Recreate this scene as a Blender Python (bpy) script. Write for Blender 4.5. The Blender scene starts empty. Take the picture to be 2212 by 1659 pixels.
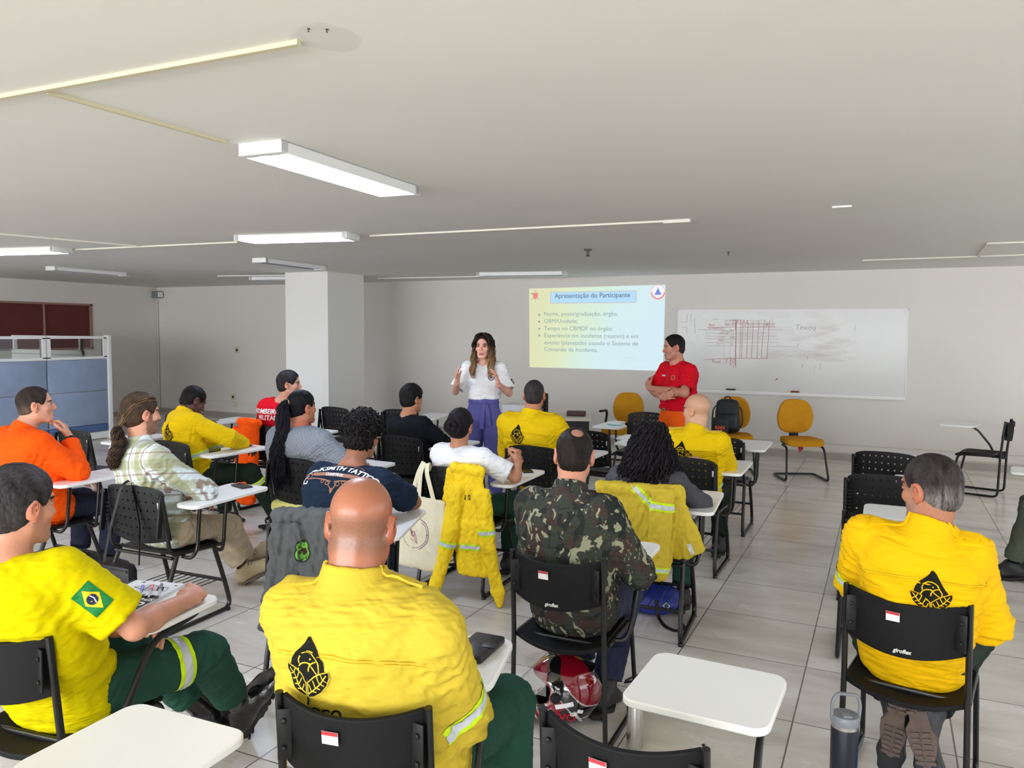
import bpy, bmesh, math, random
import numpy as np
from mathutils import Vector, Matrix, Euler
from mathutils.bvhtree import BVHTree
PI = math.pi
SC = bpy.context.scene
COL = SC.collection

# ------------------------------------------------------------------ camera
CAM_H = 1.72
def make_camera():
    cd = bpy.data.cameras.new('camera'); cam = bpy.data.objects.new('camera', cd); COL.objects.link(cam)
    cd.sensor_fit = 'HORIZONTAL'; cd.sensor_width = 36.0; cd.lens = 1690/2212*36.0
    cd.clip_start = 0.05; cd.clip_end = 80
    pitch = math.radians(3.842); yaw = math.radians(25.53); roll = 0.007
    fw = Vector((-math.sin(yaw)*math.cos(pitch), math.cos(yaw)*math.cos(pitch), -math.sin(pitch)))
    r = Vector((math.cos(yaw), math.sin(yaw), 0)); u = r.cross(fw)
    c, s = math.cos(roll), math.sin(roll)
    r2 = c*r + s*u; u2 = -s*r + c*u
    m = Matrix((r2, u2, -fw)).transposed().to_4x4(); m.translation = (0, 0, CAM_H)
    cam.matrix_world = m
    SC.camera = cam
make_camera()

# ------------------------------------------------------------------ world, light, exposure
w = bpy.data.worlds.new('world'); SC.world = w; w.use_nodes = True
w.node_tree.nodes['Background'].inputs[0].default_value = (0.78, 0.87, 1.0, 1)
w.node_tree.nodes['Background'].inputs[1].default_value = 1.0
SC.view_settings.view_transform = 'Standard'; SC.view_settings.look = 'None'
SC.view_settings.gamma = 1.0; SC.view_settings.use_curve_mapping = False
SC.view_settings.exposure = 0.12
SC.cycles.max_bounces = 8; SC.cycles.diffuse_bounces = 4; SC.cycles.use_adaptive_sampling = True; SC.cycles.adaptive_threshold = 0.06; SC.cycles.adaptive_min_samples = 16; SC.cycles.glossy_bounces = 2
SC.cycles.transmission_bounces = 6; SC.cycles.transparent_max_bounces = 8
SC.cycles.caustics_reflective = False; SC.cycles.caustics_refractive = False
SC.cycles.sample_clamp_indirect = 4.0
def area(name, loc, direction, sx, sy, power, col):
    ld = bpy.data.lights.new(name, 'AREA'); ld.shape = 'RECTANGLE'; ld.size = sx; ld.size_y = sy
    ld.energy = power; ld.color = col
    o = bpy.data.objects.new(name, ld); COL.objects.link(o); o.location = loc
    o.rotation_euler = Vector(direction).to_track_quat('-Z', 'Y').to_euler()
    return o
# daylight through the rear window band and the right-hand window band (just inside the openings)
area('daylight_rear', (-4.4, -5.75, 1.65), (0, 1, 0.13), 15.0, 1.35, 1020, (0.94, 0.975, 1.0))
area('daylight_right', (5.35, 4.6, 1.65), (-1, 0, 0.1), 12.0, 1.35, 150, (0.94, 0.975, 1.0))

# ------------------------------------------------------------------ materials
def lin(c):
    return tuple(((v/12.92) if v <= 0.04045 else ((v+0.055)/1.055)**2.4) for v in [x/255 for x in c])
MATS = {}
def mat(name, rgb=(200, 200, 200), rough=0.6, metal=0.0, bump=0.0, bscale=60, var=0.0, vscale=8, spec=0.5, vcol=False, emit=0.0, alpha=1.0, coat=0.0, sheen=0.0, stretch=None, trans=0.0, sss=0.0):
    if name in MATS: return MATS[name]
    m = bpy.data.materials.new(name); m.use_nodes = True; MATS[name] = m
    nt = m.node_tree; N = nt.nodes; L = nt.links; b = N['Principled BSDF']
    c = lin(rgb) + (1,)
    b.inputs['Base Color'].default_value = c; b.inputs['Roughness'].default_value = rough
    b.inputs['Metallic'].default_value = metal; b.inputs['Specular IOR Level'].default_value = spec
    b.inputs['Alpha'].default_value = alpha; b.inputs['Coat Weight'].default_value = coat
    b.inputs['Sheen Weight'].default_value = sheen; b.inputs['Transmission Weight'].default_value = trans
    if sss: b.inputs['Subsurface Weight'].default_value = sss; b.inputs['Subsurface Scale'].default_value = 0.02
    tc = N.new('ShaderNodeTexCoord'); src = tc.outputs['Object']
    if stretch:
        mp = N.new('ShaderNodeMapping'); mp.inputs['Scale'].default_value = stretch; L.new(src, mp.inputs[0]); src = mp.outputs[0]
    colsock = None
    if vcol:
        a = N.new('ShaderNodeVertexColor'); a.layer_name = 'Col'; colsock = a.outputs[0]
    if var:
        n = N.new('ShaderNodeTexNoise'); n.inputs['Scale'].default_value = vscale; n.inputs['Detail'].default_value = 4; L.new(src, n.inputs['Vector'])
        r = N.new('ShaderNodeMapRange'); r.inputs[1].default_value = 0.3; r.inputs[2].default_value = 0.7
        r.inputs[3].default_value = 1-var; r.inputs[4].default_value = 1+var*0.6; L.new(n.outputs[0], r.inputs[0])
        mx = N.new('ShaderNodeVectorMath'); mx.operation = 'SCALE'
        if colsock: L.new(colsock, mx.inputs[0])
        else: mx.inputs[0].default_value = c[:3]
        L.new(r.outputs[0], mx.inputs['Scale']); colsock = mx.outputs[0]
    if colsock: L.new(colsock, b.inputs['Base Color'])
    if bump:
        n2 = N.new('ShaderNodeTexNoise'); n2.inputs['Scale'].default_value = bscale; n2.inputs['Detail'].default_value = 3; L.new(src, n2.inputs['Vector'])
        bp = N.new('ShaderNodeBump'); bp.inputs['Strength'].default_value = bump; bp.inputs['Distance'].default_value = 0.01
        L.new(n2.outputs[0], bp.inputs['Height']); L.new(bp.outputs[0], b.inputs['Normal'])
    if emit:
        b.inputs['Emission Color'].default_value = c; b.inputs['Emission Strength'].default_value = emit
    return m

def tile_floor_mat():
    m = bpy.data.materials.new('floor_tiles'); m.use_nodes = True; nt = m.node_tree; N = nt.nodes; L = nt.links; b = N['Principled BSDF']
    tc = N.new('ShaderNodeTexCoord')
    mp = N.new('ShaderNodeMapping'); mp.inputs['Location'].default_value = (0.95/0.633, -4.21/0.633, 0); mp.inputs['Scale'].default_value = (1/0.633, 1/0.633, 1/0.633)
    L.new(tc.outputs['Object'], mp.inputs[0])
    fr = N.new('ShaderNodeVectorMath'); fr.operation = 'FRACTION'; L.new(mp.outputs[0], fr.inputs[0])
    fl = N.new('ShaderNodeVectorMath'); fl.operation = 'FLOOR'; L.new(mp.outputs[0], fl.inputs[0])
    sx = N.new('ShaderNodeSeparateXYZ'); L.new(fr.outputs[0], sx.inputs[0])
    def edge(s):
        a = N.new('ShaderNodeMath'); a.operation = 'SUBTRACT'; a.inputs[0].default_value = 1; L.new(s, a.inputs[1])
        mn = N.new('ShaderNodeMath'); mn.operation = 'MINIMUM'; L.new(s, mn.inputs[0]); L.new(a.outputs[0], mn.inputs[1]); return mn.outputs[0]
    mn = N.new('ShaderNodeMath'); mn.operation = 'MINIMUM'; L.new(edge(sx.outputs[0]), mn.inputs[0]); L.new(edge(sx.outputs[1]), mn.inputs[1])
    g = N.new('ShaderNodeMapRange'); g.inputs[1].default_value = 0.004; g.inputs[2].default_value = 0.0065; L.new(mn.outputs[0], g.inputs[0])
    wn = N.new('ShaderNodeTexWhiteNoise'); L.new(fl.outputs[0], wn.inputs['Vector'])
    off = N.new('ShaderNodeVectorMath'); off.operation = 'MULTIPLY_ADD'; L.new(wn.outputs['Color'], off.inputs[0]); off.inputs[1].default_value = (40, 40, 40); L.new(tc.outputs['Object'], off.inputs[2])
    mp2 = N.new('ShaderNodeMapping'); mp2.inputs['Scale'].default_value = (1.4, 4.2, 1); L.new(off.outputs[0], mp2.inputs[0])
    n = N.new('ShaderNodeTexNoise'); n.inputs['Scale'].default_value = 1.0; n.inputs['Detail'].default_value = 6; n.inputs['Roughness'].default_value = 0.62; n.inputs['Distortion'].default_value = 0.3; L.new(mp2.outputs[0], n.inputs[0])
    cr = N.new('ShaderNodeValToRGB'); e = cr.color_ramp.elements
    e[0].position = 0.28; e[0].color = lin((194, 185, 174)) + (1,); e[1].position = 0.75; e[1].color = lin((232, 228, 221)) + (1,)
    k = e.new(0.5); k.color = lin((217, 211, 202)) + (1,)
    L.new(n.outputs[0], cr.inputs[0])
    v = N.new('ShaderNodeMapRange'); v.inputs[3].default_value = 0.92; v.inputs[4].default_value = 1.05; L.new(wn.outputs['Value'], v.inputs[0])
    sc = N.new('ShaderNodeVectorMath'); sc.operation = 'SCALE'; L.new(cr.outputs[0], sc.inputs[0]); L.new(v.outputs[0], sc.inputs['Scale'])
    mx = N.new('ShaderNodeMix'); mx.data_type = 'RGBA'; mx.inputs[6].default_value = lin((118, 110, 102)) + (1,); L.new(g.outputs[0], mx.inputs[0]); L.new(sc.outputs[0], mx.inputs[7])
    L.new(mx.outputs[2], b.inputs['Base Color'])
    rr = N.new('ShaderNodeMapRange'); rr.inputs[3].default_value = 0.16; rr.inputs[4].default_value = 0.34; L.new(n.outputs[0], rr.inputs[0]); L.new(rr.outputs[0], b.inputs['Roughness'])
    bp = N.new('ShaderNodeBump'); bp.inputs['Strength'].default_value = 0.5; bp.inputs['Distance'].default_value = 0.002; L.new(g.outputs[0], bp.inputs['Height']); L.new(bp.outputs[0], b.inputs['Normal'])
    return m

def ceiling_mat():
    m = mat('ceiling_paint', (230, 229, 224), 0.9, bump=0.12, bscale=5, var=0.03, vscale=0.7, spec=0.1)
    nt = m.node_tree; N = nt.nodes; L = nt.links; b = N['Principled BSDF']
    src = b.inputs['Base Color'].links[0].from_socket
    tc = N.new('ShaderNodeTexCoord'); mp = N.new('ShaderNodeMapping'); mp.inputs['Location'].default_value = (1.50, -1.88, 0); L.new(tc.outputs['Object'], mp.inputs[0])
    n = N.new('ShaderNodeTexNoise'); n.inputs['Scale'].default_value = 9; n.inputs['Detail'].default_value = 3; L.new(tc.outputs['Object'], n.inputs[0])
    ad = N.new('ShaderNodeVectorMath'); ad.operation = 'MULTIPLY_ADD'; L.new(n.outputs['Color'], ad.inputs[0]); ad.inputs[1].default_value = (0.12, 0.12, 0); L.new(mp.outputs[0], ad.inputs[2])
    sc = N.new('ShaderNodeVectorMath'); sc.operation = 'MULTIPLY'; L.new(ad.outputs[0], sc.inputs[0]); sc.inputs[1].default_value = (1, 1, 0)
    sb = N.new('ShaderNodeVectorMath'); sb.operation = 'SUBTRACT'; L.new(sc.outputs[0], sb.inputs[0]); sb.inputs[1].default_value = (0.06, 0.06, 0)
    ln = N.new('ShaderNodeVectorMath'); ln.operation = 'LENGTH'; L.new(sb.outputs[0], ln.inputs[0])
    r = N.new('ShaderNodeMapRange'); r.inputs[1].default_value = 0.10; r.inputs[2].default_value = 0.115; r.inputs[3].default_value = 0.90; r.inputs[4].default_value = 1.0; L.new(ln.outputs['Value'], r.inputs[0])
    s2 = N.new('ShaderNodeVectorMath'); s2.operation = 'SCALE'; L.new(src, s2.inputs[0]); L.new(r.outputs[0], s2.inputs['Scale']); L.new(s2.outputs[0], b.inputs['Base Color'])
    return m

# ------------------------------------------------------------------ mesh helpers
def fillet(pts, r, n=5):
    pts = [Vector(p) for p in pts]; out = [pts[0]]
    for i in range(1, len(pts)-1):
        a, b, c = pts[i-1], pts[i], pts[i+1]
        d1 = (a-b); d2 = (c-b); l = min(r, d1.length*0.48, d2.length*0.48)
        if l < 1e-5: out.append(b); continue
        p, q = b+d1.normalized()*l, b+d2.normalized()*l
        for k in range(n+1):
            t = k/n; out.append(p*(1-t)**2 + b*2*t*(1-t) + q*t*t)
    out.append(pts[-1]); return out

class MB:
    def __init__(s): s.v = []; s.f = []; s.m = []; s.cm = 0
    def add(s, v, f, m=None):
        o = len(s.v); s.v += [tuple(x) for x in v]; s.f += [tuple(i+o for i in q) for q in f]; s.m += [s.cm if m is None else m]*len(f)
    def box(s, c, d, rot=None, m=None, bev=0.0):
        x, y, z = d[0]/2, d[1]/2, d[2]/2
        if bev > 0:
            bm = bmesh.new(); bmesh.ops.create_cube(bm, size=1); bmesh.ops.scale(bm, vec=d, verts=bm.verts)
            bmesh.ops.bevel(bm, geom=list(bm.edges), offset=min(bev, min(d)*0.49), segments=2, affect='EDGES', profile=0.5)
            v = [q.co.copy() for q in bm.verts]; f = [[q.index for q in ff.verts] for ff in bm.faces]; bm.free()
        else:
            v = [Vector((a*x, b*y, e*z)) for a in (-1, 1) for b in (-1, 1) for e in (-1, 1)]
            f = [(0, 1, 3, 2), (4, 6, 7, 5), (0, 4, 5, 1), (2, 3, 7, 6), (0, 2, 6, 4), (1, 5, 7, 3)]
        R = Euler(rot).to_matrix() if rot is not None else Matrix.Identity(3)
        s.add([R@p + Vector(c) for p in v], f, m)
        return s
    def tube(s, pts, r, n=8, fr=0.0, m=None, cap=True, flat=1.0):
        if fr: pts = fillet(pts, fr)
        pts = [Vector(p) for p in pts]; rs = r if isinstance(r, (list, tuple, np.ndarray)) else [r]*len(pts)
        vs = []; up = None
        for i, p in enumerate(pts):
            d = (pts[min(i+1, len(pts)-1)] - pts[max(i-1, 0)])
            if d.length < 1e-9: d = Vector((0, 0, 1))
            d.normalize()
            if up is None:
                up = Vector((0, 0, 1)) if abs(d.z) < 0.9 else Vector((0, 1, 0))
            x = d.cross(up)
            if x.length < 1e-4: x = d.orthogonal()
            x.normalize(); y = x.cross(d).normalized(); up = y
            for k in range(n):
                a = 2*PI*k/n; vs.append(p + x*math.cos(a)*rs[i] + y*math.sin(a)*rs[i]*flat)
        f = [(i*n+k, i*n+(k+1) % n, (i+1)*n+(k+1) % n, (i+1)*n+k) for i in range(len(pts)-1) for k in range(n)]
        if cap: f += [tuple(range(n))[::-1], tuple((len(pts)-1)*n+k for k in range(n))]
        s.add(vs, f, m); return s
    def lathe(s, prof, c=(0, 0, 0), n=24, m=None, axis=None):
        vs = []; c = Vector(c)
        q = Vector(axis).to_track_quat('Z', 'Y').to_matrix() if axis is not None else Matrix.Identity(3)
        for r, z in prof:
            for k in range(n):
                a = 2*PI*k/n; vs.append(q@Vector((r*math.cos(a), r*math.sin(a), z)) + c)
        f = [(i*n+k, i*n+(k+1) % n, (i+1)*n+(k+1) % n, (i+1)*n+k) for i in range(len(prof)-1) for k in range(n)]
        f += [tuple(range(n))[::-1], tuple((len(prof)-1)*n+k for k in range(n))]
        s.add(vs, f, m); return s
    def prism(s, poly, z0, z1, m=None, ch=0.0, mtop=None):
        # poly CCW, chamfered edges
        P = [Vector((p[0], p[1])) for p in poly]; n = len(P)
        c = sum(P, Vector((0, 0)))/n
        rings = [(0, z0)] if not ch else [(ch, z0), (0, z0+ch)]
        rings += [(0, z1)] if not ch else [(0, z1-ch), (ch, z1)]
        vs = []
        for ins, z in rings:
            for i, p in enumerate(P):
                if ins:
                    e = (P[(i+1) % n]-P[i-1]); nn = Vector((-e.y, e.x)); nn.normalize(); p = p + nn*ins
                vs.append((p.x, p.y, z))
        f = [(i*n+k, i*n+(k+1) % n, (i+1)*n+(k+1) % n, (i+1)*n+k) for i in range(len(rings)-1) for k in range(n)]
        s.add(vs, f, m)
        o = len(s.v)-len(vs); s.f += [tuple(o+k for k in range(n))[::-1], tuple(o+(len(rings)-1)*n+k for k in range(n))]
        s.m += [s.cm if m is None else m, s.cm if (mtop is None and m is None) else (mtop if mtop is not None else m)]
        return s
    def grid(s, fn, nu, nv, m=None, skip=None, thick=None):
        # fn(u,v)->Vector ; optional thickness vector fn
        us = [i/nu for i in range(nu+1)]; vs_ = [j/nv for j in range(nv+1)]
        vs = [Vector(fn(u, v)) for v in vs_ for u in us]; f = []
        for j in range(nv):
            for i in range(nu):
                if skip and skip(i, j): continue
                a = j*(nu+1)+i; f.append((a, a+1, a+nu+2, a+nu+1))
        s.add(vs, f, m); return s
    def build(s, name, mats, parent=None, smooth=35, solid=0.0, bevel=0.0, sub=0, rotz=None, loc=None):
        me = bpy.data.meshes.new(name); me.from_pydata(s.v, [], s.f)
        me.polygons.foreach_set('material_index', s.m); me.update()
        if solid:
            bm = bmesh.new(); bm.from_mesh(me); bmesh.ops.translate(bm, vec=(0, 0, 0), verts=bm.verts)
            bmesh.ops.solidify(bm, geom=list(bm.faces), thickness=solid); bmesh.ops.recalc_face_normals(bm, faces=list(bm.faces)); bm.to_mesh(me); bm.free(); me.update()
        if not isinstance(mats, (list, tuple)): mats = [mats]
        for q in mats: me.materials.append(q)
        if smooth:
            me.polygons.foreach_set('use_smooth', [True]*len(me.polygons)); me.set_sharp_from_angle(angle=math.radians(smooth))
        o = bpy.data.objects.new(name, me); COL.objects.link(o)
        if parent is not None: o.parent = parent
        if bevel: md = o.modifiers.new('bevel', 'BEVEL'); md.width = bevel; md.segments = 2; md.limit_method = 'ANGLE'
        if sub: md = o.modifiers.new('sub', 'SUBSURF'); md.levels = sub; md.render_levels = sub
        return o

def rrect(x0, y0, x1, y1, r, n=5):
    out = []
    for cx, cy, a0 in ((x1-r, y0+r, -90), (x1-r, y1-r, 0), (x0+r, y1-r, 90), (x0+r, y0+r, 180)):
        for k in range(n+1):
            a = math.radians(a0+90*k/n); out.append((cx+r*math.cos(a), cy+r*math.sin(a)))
    return out
def rpoly(pts, r, n=5):
    P = [Vector((p[0], p[1], 0)) for p in pts]; out = []
    for i, b in enumerate(P):
        a, c = P[i-1], P[(i+1) % len(P)]; rr = r[i] if isinstance(r, (list, tuple)) else r
        p, q = b+(a-b).normalized()*rr, b+(c-b).normalized()*rr
        for k in range(n+1):
            t = k/n; v = p*(1-t)**2+b*2*t*(1-t)+q*t*t; out.append((v.x, v.y))
    return out

def tag(o, label=None, cat=None, group=None, kind=None):
    if label: o['label'] = label
    if cat: o['category'] = cat
    if group: o['group'] = group
    if kind: o['kind'] = kind
    return o
def empty(name, loc=(0, 0, 0), rz=0.0, label=None, cat=None, group=None):
    o = bpy.data.objects.new(name, None); COL.objects.link(o); o.location = loc; o.rotation_euler = (0, 0, rz)
    o.empty_display_size = 0.1
    return tag(o, label, cat, group)
def copy_tree(o, parent=None):
    c = o.copy(); COL.objects.link(c); c.parent = parent
    for ch in o.children: copy_tree(ch, c)
    return c
def struct(o): o['kind'] = 'structure'; return o

def text_mesh(s, size, bold=0.0, align='CENTER', shear=0.0, spacing=1.0, res=3):
    """2D verts + faces of a string (x right, y up), centred on its baseline"""
    cu = bpy.data.curves.new('t', 'FONT'); cu.body = s; cu.size = size; cu.align_x = align; cu.offset = bold; cu.shear = shear; cu.space_character = spacing; cu.resolution_u = res
    o = bpy.data.objects.new('t', cu); COL.objects.link(o); dg = bpy.context.evaluated_depsgraph_get(); dg.update()
    me = bpy.data.meshes.new_from_object(o.evaluated_get(dg))
    v = [(q.co.x, q.co.y) for q in me.vertices]; f = [tuple(p.vertices) for p in me.polygons]
    bpy.data.objects.remove(o); bpy.data.curves.remove(cu); bpy.data.meshes.remove(me)
    return v, f
def flat_strip(pts, wd, closed=False):
    """2D polyline -> ribbon quads"""
    P = [Vector(p) for p in pts]; n = len(P); v = []; f = []
    for i in range(n):
        if closed: d = P[(i+1) % n]-P[i-1]
        else: d = P[min(i+1, n-1)]-P[max(i-1, 0)]
        d.normalize(); q = Vector((-d.y, d.x))*wd/2; v += [tuple(P[i]+q), tuple(P[i]-q)]
    for i in range(n if closed else n-1):
        a, b = 2*i, 2*((i+1) % n); f.append((a, a+1, b+1, b))
    return v, f
class D2:
    """2D drawing made of coloured flat shapes, later laid onto a plane or a cloth"""
    def __init__(s): s.v = []; s.f = []; s.m = []
    def add(s, vf, m=0, dx=0, dy=0, sc=1.0, rot=0.0):
        o = len(s.v); c, sn = math.cos(rot), math.sin(rot)
        s.v += [((x*c-y*sn)*sc+dx, (x*sn+y*c)*sc+dy) for x, y in vf[0]]; s.f += [tuple(i+o for i in q) for q in vf[1]]; s.m += [m]*len(vf[1]); return s
    def text(s, t, size, x, y, m=0, **k): return s.add(text_mesh(t, size, **k), m, x, y)
    def line(s, pts, wd, m=0, closed=False): return s.add(flat_strip(pts, wd, closed), m)
    def poly(s, pts, m=0): return s.add((list(pts), [tuple(range(len(pts)))]), m)
    def circle(s, x, y, r, wd=None, m=0, a0=0, a1=360, n=32):
        pts = [(x+r*math.cos(math.radians(a0+(a1-a0)*k/n)), y+r*math.sin(math.radians(a0+(a1-a0)*k/n))) for k in range(n+(0 if a1-a0 == 360 else 1))]
        if wd: return s.line(pts, wd, m, closed=(a1-a0 == 360))
        return s.poly(pts, m)
    def on_plane(s, name, mats, parent, O, X, Y, lift=0.0004):
        O, X, Y = Vector(O), Vector(X), Vector(Y); Nn = X.cross(Y).normalized()
        mb = MB(); mx = {}
        # later layers sit a hair higher than earlier ones
        vs = [None]*len(s.v)
        for q, m in zip(s.f, s.m):
            for i in q: vs[i] = O + X*s.v[i][0] + Y*s.v[i][1] + Nn*(lift*(1+m))
        mb.add([p if p is not None else O for p in vs], s.f); mb.m = list(s.m)
        return mb.build(name, mats, parent, smooth=0)
    def on_cloth(s, name, mats, parent, bvh, O, X, Y, lift=0.0022, cell=0.018, reach=0.25):
        """project along -normal onto the surface in bvh (same local space)"""
        O, X, Y = Vector(O), Vector(X).normalized(), Vector(Y).normalized(); Nn = X.cross(Y).normalized()
        bm = bmesh.new(); bv = [bm.verts.new((x, y, 0)) for x, y in s.v]
        for q, m in zip(s.f, s.m):
            try: ff = bm.faces.new([bv[i] for i in q]); ff.material_index = m
            except ValueError: pass
        bmesh.ops.triangulate(bm, faces=[q for q in bm.faces if len(q.verts) > 4])
        xs = [p[0] for p in s.v]; ys = [p[1] for p in s.v]
        for ax, lo, hi in ((0, min(xs), max(xs)), (1, min(ys), max(ys))):
            c = lo+cell
            while c < hi:
                no = (1, 0, 0) if ax == 0 else (0, 1, 0); co = (c, 0, 0) if ax == 0 else (0, c, 0)
                bmesh.ops.bisect_plane(bm, geom=list(bm.verts)+list(bm.edges)+list(bm.faces), plane_co=co, plane_no=no); c += cell
        lay = {}
        for ff in bm.faces:
            for v in ff.verts: lay[v] = max(lay.get(v, 0), ff.material_index)
        miss = []
        for v in bm.verts:
            p = O + X*v.co.x + Y*v.co.y
            hit = bvh.ray_cast(p + Nn*reach, -Nn, reach*2)
            if hit[0] is None: miss.append(v)
            else: v.co = hit[0] + Nn*(lift+0.0008*lay.get(v, 0))
        bmesh.ops.delete(bm, geom=miss, context='VERTS')
        me = bpy.data.meshes.new(name); bm.to_mesh(me); bm.free()
        for q in mats: me.materials.append(q)
        o = bpy.data.objects.new(name, me); COL.objects.link(o); o.parent = parent; return o
# ------------------------------------------------------------------ the room
M_WALL = mat('wall_paint', (221, 216, 211), 0.75, bump=0.1, bscale=9, var=0.025, vscale=0.9, spec=0.2)
M_PILLAR = mat('pillar_paint', (228, 226, 223), 0.75, bump=0.06, bscale=12, spec=0.2)
M_CEIL = ceiling_mat()
M_FLOOR = tile_floor_mat()
M_BASE = mat('baseboard_tile', (168, 160, 152), 0.4, var=0.1, vscale=3)
M_WHITE = mat('white_enamel', (232, 232, 230), 0.4)
M_CONDUIT = mat('conduit_plastic', (222, 218, 205), 0.5)
M_YCONDUIT = mat('aged_conduit', (206, 198, 164), 0.5)
M_BLACK = mat('black_metal', (14, 14, 16), 0.38, spec=0.5)
M_BPLAST = mat('black_plastic', (16, 16, 18), 0.5, spec=0.3, bump=0.08, bscale=260)
M_BFAB = mat('black_seat_plastic', (13, 13, 15), 0.65, spec=0.25, bump=0.12, bscale=300)
ZC = 2.57; YB = 11.48; XL = -13.6; XR = 5.6; YR = -6.0
def sbox(name, c, d, m, bev=0.0):
    return struct(MB().box(c, d, bev=bev).build(name, m, smooth=30))
sbox('floor', ((XL+XR)/2, (YB+YR)/2, -0.05), (XR-XL+0.4, YB-YR+0.4, 0.1), M_FLOOR)
# the tile pattern is laid out from the world origin, so the floor's own origin is moved there
fo = bpy.data.objects['floor']
sbox('ceiling', ((XL+XR)/2, (YB+YR)/2, ZC+0.05), (XR-XL+0.4, YB-YR+0.4, 0.1), M_CEIL)
sbox('wall_back', ((XL+XR)/2, YB+0.1, ZC/2), (XR-XL+0.4, 0.2, ZC), M_WALL)
# left wall with an opening for the high red shutter window
def wall_with_hole(name, x0, x1, y0, y1, holes, along):
    mb = MB()
    # along='y': wall runs in y at x0..x1 ; holes (a0,a1,z0,z1)
    a = y0 if along == 'y' else x0; b = y1 if along == 'y' else x1
    def seg(a0, a1, z0, z1):
        if a1-a0 < 1e-4 or z1-z0 < 1e-4: return
        if along == 'y': mb.box(((x0+x1)/2, (a0+a1)/2, (z0+z1)/2), (x1-x0, a1-a0, z1-z0))
        else: mb.box(((a0+a1)/2, (y0+y1)/2, (z0+z1)/2), (a1-a0, y1-y0, z1-z0))
    c = a
    for h in sorted(holes):
        seg(c, h[0], 0, ZC); seg(h[0], h[1], 0, h[2]); seg(h[0], h[1], h[3], ZC); c = h[1]
    seg(c, b, 0, ZC)
    return struct(mb.build(name, M_WALL, smooth=30))
wall_with_hole('wall_left', XL-0.2, XL, YR, YB, [(8.15, 9.97, 1.35, 2.16)], 'y')
wall_with_hole('wall_rear', XL, XR, YR-0.2, YR, [(-12.2, 3.5, 0.95, 2.35)], 'x')
wall_with_hole('wall_right', XR, XR+0.2, YR-0.2, YB, [(-1.6, 10.8, 0.95, 2.35)], 'y')
# red shutters in the left wall
M_RED = mat('maroon_shutter', (96, 34, 34), 0.6, var=0.08, vscale=5)
M_FRAME = mat('window_frame_paint', (150, 120, 105), 0.6)
wn = empty('window_1', (XL, 9.06, 1.755)); wn['kind'] = 'structure'
mb = MB()
for z in (-0.41, 0.41): mb.box((-0.02, 0, z), (0.07, 1.86, 0.035))
for y in (-0.91, 0.91): mb.box((-0.02, y, 0), (0.07, 0.035, 0.84))
mb.box((-0.02, 0, 0), (0.05, 0.02, 0.8)); mb.build('window_frame', M_FRAME, wn)
for y in (-0.455, 0.455): MB().box((-0.04, y, 0), (0.02, 0.89, 0.8)).build('shutter_panel', M_RED, wn)
# rear and right windows: frames and mullions (behind and beside the camera)
def big_window(name, along, a0, a1, p):
    e = empty(name, (0, 0, 0)); e['kind'] = 'structure'; mb = MB(); n = 6
    L = lambda a, z, da, dz: mb.box(((a, p, z) if along == 'x' else (p, a, z)), ((da, 0.05, dz) if along == 'x' else (0.05, da, dz)))
    for z in (0.97, 2.33): L((a0+a1)/2, z, a1-a0, 0.05)
    for k in range(n+1): L(a0+(a1-a0)*k/n, 1.65, 0.05, 1.4)
    mb.build('window_frame', M_WHITE, e)
big_window('window_2', 'x', -12.2, 3.5, YR-0.1)
big_window('window_3', 'y', -1.6, 10.8, XR+0.1)
# baseboards
sbox('baseboard_back', ((XL+XR)/2, YB-0.006, 0.045), (XR-XL, 0.012, 0.09), M_BASE)
sbox('baseboard_left', (XL+0.006, (YB+YR)/2, 0.045), (0.012, YB-YR, 0.09), M_BASE)
# pillar: square column
pl = MB().box((-7.73, 9.57, ZC/2), (0.79, 0.87, ZC)).build('trim_1', M_PILLAR, smooth=30); struct(pl)
pl['label'] = 'white square pillar rising to the ceiling'
# conduits along the walls and ceiling
def conduit(name, pts, wd=0.022, m=None, label=None, cat='conduit', group=None):
    mb = MB()
    for a, b in zip(pts[:-1], pts[1:]):
        a, b = Vector(a), Vector(b); d = b-a; l = d.length; ang = math.atan2(d.y, d.x); el = math.asin(d.z/l)
        mb.box((a+b)/2, (l, wd, 0.014 if abs(el) < 1 else wd), rot=(0, -el, ang))
    return tag(mb.build(name, m or M_CONDUIT, smooth=30), label, cat, group)
zc = ZC-0.007
conduit('ceiling_conduit', [(-3.6, 1.82, zc), (-1.59, 1.86, zc)], 0.020, M_YCONDUIT, 'yellowed cable conduit on the ceiling at upper left ending by the stain')
conduit('ceiling_conduit', [(-2.74, 1.86, zc), (-2.72, 2.68, zc)], 0.018, M_YCONDUIT, 'short yellowed conduit branching to the brightly lit ceiling lamp')
conduit('ceiling_conduit', [(-7.45, 3.6, zc), (-6.94, 5.62, zc)], 0.02, M_CONDUIT, 'slanting thin ceiling conduit joining the long one left of the lamps')
conduit('ceiling_conduit', [(-8.0, 5.62, zc), (-5.7, 5.75, zc)], 0.02, M_CONDUIT, 'thin ceiling conduit running between the two lit lamps at left')
conduit('ceiling_conduit', [(-4.2, 5.83, zc), (-1.56, 5.93, zc)], 0.025, M_CONDUIT, 'thin ceiling conduit running right from the middle lit lamp')
tag(MB().box((-1.46, 5.93, ZC-0.012), (0.2, 0.05, 0.024)).build('junction_box', M_CONDUIT), 'small flat box at the right end of the middle ceiling conduit', 'junction box')
conduit('ceiling_conduit', [(-9.6, 9.25, zc), (-8.4, 9.48, zc)], 0.025, M_WHITE, 'short white ceiling conduit left of the pillar top')
conduit('ceiling_conduit', [(-7.5, 10.6, zc), (-5.6, 10.75, zc)], 0.025, M_WHITE, 'white ceiling conduit between pillar and the unlit lamp near back wall')
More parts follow.
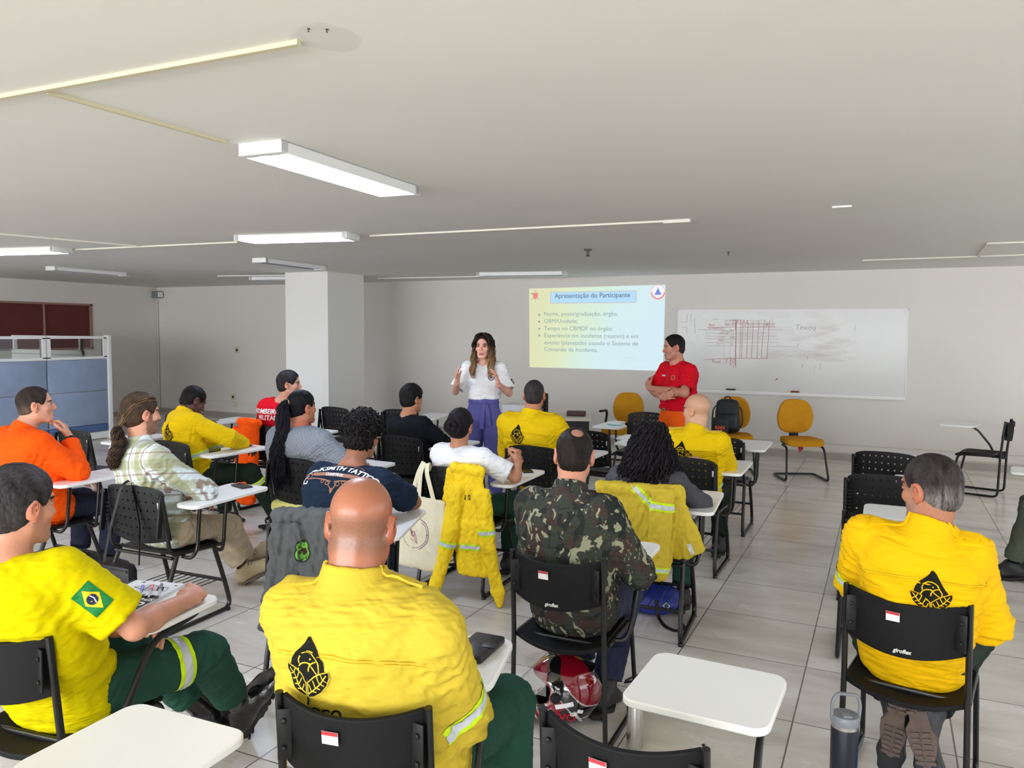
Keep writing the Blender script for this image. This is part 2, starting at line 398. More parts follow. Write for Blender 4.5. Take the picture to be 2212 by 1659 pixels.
conduit('ceiling_conduit', [(-0.28, 9.92, zc), (5.4, 9.62, zc)], 0.03, M_CONDUIT, 'long thin ceiling conduit at the far right')
conduit('ceiling_conduit', [(0.86, 9.83, zc), (0.82, 8.5, zc), (1.6, 8.5, zc)], 0.03, M_CONDUIT, 'bent ceiling conduit above the far right one')
tag(MB().box((-0.3, 5.72, ZC-0.006), (0.12, 0.05, 0.012)).build('ceiling_patch', M_CEIL), 'small pale raised patch on the bare ceiling at right', 'ceiling patch')
def hook(x, y, s, label):
    mb = MB(); mb.lathe([(0.001, 0), (0.03*s, 0), (0.028*s, -0.012*s), (0.012*s, -0.016*s), (0.01*s, -0.05*s), (0.022*s, -0.055*s), (0.001, -0.06*s)], (x, y, ZC), 12)
    tag(mb.build('sprinkler_head' if s > 0.8 else 'ceiling_hook', mat('dull_brass', (90, 84, 78), 0.5, 0.6)), label, 'sprinkler' if s > 0.8 else 'hook')
hook(-1.505, 1.80, 0.16, 'tiny dark screw in the ceiling stain, left one'); hook(-1.46, 1.825, 0.16, 'tiny dark screw in the ceiling stain, right one')
hook(-2.8, 7.65, 1.3, 'small metal sprinkler head on the ceiling above the projected slide'); hook(-1.53, 8.45, 0.6, 'tiny hook on the ceiling above the whiteboard')
# wall conduits and sockets
def wallconduit(x0, x1, z0, z1, label):
    mb = MB(); a = Vector((x0, YB-0.008, z0)); b = Vector((x1, YB-0.008, z1)); mb.tube([a, b], 0.008, 6); tag(mb.build('wall_conduit', M_CONDUIT), label, 'conduit')
wallconduit(-13.5, -8.5, 0.31, 0.29, 'thin horizontal cable conduit low on the back wall left of pillar')
wallconduit(-2.2, 5.5, 0.22, 0.23, 'upper thin conduit low on back wall behind the yellow chairs')
wallconduit(-2.2, 5.5, 0.11, 0.12, 'lower thin conduit just above the right baseboard')
def vconduit(x, y, z0, z1, label):
    mb = MB(); mb.box((x, y, (z0+z1)/2), (0.02, 0.02, z1-z0)); tag(mb.build('wall_conduit', M_CONDUIT, smooth=30), label, 'conduit')
vconduit(XL+0.02, YB-0.03, 0.1, 2.32, 'vertical conduit in the left corner of the room')
vconduit(-8.45, YB-0.02, 0.3, 0.32, 'stub of conduit beside the pillar') if False else None
mb = MB(); mb.box((XL+0.10, YB-0.09, 2.42), (0.15, 0.14, 0.14), bev=0.01); cb = mb.build('alarm_box', mat('grey_box', (120, 124, 126), 0.5))
tag(cb, 'small grey box mounted in the top left corner of the room', 'alarm box'); MB().box((XL+0.19, YB-0.09, 2.42), (0.03, 0.10, 0.10)).build('grille', M_WHITE, cb)
def outlet(x, z, label, dark=True, s=0.075):
    o = MB().box((x, YB-0.01, z), (s, 0.02, s*1.25), bev=0.004).build('wall_outlet', mat('outlet_cream', (205, 200, 175), 0.5)); tag(o, label, 'outlet')
    MB().box((x+0.005, YB-0.021, z), (s*0.45, 0.006, s*0.5)).build('socket_face', mat('outlet_dark', (48, 44, 40), 0.6) if dark else M_WHITE, o)
outlet(-11.43, 1.32, 'square cream wall outlet with dark centre at chest height left of pillar', s=0.1)
outlet(-11.55, 0.40, 'dark low wall outlet with a plug hanging from it left of pillar', s=0.1)
outlet(-11.5, 0.26, 'white adapter plugged below the low dark outlet', dark=False)
outlet(-10.9, 0.24, 'cream junction outlet low on wall between plug and pillar', dark=False, s=0.09)
outlet(-1.10, 0.22, 'double white outlet on back wall beneath the empty yellow chair', dark=True, s=0.09)
outlet(-0.97, 0.22, 'plain white outlet right of the dark one under the empty yellow chair', dark=False, s=0.09)

# ------------------------------------------------------------------ ceiling lamps
M_TUBE = mat('fluorescent_tube', (214, 228, 255), 0.4, emit=110.0)
M_REFL = mat('lamp_reflector', (150, 160, 182), 0.3, metal=0.5)
M_TUBEOFF = mat('unlit_tube', (215, 215, 210), 0.35)
def lamp(x, y, rz, label, lit=True, tubes=2, length=1.22, wd=0.245):
    e = empty('ceiling_lamp', (x, y, ZC), rz, label, 'ceiling lamp', 'surface mounted ceiling lamps')
    h = 0.055; mb = MB(); t = 0.006
    mb.box((0, 0, -0.003), (wd, length, t))
    for s in (-1, 1): mb.box((s*(wd/2-0.002), 0, -h/2), (0.004, length, h))
    for s in (-1, 1): mb.box((0, s*(length/2-0.025), -h/2), (wd, 0.05, h), bev=0.004)
    mb.build('housing', M_WHITE, e)
    # faceted reflector
    mr = MB(); prof = []
    n = tubes
    for k in range(n):
        a = -wd/2+0.006 + k*(wd-0.012)/n; b = a+(wd-0.012)/n; c = (a+b)/2
        prof += [(a, -h+0.004), (a+0.035, -0.016), (b-0.035, -0.016), (b, -h+0.004 if k == n-1 else -h*0.55)]
    for k in range(len(prof)-1):
        (xa, za), (xb, zb) = prof[k], prof[k+1]
        mr.add([(xa, -length/2+0.05, za), (xb, -length/2+0.05, zb), (xb, length/2-0.05, zb), (xa, length/2-0.05, za)], [(0, 1, 2, 3)])
    mr.build('reflector', M_REFL, e, smooth=0)
    for k in range(n):
        c = -wd/2 + (k+0.5)*wd/n
        MB().lathe([(0.013, -length/2+0.05), (0.013, length/2-0.05)], (c, 0, -0.036), 12, axis=(0, 1, 0)).build('tube', M_TUBE if lit else M_TUBEOFF, e)
    return e
lamp(-2.615, 3.37, math.radians(2), 'brightly lit twin tube ceiling lamp nearest the camera')
lamp(-4.80, 5.55, math.radians(-80), 'lit ceiling lamp in the middle, seen edge on, left of pillar', length=1.12)
lamp(-8.45, 5.35, math.radians(-80), 'lit ceiling lamp cut by the left picture edge')
lamp(-10.45, 7.65, math.radians(3), 'unlit ceiling lamp above the blue partition', False, 1, wd=0.18)
lamp(-6.78, 7.75, math.radians(3), 'unlit ceiling lamp in front of the pillar top', False, 1, wd=0.2)
lamp(-8.95, 9.75, math.radians(-80), 'small unlit ceiling lamp left of the pillar', False, 1, wd=0.2, length=0.7)
lamp(-4.75, 10.25, math.radians(-80), 'unlit ceiling lamp near the back wall left of the slide', False, 1, wd=0.22, length=1.3)

# ------------------------------------------------------------------ blue office partition
M_BLUEF = mat('blue_panel_fabric', (146, 160, 186), 0.85, bump=0.25, bscale=220, var=0.09, vscale=4, spec=0.2)
M_BLUED = mat('blue_panel_base', (78, 104, 150), 0.7, bump=0.2, bscale=200)
M_GLASS = mat('clear_glass', (240, 245, 245), 0.02, trans=1.0, spec=0.5)
pa = empty('office_partition', (-11.0, 8.35, 0), 0, 'blue fabric office partition with white frame and glazed top at left', 'partition')
X0 = 0.0
yE = 0.0
mods = [(-1.02, -0.06), (-2.0, -1.04), (-2.98, -2.02)]
MB().box((0, -0.02, 0.81), (0.09, 0.07, 1.62), bev=0.006).build('end_post', M_WHITE, pa)
for y0, y1 in mods:
    w_ = y1-y0; c = (y0+y1)/2
    for z0, z1, mm, nm in ((0.13, 0.24, M_BLUED, 'base_panel'), (0.245, 0.76, M_BLUEF, 'fabric_panel'), (0.765, 1.25, M_BLUEF, 'fabric_panel')):
        MB().box((0, c, (z0+z1)/2), (0.06, w_-0.004, z1-z0-0.003), bev=0.006).build(nm, mm, pa)
    mb = MB()
    for z in (1.275, 1.585): mb.box((0, c, z), (0.07, w_, 0.04))
    for y in (y0+0.025, y1-0.025): mb.box((0, y, 1.43), (0.07, 0.05, 0.30))
    mb.box((0, c, 0.07), (0.04, w_, 0.10))
    fr = mb.build('window_frame', M_WHITE, pa, smooth=30)
    MB().box((0, c, 1.43), (0.005, w_-0.1, 0.27)).build('glass_pane', M_GLASS, fr)
# return leg seen through the glass
mb = MB(); mb.box((-0.9, -0.4, 1.35), (1.7, 0.05, 0.06)); mb.box((-0.9, -0.4, 0.66), (1.7, 0.05, 1.3)); mb.build('return_panel', M_WHITE, pa, smooth=30)
mb = MB()
for x in (-0.1, -0.9, -1.7): mb.box((x, -0.4, 1.47), (0.04, 0.05, 0.2))
mb.box((-0.9, -0.4, 1.585), (1.7, 0.05, 0.04)); mb.build('return_frame', M_WHITE, pa, smooth=30)

# ------------------------------------------------------------------ whiteboard with its writing
M_BOARD = mat('whiteboard_surface', (206, 206, 205), 0.25, var=0.03, vscale=1.6, spec=0.5)
wb = empty('whiteboard', (-2.78, YB, 0.85), 0, 'long whiteboard with faint red table writing on the back wall', 'whiteboard')
MB().box((1.515, -0.012, 0.60), (3.03, 0.018, 1.19)).build('board_surface', M_BOARD, wb)
mb = MB(); t = 0.012
mb.box((1.515, -0.013, 1.198), (3.03, 0.026, t)); mb.box((0.004, -0.013, 0.6), (t, 0.026, 1.2)); mb.box((3.026, -0.013, 0.6), (t, 0.026, 1.2)); mb.box((1.515, -0.013, 0.006), (3.03, 0.026, t))
mb.build('frame', M_WHITE, wb, smooth=30)
MB().box((1.515, -0.032, 0.028), (3.03, 0.06, 0.05), bev=0.006).build('tray', M_WHITE, wb)
M_INK = mat('red_marker', (188, 112, 120), 0.6); M_INKF = mat('faded_marker', (204, 184, 186), 0.6); M_INKG = mat('grey_marker', (176, 172, 178), 0.6)
SMUDGE = mat('pink_smudge', (216, 196, 198), 0.6, alpha=0.45)
rnd = random.Random(5)
def bp(x, y):   # crop pixels of the board -> metres on it
    return ((x-103)/(2055-103)*3.03, 1.2 - (y-112)/(880-112)*1.2)
d = D2()
def hand(x0, y0, x1, y1, m=0, wd=0.006, n=6, wob=2.0):
    pts = []
    for k in range(n+1):
        t = k/n; pts.append(bp(x0+(x1-x0)*t+rnd.uniform(-wob, wob)*0.5, y0+(y1-y0)*t+rnd.uniform(-wob, wob)))
    d.line(pts, wd, m)
for x0, x1 in ((541, 539), (590, 597), (643, 645), (686, 684), (701, 699), (748, 744), (795, 788), (843, 836), (890, 872), (936, 922)):
    hand(x0, 205, x1, 548 if x0 > 650 else 620, 0 if x0 > 600 else 1, 0.006 if x0 > 600 else 0.005)
hand(640, 205, 640, 300, 0, 0.01); hand(645, 300, 650, 640, 0); hand(600, 548, 601, 620, 0)
for y, xa, xb in ((238, 540, 985), (270, 380, 985), (295, 362, 1000), (322, 362, 1000), (350, 362, 1010), (375, 362, 1025), (408, 375, 1025), (440, 385, 1180), (205, 545, 690)):
    hand(xa, y+4, xb, y-2, 2 if xb > 900 and y > 280 else 0, 0.005, 10)
hand(357, 572, 640, 552, 0); hand(640, 552, 930, 549, 0)
for tx, x, y, s, m in (('Rad', 420, 262, 0.055, 0), ('GURBIESSE', 460, 292, 0.045, 0), ('GSE', 515, 316, 0.04, 0), ('CMM', 510, 340, 0.04, 0), ('CSHA', 508, 368, 0.035, 0), ('JSEB', 508, 398, 0.04, 0), ('CS 11', 500, 432, 0.04, 0), ('Total', 468, 600, 0.06, 0),
        ('A1', 664, 232, 0.06, 0), ('A2', 722, 232, 0.06, 0), ('T', 770, 230, 0.06, 1), ('B', 820, 230, 0.06, 1), ('T', 862, 230, 0.06, 1), ('C', 912, 228, 0.06, 1), ('T', 962, 228, 0.06, 1), ('P1', 720, 270, 0.045, 0), ('1', 770, 270, 0.045, 0), ('S', 965, 262, 0.05, 0), ('X', 912, 262, 0.07, 0),
        ('G', 565, 232, 0.06, 1), ('ho', 565, 258, 0.05, 0), ('Sei', 618, 220, 0.045, 0), ('kit', 618, 240, 0.04, 0), ('AO', 618, 262, 0.04, 0), ('Ho', 566, 320, 0.045, 0), ('8o', 566, 342, 0.045, 0), ('AL', 610, 312, 0.045, 0), ('To', 610, 342, 0.045, 0), ('TB', 610, 372, 0.045, 0), ('C', 610, 404, 0.045, 0), ('O', 610, 438, 0.045, 0), ('v/', 562, 580, 0.06, 0), ('2', 562, 604, 0.05, 0), ('x/x', 622, 575, 0.05, 0), ('3/', 625, 604, 0.06, 0), ('1', 628, 640, 0.06, 0), ('Toxoq', 1240, 290, 0.1, 2)):
    px, py = bp(x, y); d.text(tx, s, px, py, m, shear=0.15)
for x0, y0, x1, y1, m in ((1184, 412, 1184, 428, 0), (1270, 520, 1266, 548, 0), (1228, 592, 1220, 624, 0), (1375, 578, 1375, 636, 2), (1330, 605, 1326, 665, 2), (1645, 245, 1643, 300, 1), (192, 150, 190, 222, 2), (135, 222, 192, 222, 2), (228, 150, 228, 220, 2), (262, 185, 268, 330, 2), (135, 275, 192, 270, 2), (192, 270, 192, 330, 2), (430, 198, 490, 198, 2), (290, 292, 380, 296, 2)):
    hand(x0, y0, x1, y1, m, 0.006, 4, 1)
px, py = bp(1010, 738); d.line([(px-0.02, py-0.015), (px, py+0.003), (px+0.022, py+0.014), (px-0.012, py+0.012)], 0.012, 0)
d.on_plane('marker_writing', [M_INK, M_INKF, M_INKG], wb, (0, -0.0215, 0), (1, 0, 0), (0, 0, 1), 0.0003)
d = D2()
for k in range(26):
    cx, cy = rnd.uniform(700, 1600), rnd.uniform(150, 560); px, py = bp(cx, cy); a = rnd.uniform(-0.3, 0.3); L_ = rnd.uniform(0.12, 0.4); h_ = rnd.uniform(0.03, 0.07)
    pts = [(px+math.cos(t)*L_*(1+0.15*math.sin(3*t+k)), py+math.sin(t)*h_*(1+0.2*math.cos(2*t+k))+math.cos(t)*L_*a) for t in [2*PI*i/18 for i in range(18)]]
    d.poly(pts, 0)
for i in range(len(d.m)): pass
mb = MB(); off = 0
vs = []; 
for q in d.f:
    for i in q: vs.append(None)
sm = MB()
for n_, q in enumerate(d.f): sm.add([(d.v[i][0], -0.0214+0.00001*n_-0.0003, d.v[i][1]) for i in q], [tuple(range(len(q)))])
sm.build('wiped_smudge', mat('pink_smudge2', (214, 186, 190), 0.5, alpha=0.05), wb, smooth=0)
tag(MB().box((-1.99, YB-0.045, 0.915), (0.13, 0.04, 0.018), bev=0.006).build('board_marker', mat('dark_marker', (38, 40, 44), 0.5)), 'dark marker lying at the left of the whiteboard tray', 'marker')
tag(MB().box((-1.12, YB-0.045, 0.915), (0.11, 0.035, 0.022), bev=0.006).build('board_eraser', mat('red_eraser', (130, 40, 34), 0.6)), 'dark red eraser lying on the whiteboard tray', 'eraser')

# ------------------------------------------------------------------ projected slide
def slide_mat():
    m = bpy.data.materials.new('projected_slide'); m.use_nodes = True; nt = m.node_tree; N = nt.nodes; L = nt.links; b = N['Principled BSDF']
    tc = N.new('ShaderNodeTexCoord'); sx = N.new('ShaderNodeSeparateXYZ'); L.new(tc.outputs['Object'], sx.inputs[0])
    n = N.new('ShaderNodeTexNoise'); n.inputs['Scale'].default_value = 1.1; n.inputs['Detail'].default_value = 1; L.new(tc.outputs['Object'], n.inputs[0])
    a = N.new('ShaderNodeMath'); a.operation = 'MULTIPLY_ADD'; L.new(sx.outputs[0], a.inputs[0]); a.inputs[1].default_value = 1/2.2; a.inputs[2].default_value = -0.28
    q = N.new('ShaderNodeMath'); q.operation = 'MULTIPLY_ADD'; L.new(n.outputs[0], q.inputs[0]); q.inputs[1].default_value = 0.55; L.new(a.outputs[0], q.inputs[2])
    q2 = N.new('ShaderNodeMath'); q2.operation = 'MULTIPLY_ADD'; L.new(sx.outputs[2], q2.inputs[0]); q2.inputs[1].default_value = -0.12; L.new(q.outputs[0], q2.inputs[2])
    cr = N.new('ShaderNodeValToRGB'); e = cr.color_ramp.elements; L.new(q2.outputs[0], cr.inputs[0])
    e[0].position = 0.0; e[0].color = lin((216, 219, 178)) + (1,); e[1].position = 0.85; e[1].color = lin((206, 228, 236)) + (1,)
    for p, c in ((0.18, (216, 226, 190)), (0.34, (208, 230, 212)), (0.52, (206, 230, 232))):
        k = e.new(p); k.color = lin(c) + (1,)
    b.inputs['Base Color'].default_value = (0.02, 0.02, 0.02, 1); b.inputs['Roughness'].default_value = 0.9; b.inputs['Specular IOR Level'].default_value = 0
    L.new(cr.outputs[0], b.inputs['Emission Color']); b.inputs['Emission Strength'].default_value = 1.0
    return m
def emis(name, rgb, s=1.0):
    m = mat(name, rgb, 0.9, spec=0, emit=s); m.node_tree.nodes['Principled BSDF'].inputs['Base Color'].default_value = (0.02, 0.02, 0.02, 1); return m
sl = empty('projected_slide', (-5.17, YB-0.004, 1.15), 0, 'bright projected slide with bullet list titled Apresentação do Participante', 'projection')
W_, H_ = 2.18, 1.265
mb = MB(); mb.add([(0, 0, 0), (W_, 0, 0.0), (W_+0.01, 0, H_+0.01), (-0.02, 0, H_-0.01)], [(0, 1, 2, 3)]); mb.build('slide_background', slide_mat(), sl, smooth=0)
def sp(x, y):  # slide crop pixels -> metres
    return ((x-160)/(2050-160)*W_, H_-(y-125)/(1280-125)*H_)
SLM = [emis('slide_title_box', (178, 214, 246)), emis('slide_line', (190, 190, 170)), emis('slide_text', (140, 158, 158)), emis('slide_title', (104, 128, 142)), emis('slide_white', (246, 246, 246)), emis('slide_red', (236, 130, 130)), emis('slide_blue', (118, 138, 214)), emis('slide_faint', (186, 208, 210))]
d = D2(); x0, y0 = sp(465, 350); x1, y1 = sp(1680, 190)
d.poly(rrect(x0, y0, x1, y1, 0.02), 0); d.line(rrect(x0, y0, x1, y1, 0.02), 0.01, 1, closed=True)
d.on_plane('title_box', SLM, sl, (0, -0.001, 0), (1, 0, 0), (0, 0, 1), 0.0002); d = D2()
x, y = sp(1062, 275); d.text('Apresentação do Participante', 0.103, x, y, 3, bold=0.0014); d.on_plane('title_text', SLM, sl, (0, -0.001, 0), (1, 0, 0), (0, 0, 1), 0.0004); d = D2()
for t, x, y in (('Nome, posto/graduação, órgão;', 370, 530), ('OBM/Unidade;', 370, 632), ('Tempo no CBMDF ou órgão;', 372, 738), ('Experiência em incidente (reativo) e em', 374, 840), ('evento (planejado) usando o Sistema de', 376, 943), ('Comando de Incidente.', 378, 1040)):
    a, b_ = sp(x, y); v, f = text_mesh(t, 0.092, align='LEFT'); v = [(q[0]*1.04, q[1]) for q in v]; D2().add((v, f), 2, a, b_).on_plane('text_line', SLM, sl, (0, -0.001, 0), (1, 0, 0), (0, 0, 1), 0.0004)
for x, y in ((300, 515), (300, 615), (302, 716), (304, 815)): a, b_ = sp(x, y); D2().circle(a, b_, 0.017, m=2, n=14).on_plane('bullet_dot', SLM, sl, (0, -0.001, 0), (1, 0, 0), (0, 0, 1), 0.0004)
d = D2()
a, b_ = sp(1965, 215); d.circle(a, b_, 0.108, m=4); d.circle(a, b_, 0.095, 0.018, 5, 180, 360); d.circle(a, b_, 0.104, 0.006, 5); d.circle(a, b_, 0.074, 0.004, 6)
d.poly([(a-0.055, b_-0.04), (a+0.055, b_-0.04), (a, b_+0.07)], 6); d.circle(a, b_-0.01, 0.02, 0.008, 5)
d.on_plane('round_badge', SLM, sl, (0, -0.001, 0), (1, 0, 0), (0, 0, 1), 0.0003); d = D2()
a, b_ = sp(240, 245); d.line([(a-0.07, b_-0.06), (a+0.055, b_+0.05)], 0.007, 3); d.line([(a+0.07, b_-0.06), (a-0.055, b_+0.05)], 0.007, 3); d.poly([(a-0.075, b_+0.03), (a-0.05, b_+0.055), (a-0.045, b_+0.03)], 3)
d.poly([(a-0.042, b_+0.05), (a-0.042, b_-0.01), (a, b_-0.055), (a+0.042, b_-0.01), (a+0.042, b_+0.05)], 5); d.circle(a, b_+0.005, 0.02, 0.006, 4); d.circle(a, b_+0.07, 0.016, 0.006, 5); d.line([(a, b_-0.05), (a, b_-0.09)], 0.008, 5)
d.on_plane('shield_crest', SLM, sl, (0, -0.001, 0), (1, 0, 0), (0, 0, 1), 0.0003); d = D2()
for t, x, y, s in (('César y Misterios', 1510, 1118, 0.03), ('Instituto de Educação e Pesquisas e Diretoria', 1510, 1150, 0.022), ('Corpo Integral', 1510, 1182, 0.024)): a, b_ = sp(x, y); v, f = text_mesh(t, s, align='LEFT'); d.add((v, f), 7, a, b_)
d.on_plane('footer_text', SLM, sl, (0, -0.001, 0), (1, 0, 0), (0, 0, 1), 0.0004)
# ------------------------------------------------------------------ chairs
M_TAB = mat('white_laminate', (246, 246, 244), 0.32, spec=0.5)
M_TABE = mat('tablet_edge', (214, 212, 204), 0.5)
M_STICK = mat('sticker_white', (228, 222, 222), 0.5); M_STICKR = mat('sticker_red', (178, 52, 58), 0.5)
def tex_rect(mb, c, X, Y, w_, h_, m):
    c, X, Y = Vector(c), Vector(X), Vector(Y); mb.add([c-X*w_/2-Y*h_/2, c+X*w_/2-Y*h_/2, c+X*w_/2+Y*h_/2, c-X*w_/2+Y*h_/2], [(0, 1, 2, 3)], m)

def shell_chair():
    """tablet-arm chair with perforated plastic back. origin: floor below the top of the back, faces +y"""
    e = empty('tablet_chair')
    # perforated back: columns split at the holes
    W2 = 0.225; zb, zt = 0.50, 0.84
    cols = [-W2]; hx = [-0.157+0.0449*k for k in range(8)]
    for x in hx: cols += [x-0.0055, x+0.0055]
    cols += [W2]; cols = sorted(cols+[-W2+0.022, W2-0.022])
    hz = [zt-0.036-0.052*k for k in range(6)][::-1]; rows = [zb]
    for z in hz: rows += [z-0.006, z+0.006]
    rows += [zt]
    rows = sorted(rows+[zb+0.012, zt-0.008])
    hc = {i for i in range(len(cols)-1) if any(abs((cols[i]+cols[i+1])/2-x) < 0.002 for x in hx)}
    hr = {j for j in range(len(rows)-1) if any(abs((rows[j]+rows[j+1])/2-z) < 0.002 for z in hz)}
    def P(x, z):
        u = x/W2; v = (z-zb)/(zt-zb)
        y = 0.045*(1-v)**1.3 + 0.004 + 0.035*u*u
        zz = z - 0.018*u*u*v - 0.012*max(0, abs(u)-0.85)/0.15*(1 if v > 0.9 else 0) + 0.03*u*u*(1-v) 
        return (x*(1-0.05*v*v), y, zz)
    mb = MB(); nx = len(cols)
    vs = [P(x, z) for z in rows for x in cols]
    f = [(j*nx+i, j*nx+i+1, (j+1)*nx+i+1, (j+1)*nx+i) for j in range(len(rows)-1) for i in range(nx-1) if not (i in hc and j in hr)]
    mb.add(vs, f)
    bk = mb.build('backrest', M_BPLAST, e, smooth=50, solid=0.007)
    # side ribs + sticker
    for s in (-1, 1):
        mb = MB(); mb.box((s*0.222, 0.012, 0.68), (0.016, 0.03, 0.24), rot=(-0.12, 0, 0), bev=0.004)
        for k in range(6): mb.box((s*0.203, 0.026, 0.61+0.022*k), (0.03, 0.006, 0.007))
        mb.lathe([(0.012, 0), (0.011, 0.006), (0.003, 0.008)], (s*0.21, 0.012, 0.79), 10, axis=(0, -1, 0))
        mb.build('side_rib', M_BPLAST, e, smooth=30)
    mb = MB(); tex_rect(mb, (0.208, 0.0155, 0.735), (1, 0.25, 0), (0, -0.12, 1), 0.014, 0.042, 0); tex_rect(mb, (0.208, 0.0150, 0.748), (1, 0.25, 0), (0, -0.12, 1), 0.014, 0.012, 1)
    mb.build('sticker', [M_STICK, M_STICKR], bk, smooth=0)
    # seat pan
    def S(u, v):
        x = (u-0.5)*0.43; y = 0.09+v*0.40
        z = 0.445 - 0.018*math.sin(PI*min(1, v*1.2))*(1-(2*u-1)**2) - (0.035*((v-0.8)/0.2)**2 if v > 0.8 else 0) + (0.02*((0.15-v)/0.15)**2 if v < 0.15 else 0)
        k = max(0, abs(2*u-1)-0.8)/0.2*max(0, abs(2*v-1)-0.8)/0.2
        return (x*(1-0.10*k), y + (0.02*k if v < 0.5 else -0.02*k), z)
    MB().grid(S, 14, 14).build('seat', M_BPLAST, e, smooth=60, solid=0.014)
    for s in (-1, 1):
        mb = MB()
        mb.tube([(s*0.225, 0.020, 0.80), (s*0.225, 0.075, 0.44), (s*0.225, 0.46, 0.42)], 0.0115, 8, fr=0.06)
        mb.tube([(s*0.225, 0.12, 0.43), (s*0.235, 0.02, 0.20), (s*0.24, -0.015, 0.013), (s*0.24, 0.52, 0.013), (s*0.235, 0.47, 0.20), (s*0.225, 0.40, 0.42)], 0.0135, 8, fr=0.07)
        for y in (0.01, 0.49): mb.lathe([(0.015, 0), (0.017, 0.012), (0.013, 0.018)], (s*0.24, y, 0), 8)
        mb.build('leg', M_BLACK, e, smooth=45)
    for y in (0.09, 0.40): MB().tube([(-0.225, y, 0.425), (0.225, y, 0.425)], 0.011, 8).build('cross_bar', M_BLACK, e, smooth=45)
    mb = MB()
    mb.tube([(-0.236, 0.02, 0.19), (0.236, 0.02, 0.19)], 0.010, 6); mb.tube([(-0.236, 0.475, 0.19), (0.236, 0.475, 0.19)], 0.010, 6)
    for k in range(9): mb.tube([(-0.19+0.0475*k, 0.02, 0.19), (-0.19+0.0475*k, 0.475, 0.19)], 0.003, 5)
    mb.build('book_rack', M_BLACK, e, smooth=45)
    mb = MB()
    mb.tube([(0.225, 0.16, 0.42), (0.285, 0.17, 0.41), (0.30, 0.20, 0.46), (0.305, 0.22, 0.70)], 0.011, 8, fr=0.05)
    mb.tube([(0.225, 0.40, 0.41), (0.27, 0.42, 0.39), (0.285, 0.42, 0.45), (0.29, 0.44, 0.70)], 0.011, 8, fr=0.05)
    mb.tube([(0.305, 0.20, 0.705), (0.27, 0.62, 0.705), (0.16, 0.64, 0.705)], 0.009, 6, fr=0.04)
    mb.build('tablet_support', M_BLACK, e, smooth=45)
    poly = rpoly([(0.215, 0.11), (0.385, 0.11), (0.375, 0.735), (0.06, 0.735), (0.075, 0.45), (0.205, 0.35)], [0.055, 0.06, 0.05, 0.05, 0.05, 0.05])
    MB().prism(poly, 0.712, 0.732, ch=0.003).build('writing_tablet', M_TAB, e, smooth=30)
    return e

def band_chair(tablet=True):
    """tablet-arm chair with a bowed band back"""
    e = empty('band_back_chair')
    W2 = 0.215
    def B(u, v):
        x = (2*u-1)*W2; y = 0.02 - 0.062*(1-(2*u-1)**2) + 0.02*(1-v)
        return (x, y, 0.625 + 0.185*v - 0.018*(1-(2*u-1)**2)*v - 0.03*(1-(2*u-1)**2)*(1-v))
    bk = MB().grid(B, 20, 6).build('backrest', M_BFAB, e, smooth=60, solid=0.016, bevel=0.004)
    for s in (-1, 1):
        mb = MB(); mb.box((s*0.197, 0.004, 0.715), (0.04, 0.006, 0.13), rot=(0, 0, -s*0.35), bev=0.002)
        for z in (0.68, 0.75): mb.lathe([(0.008, 0), (0.007, 0.004), (0.002, 0.006)], (s*0.197, -0.001, z), 10, axis=(-s*0.35, -1, 0))
        mb.build('bracket', M_BPLAST, bk, smooth=30)
    yb = lambda x, z: 0.02-0.062*(1-(x/W2)**2)+0.02*(1-(z-0.625)/0.185)-0.0095
    d = D2(); v, f = text_mesh('giroflex', 0.021, bold=0.0006, shear=0.25); d.add((v, f), 0, 0, -0.083)
    d.v = [(a, b) for a, b in d.v]
    mb = MB(); mb.add([(x, yb(x, 0.7+y), 0.70+y) for x, y in d.v], d.f); mb.m = [0]*len(mb.f)
    mb.build('brand_text', mat('print_white', (225, 225, 222), 0.5), bk, smooth=0)
    mb = MB(); x0 = -0.035
    tex_rect(mb, (x0, yb(x0, 0.75)-0.001, 0.745), (1, -0.08, 0), (0, -0.1, 1), 0.05, 0.034, 0); tex_rect(mb, (x0, yb(x0, 0.75)-0.0040, 0.757), (1, -0.08, 0), (0, -0.1, 1), 0.048, 0.010, 1)
    mb.build('sticker', [M_STICK, M_STICKR], bk, smooth=0)
    def S(u, v):
        x = (u-0.5)*0.44*(1-0.06*v); y = 0.06+v*0.42
        z = 0.455 - 0.028*(1-(2*u-1)**2)*(1-v) - 0.01*(1-(2*u-1)**2) - (0.03*((v-0.8)/0.2)**2 if v > 0.8 else 0)
        return (x, y - 0.03*(1-(2*u-1)**2)*(1-v), z)
    MB().grid(S, 14, 14).build('seat', M_BFAB, e, smooth=60, solid=0.02, bevel=0.004)
    for s in (-1, 1):
        MB().tube([(s*0.222, 0.018, 0.815), (s*0.226, 0.05, 0.45), (s*0.236, 0.06, 0.013), (s*0.236, 0.52, 0.013), (s*0.226, 0.44, 0.43), (s*0.226, 0.10, 0.44)], 0.012, 8, fr=0.05).build('leg', M_BLACK, e, smooth=45)
    for y in (0.12, 0.42): MB().tube([(-0.226, y, 0.43), (0.226, y, 0.43)], 0.010, 8).build('cross_bar', M_BLACK, e, smooth=45)
    if tablet:
        MB().tube([(0.226, 0.18, 0.435), (0.285, 0.19, 0.44), (0.30, 0.22, 0.50), (0.285, 0.36, 0.68), (0.27, 0.60, 0.697), (0.20, 0.63, 0.697)], 0.012, 8, fr=0.06).build('tablet_support', M_BLACK, e, smooth=45)
        MB().prism(rrect(-0.13, 0.32, 0.315, 0.68, 0.05), 0.71, 0.732, ch=0.004).build('writing_tablet', M_TAB, e, smooth=30)
    for o in list(e.children)+list(bk.children):
        for v in o.data.vertices: v.co.x *= 0.88
    return e

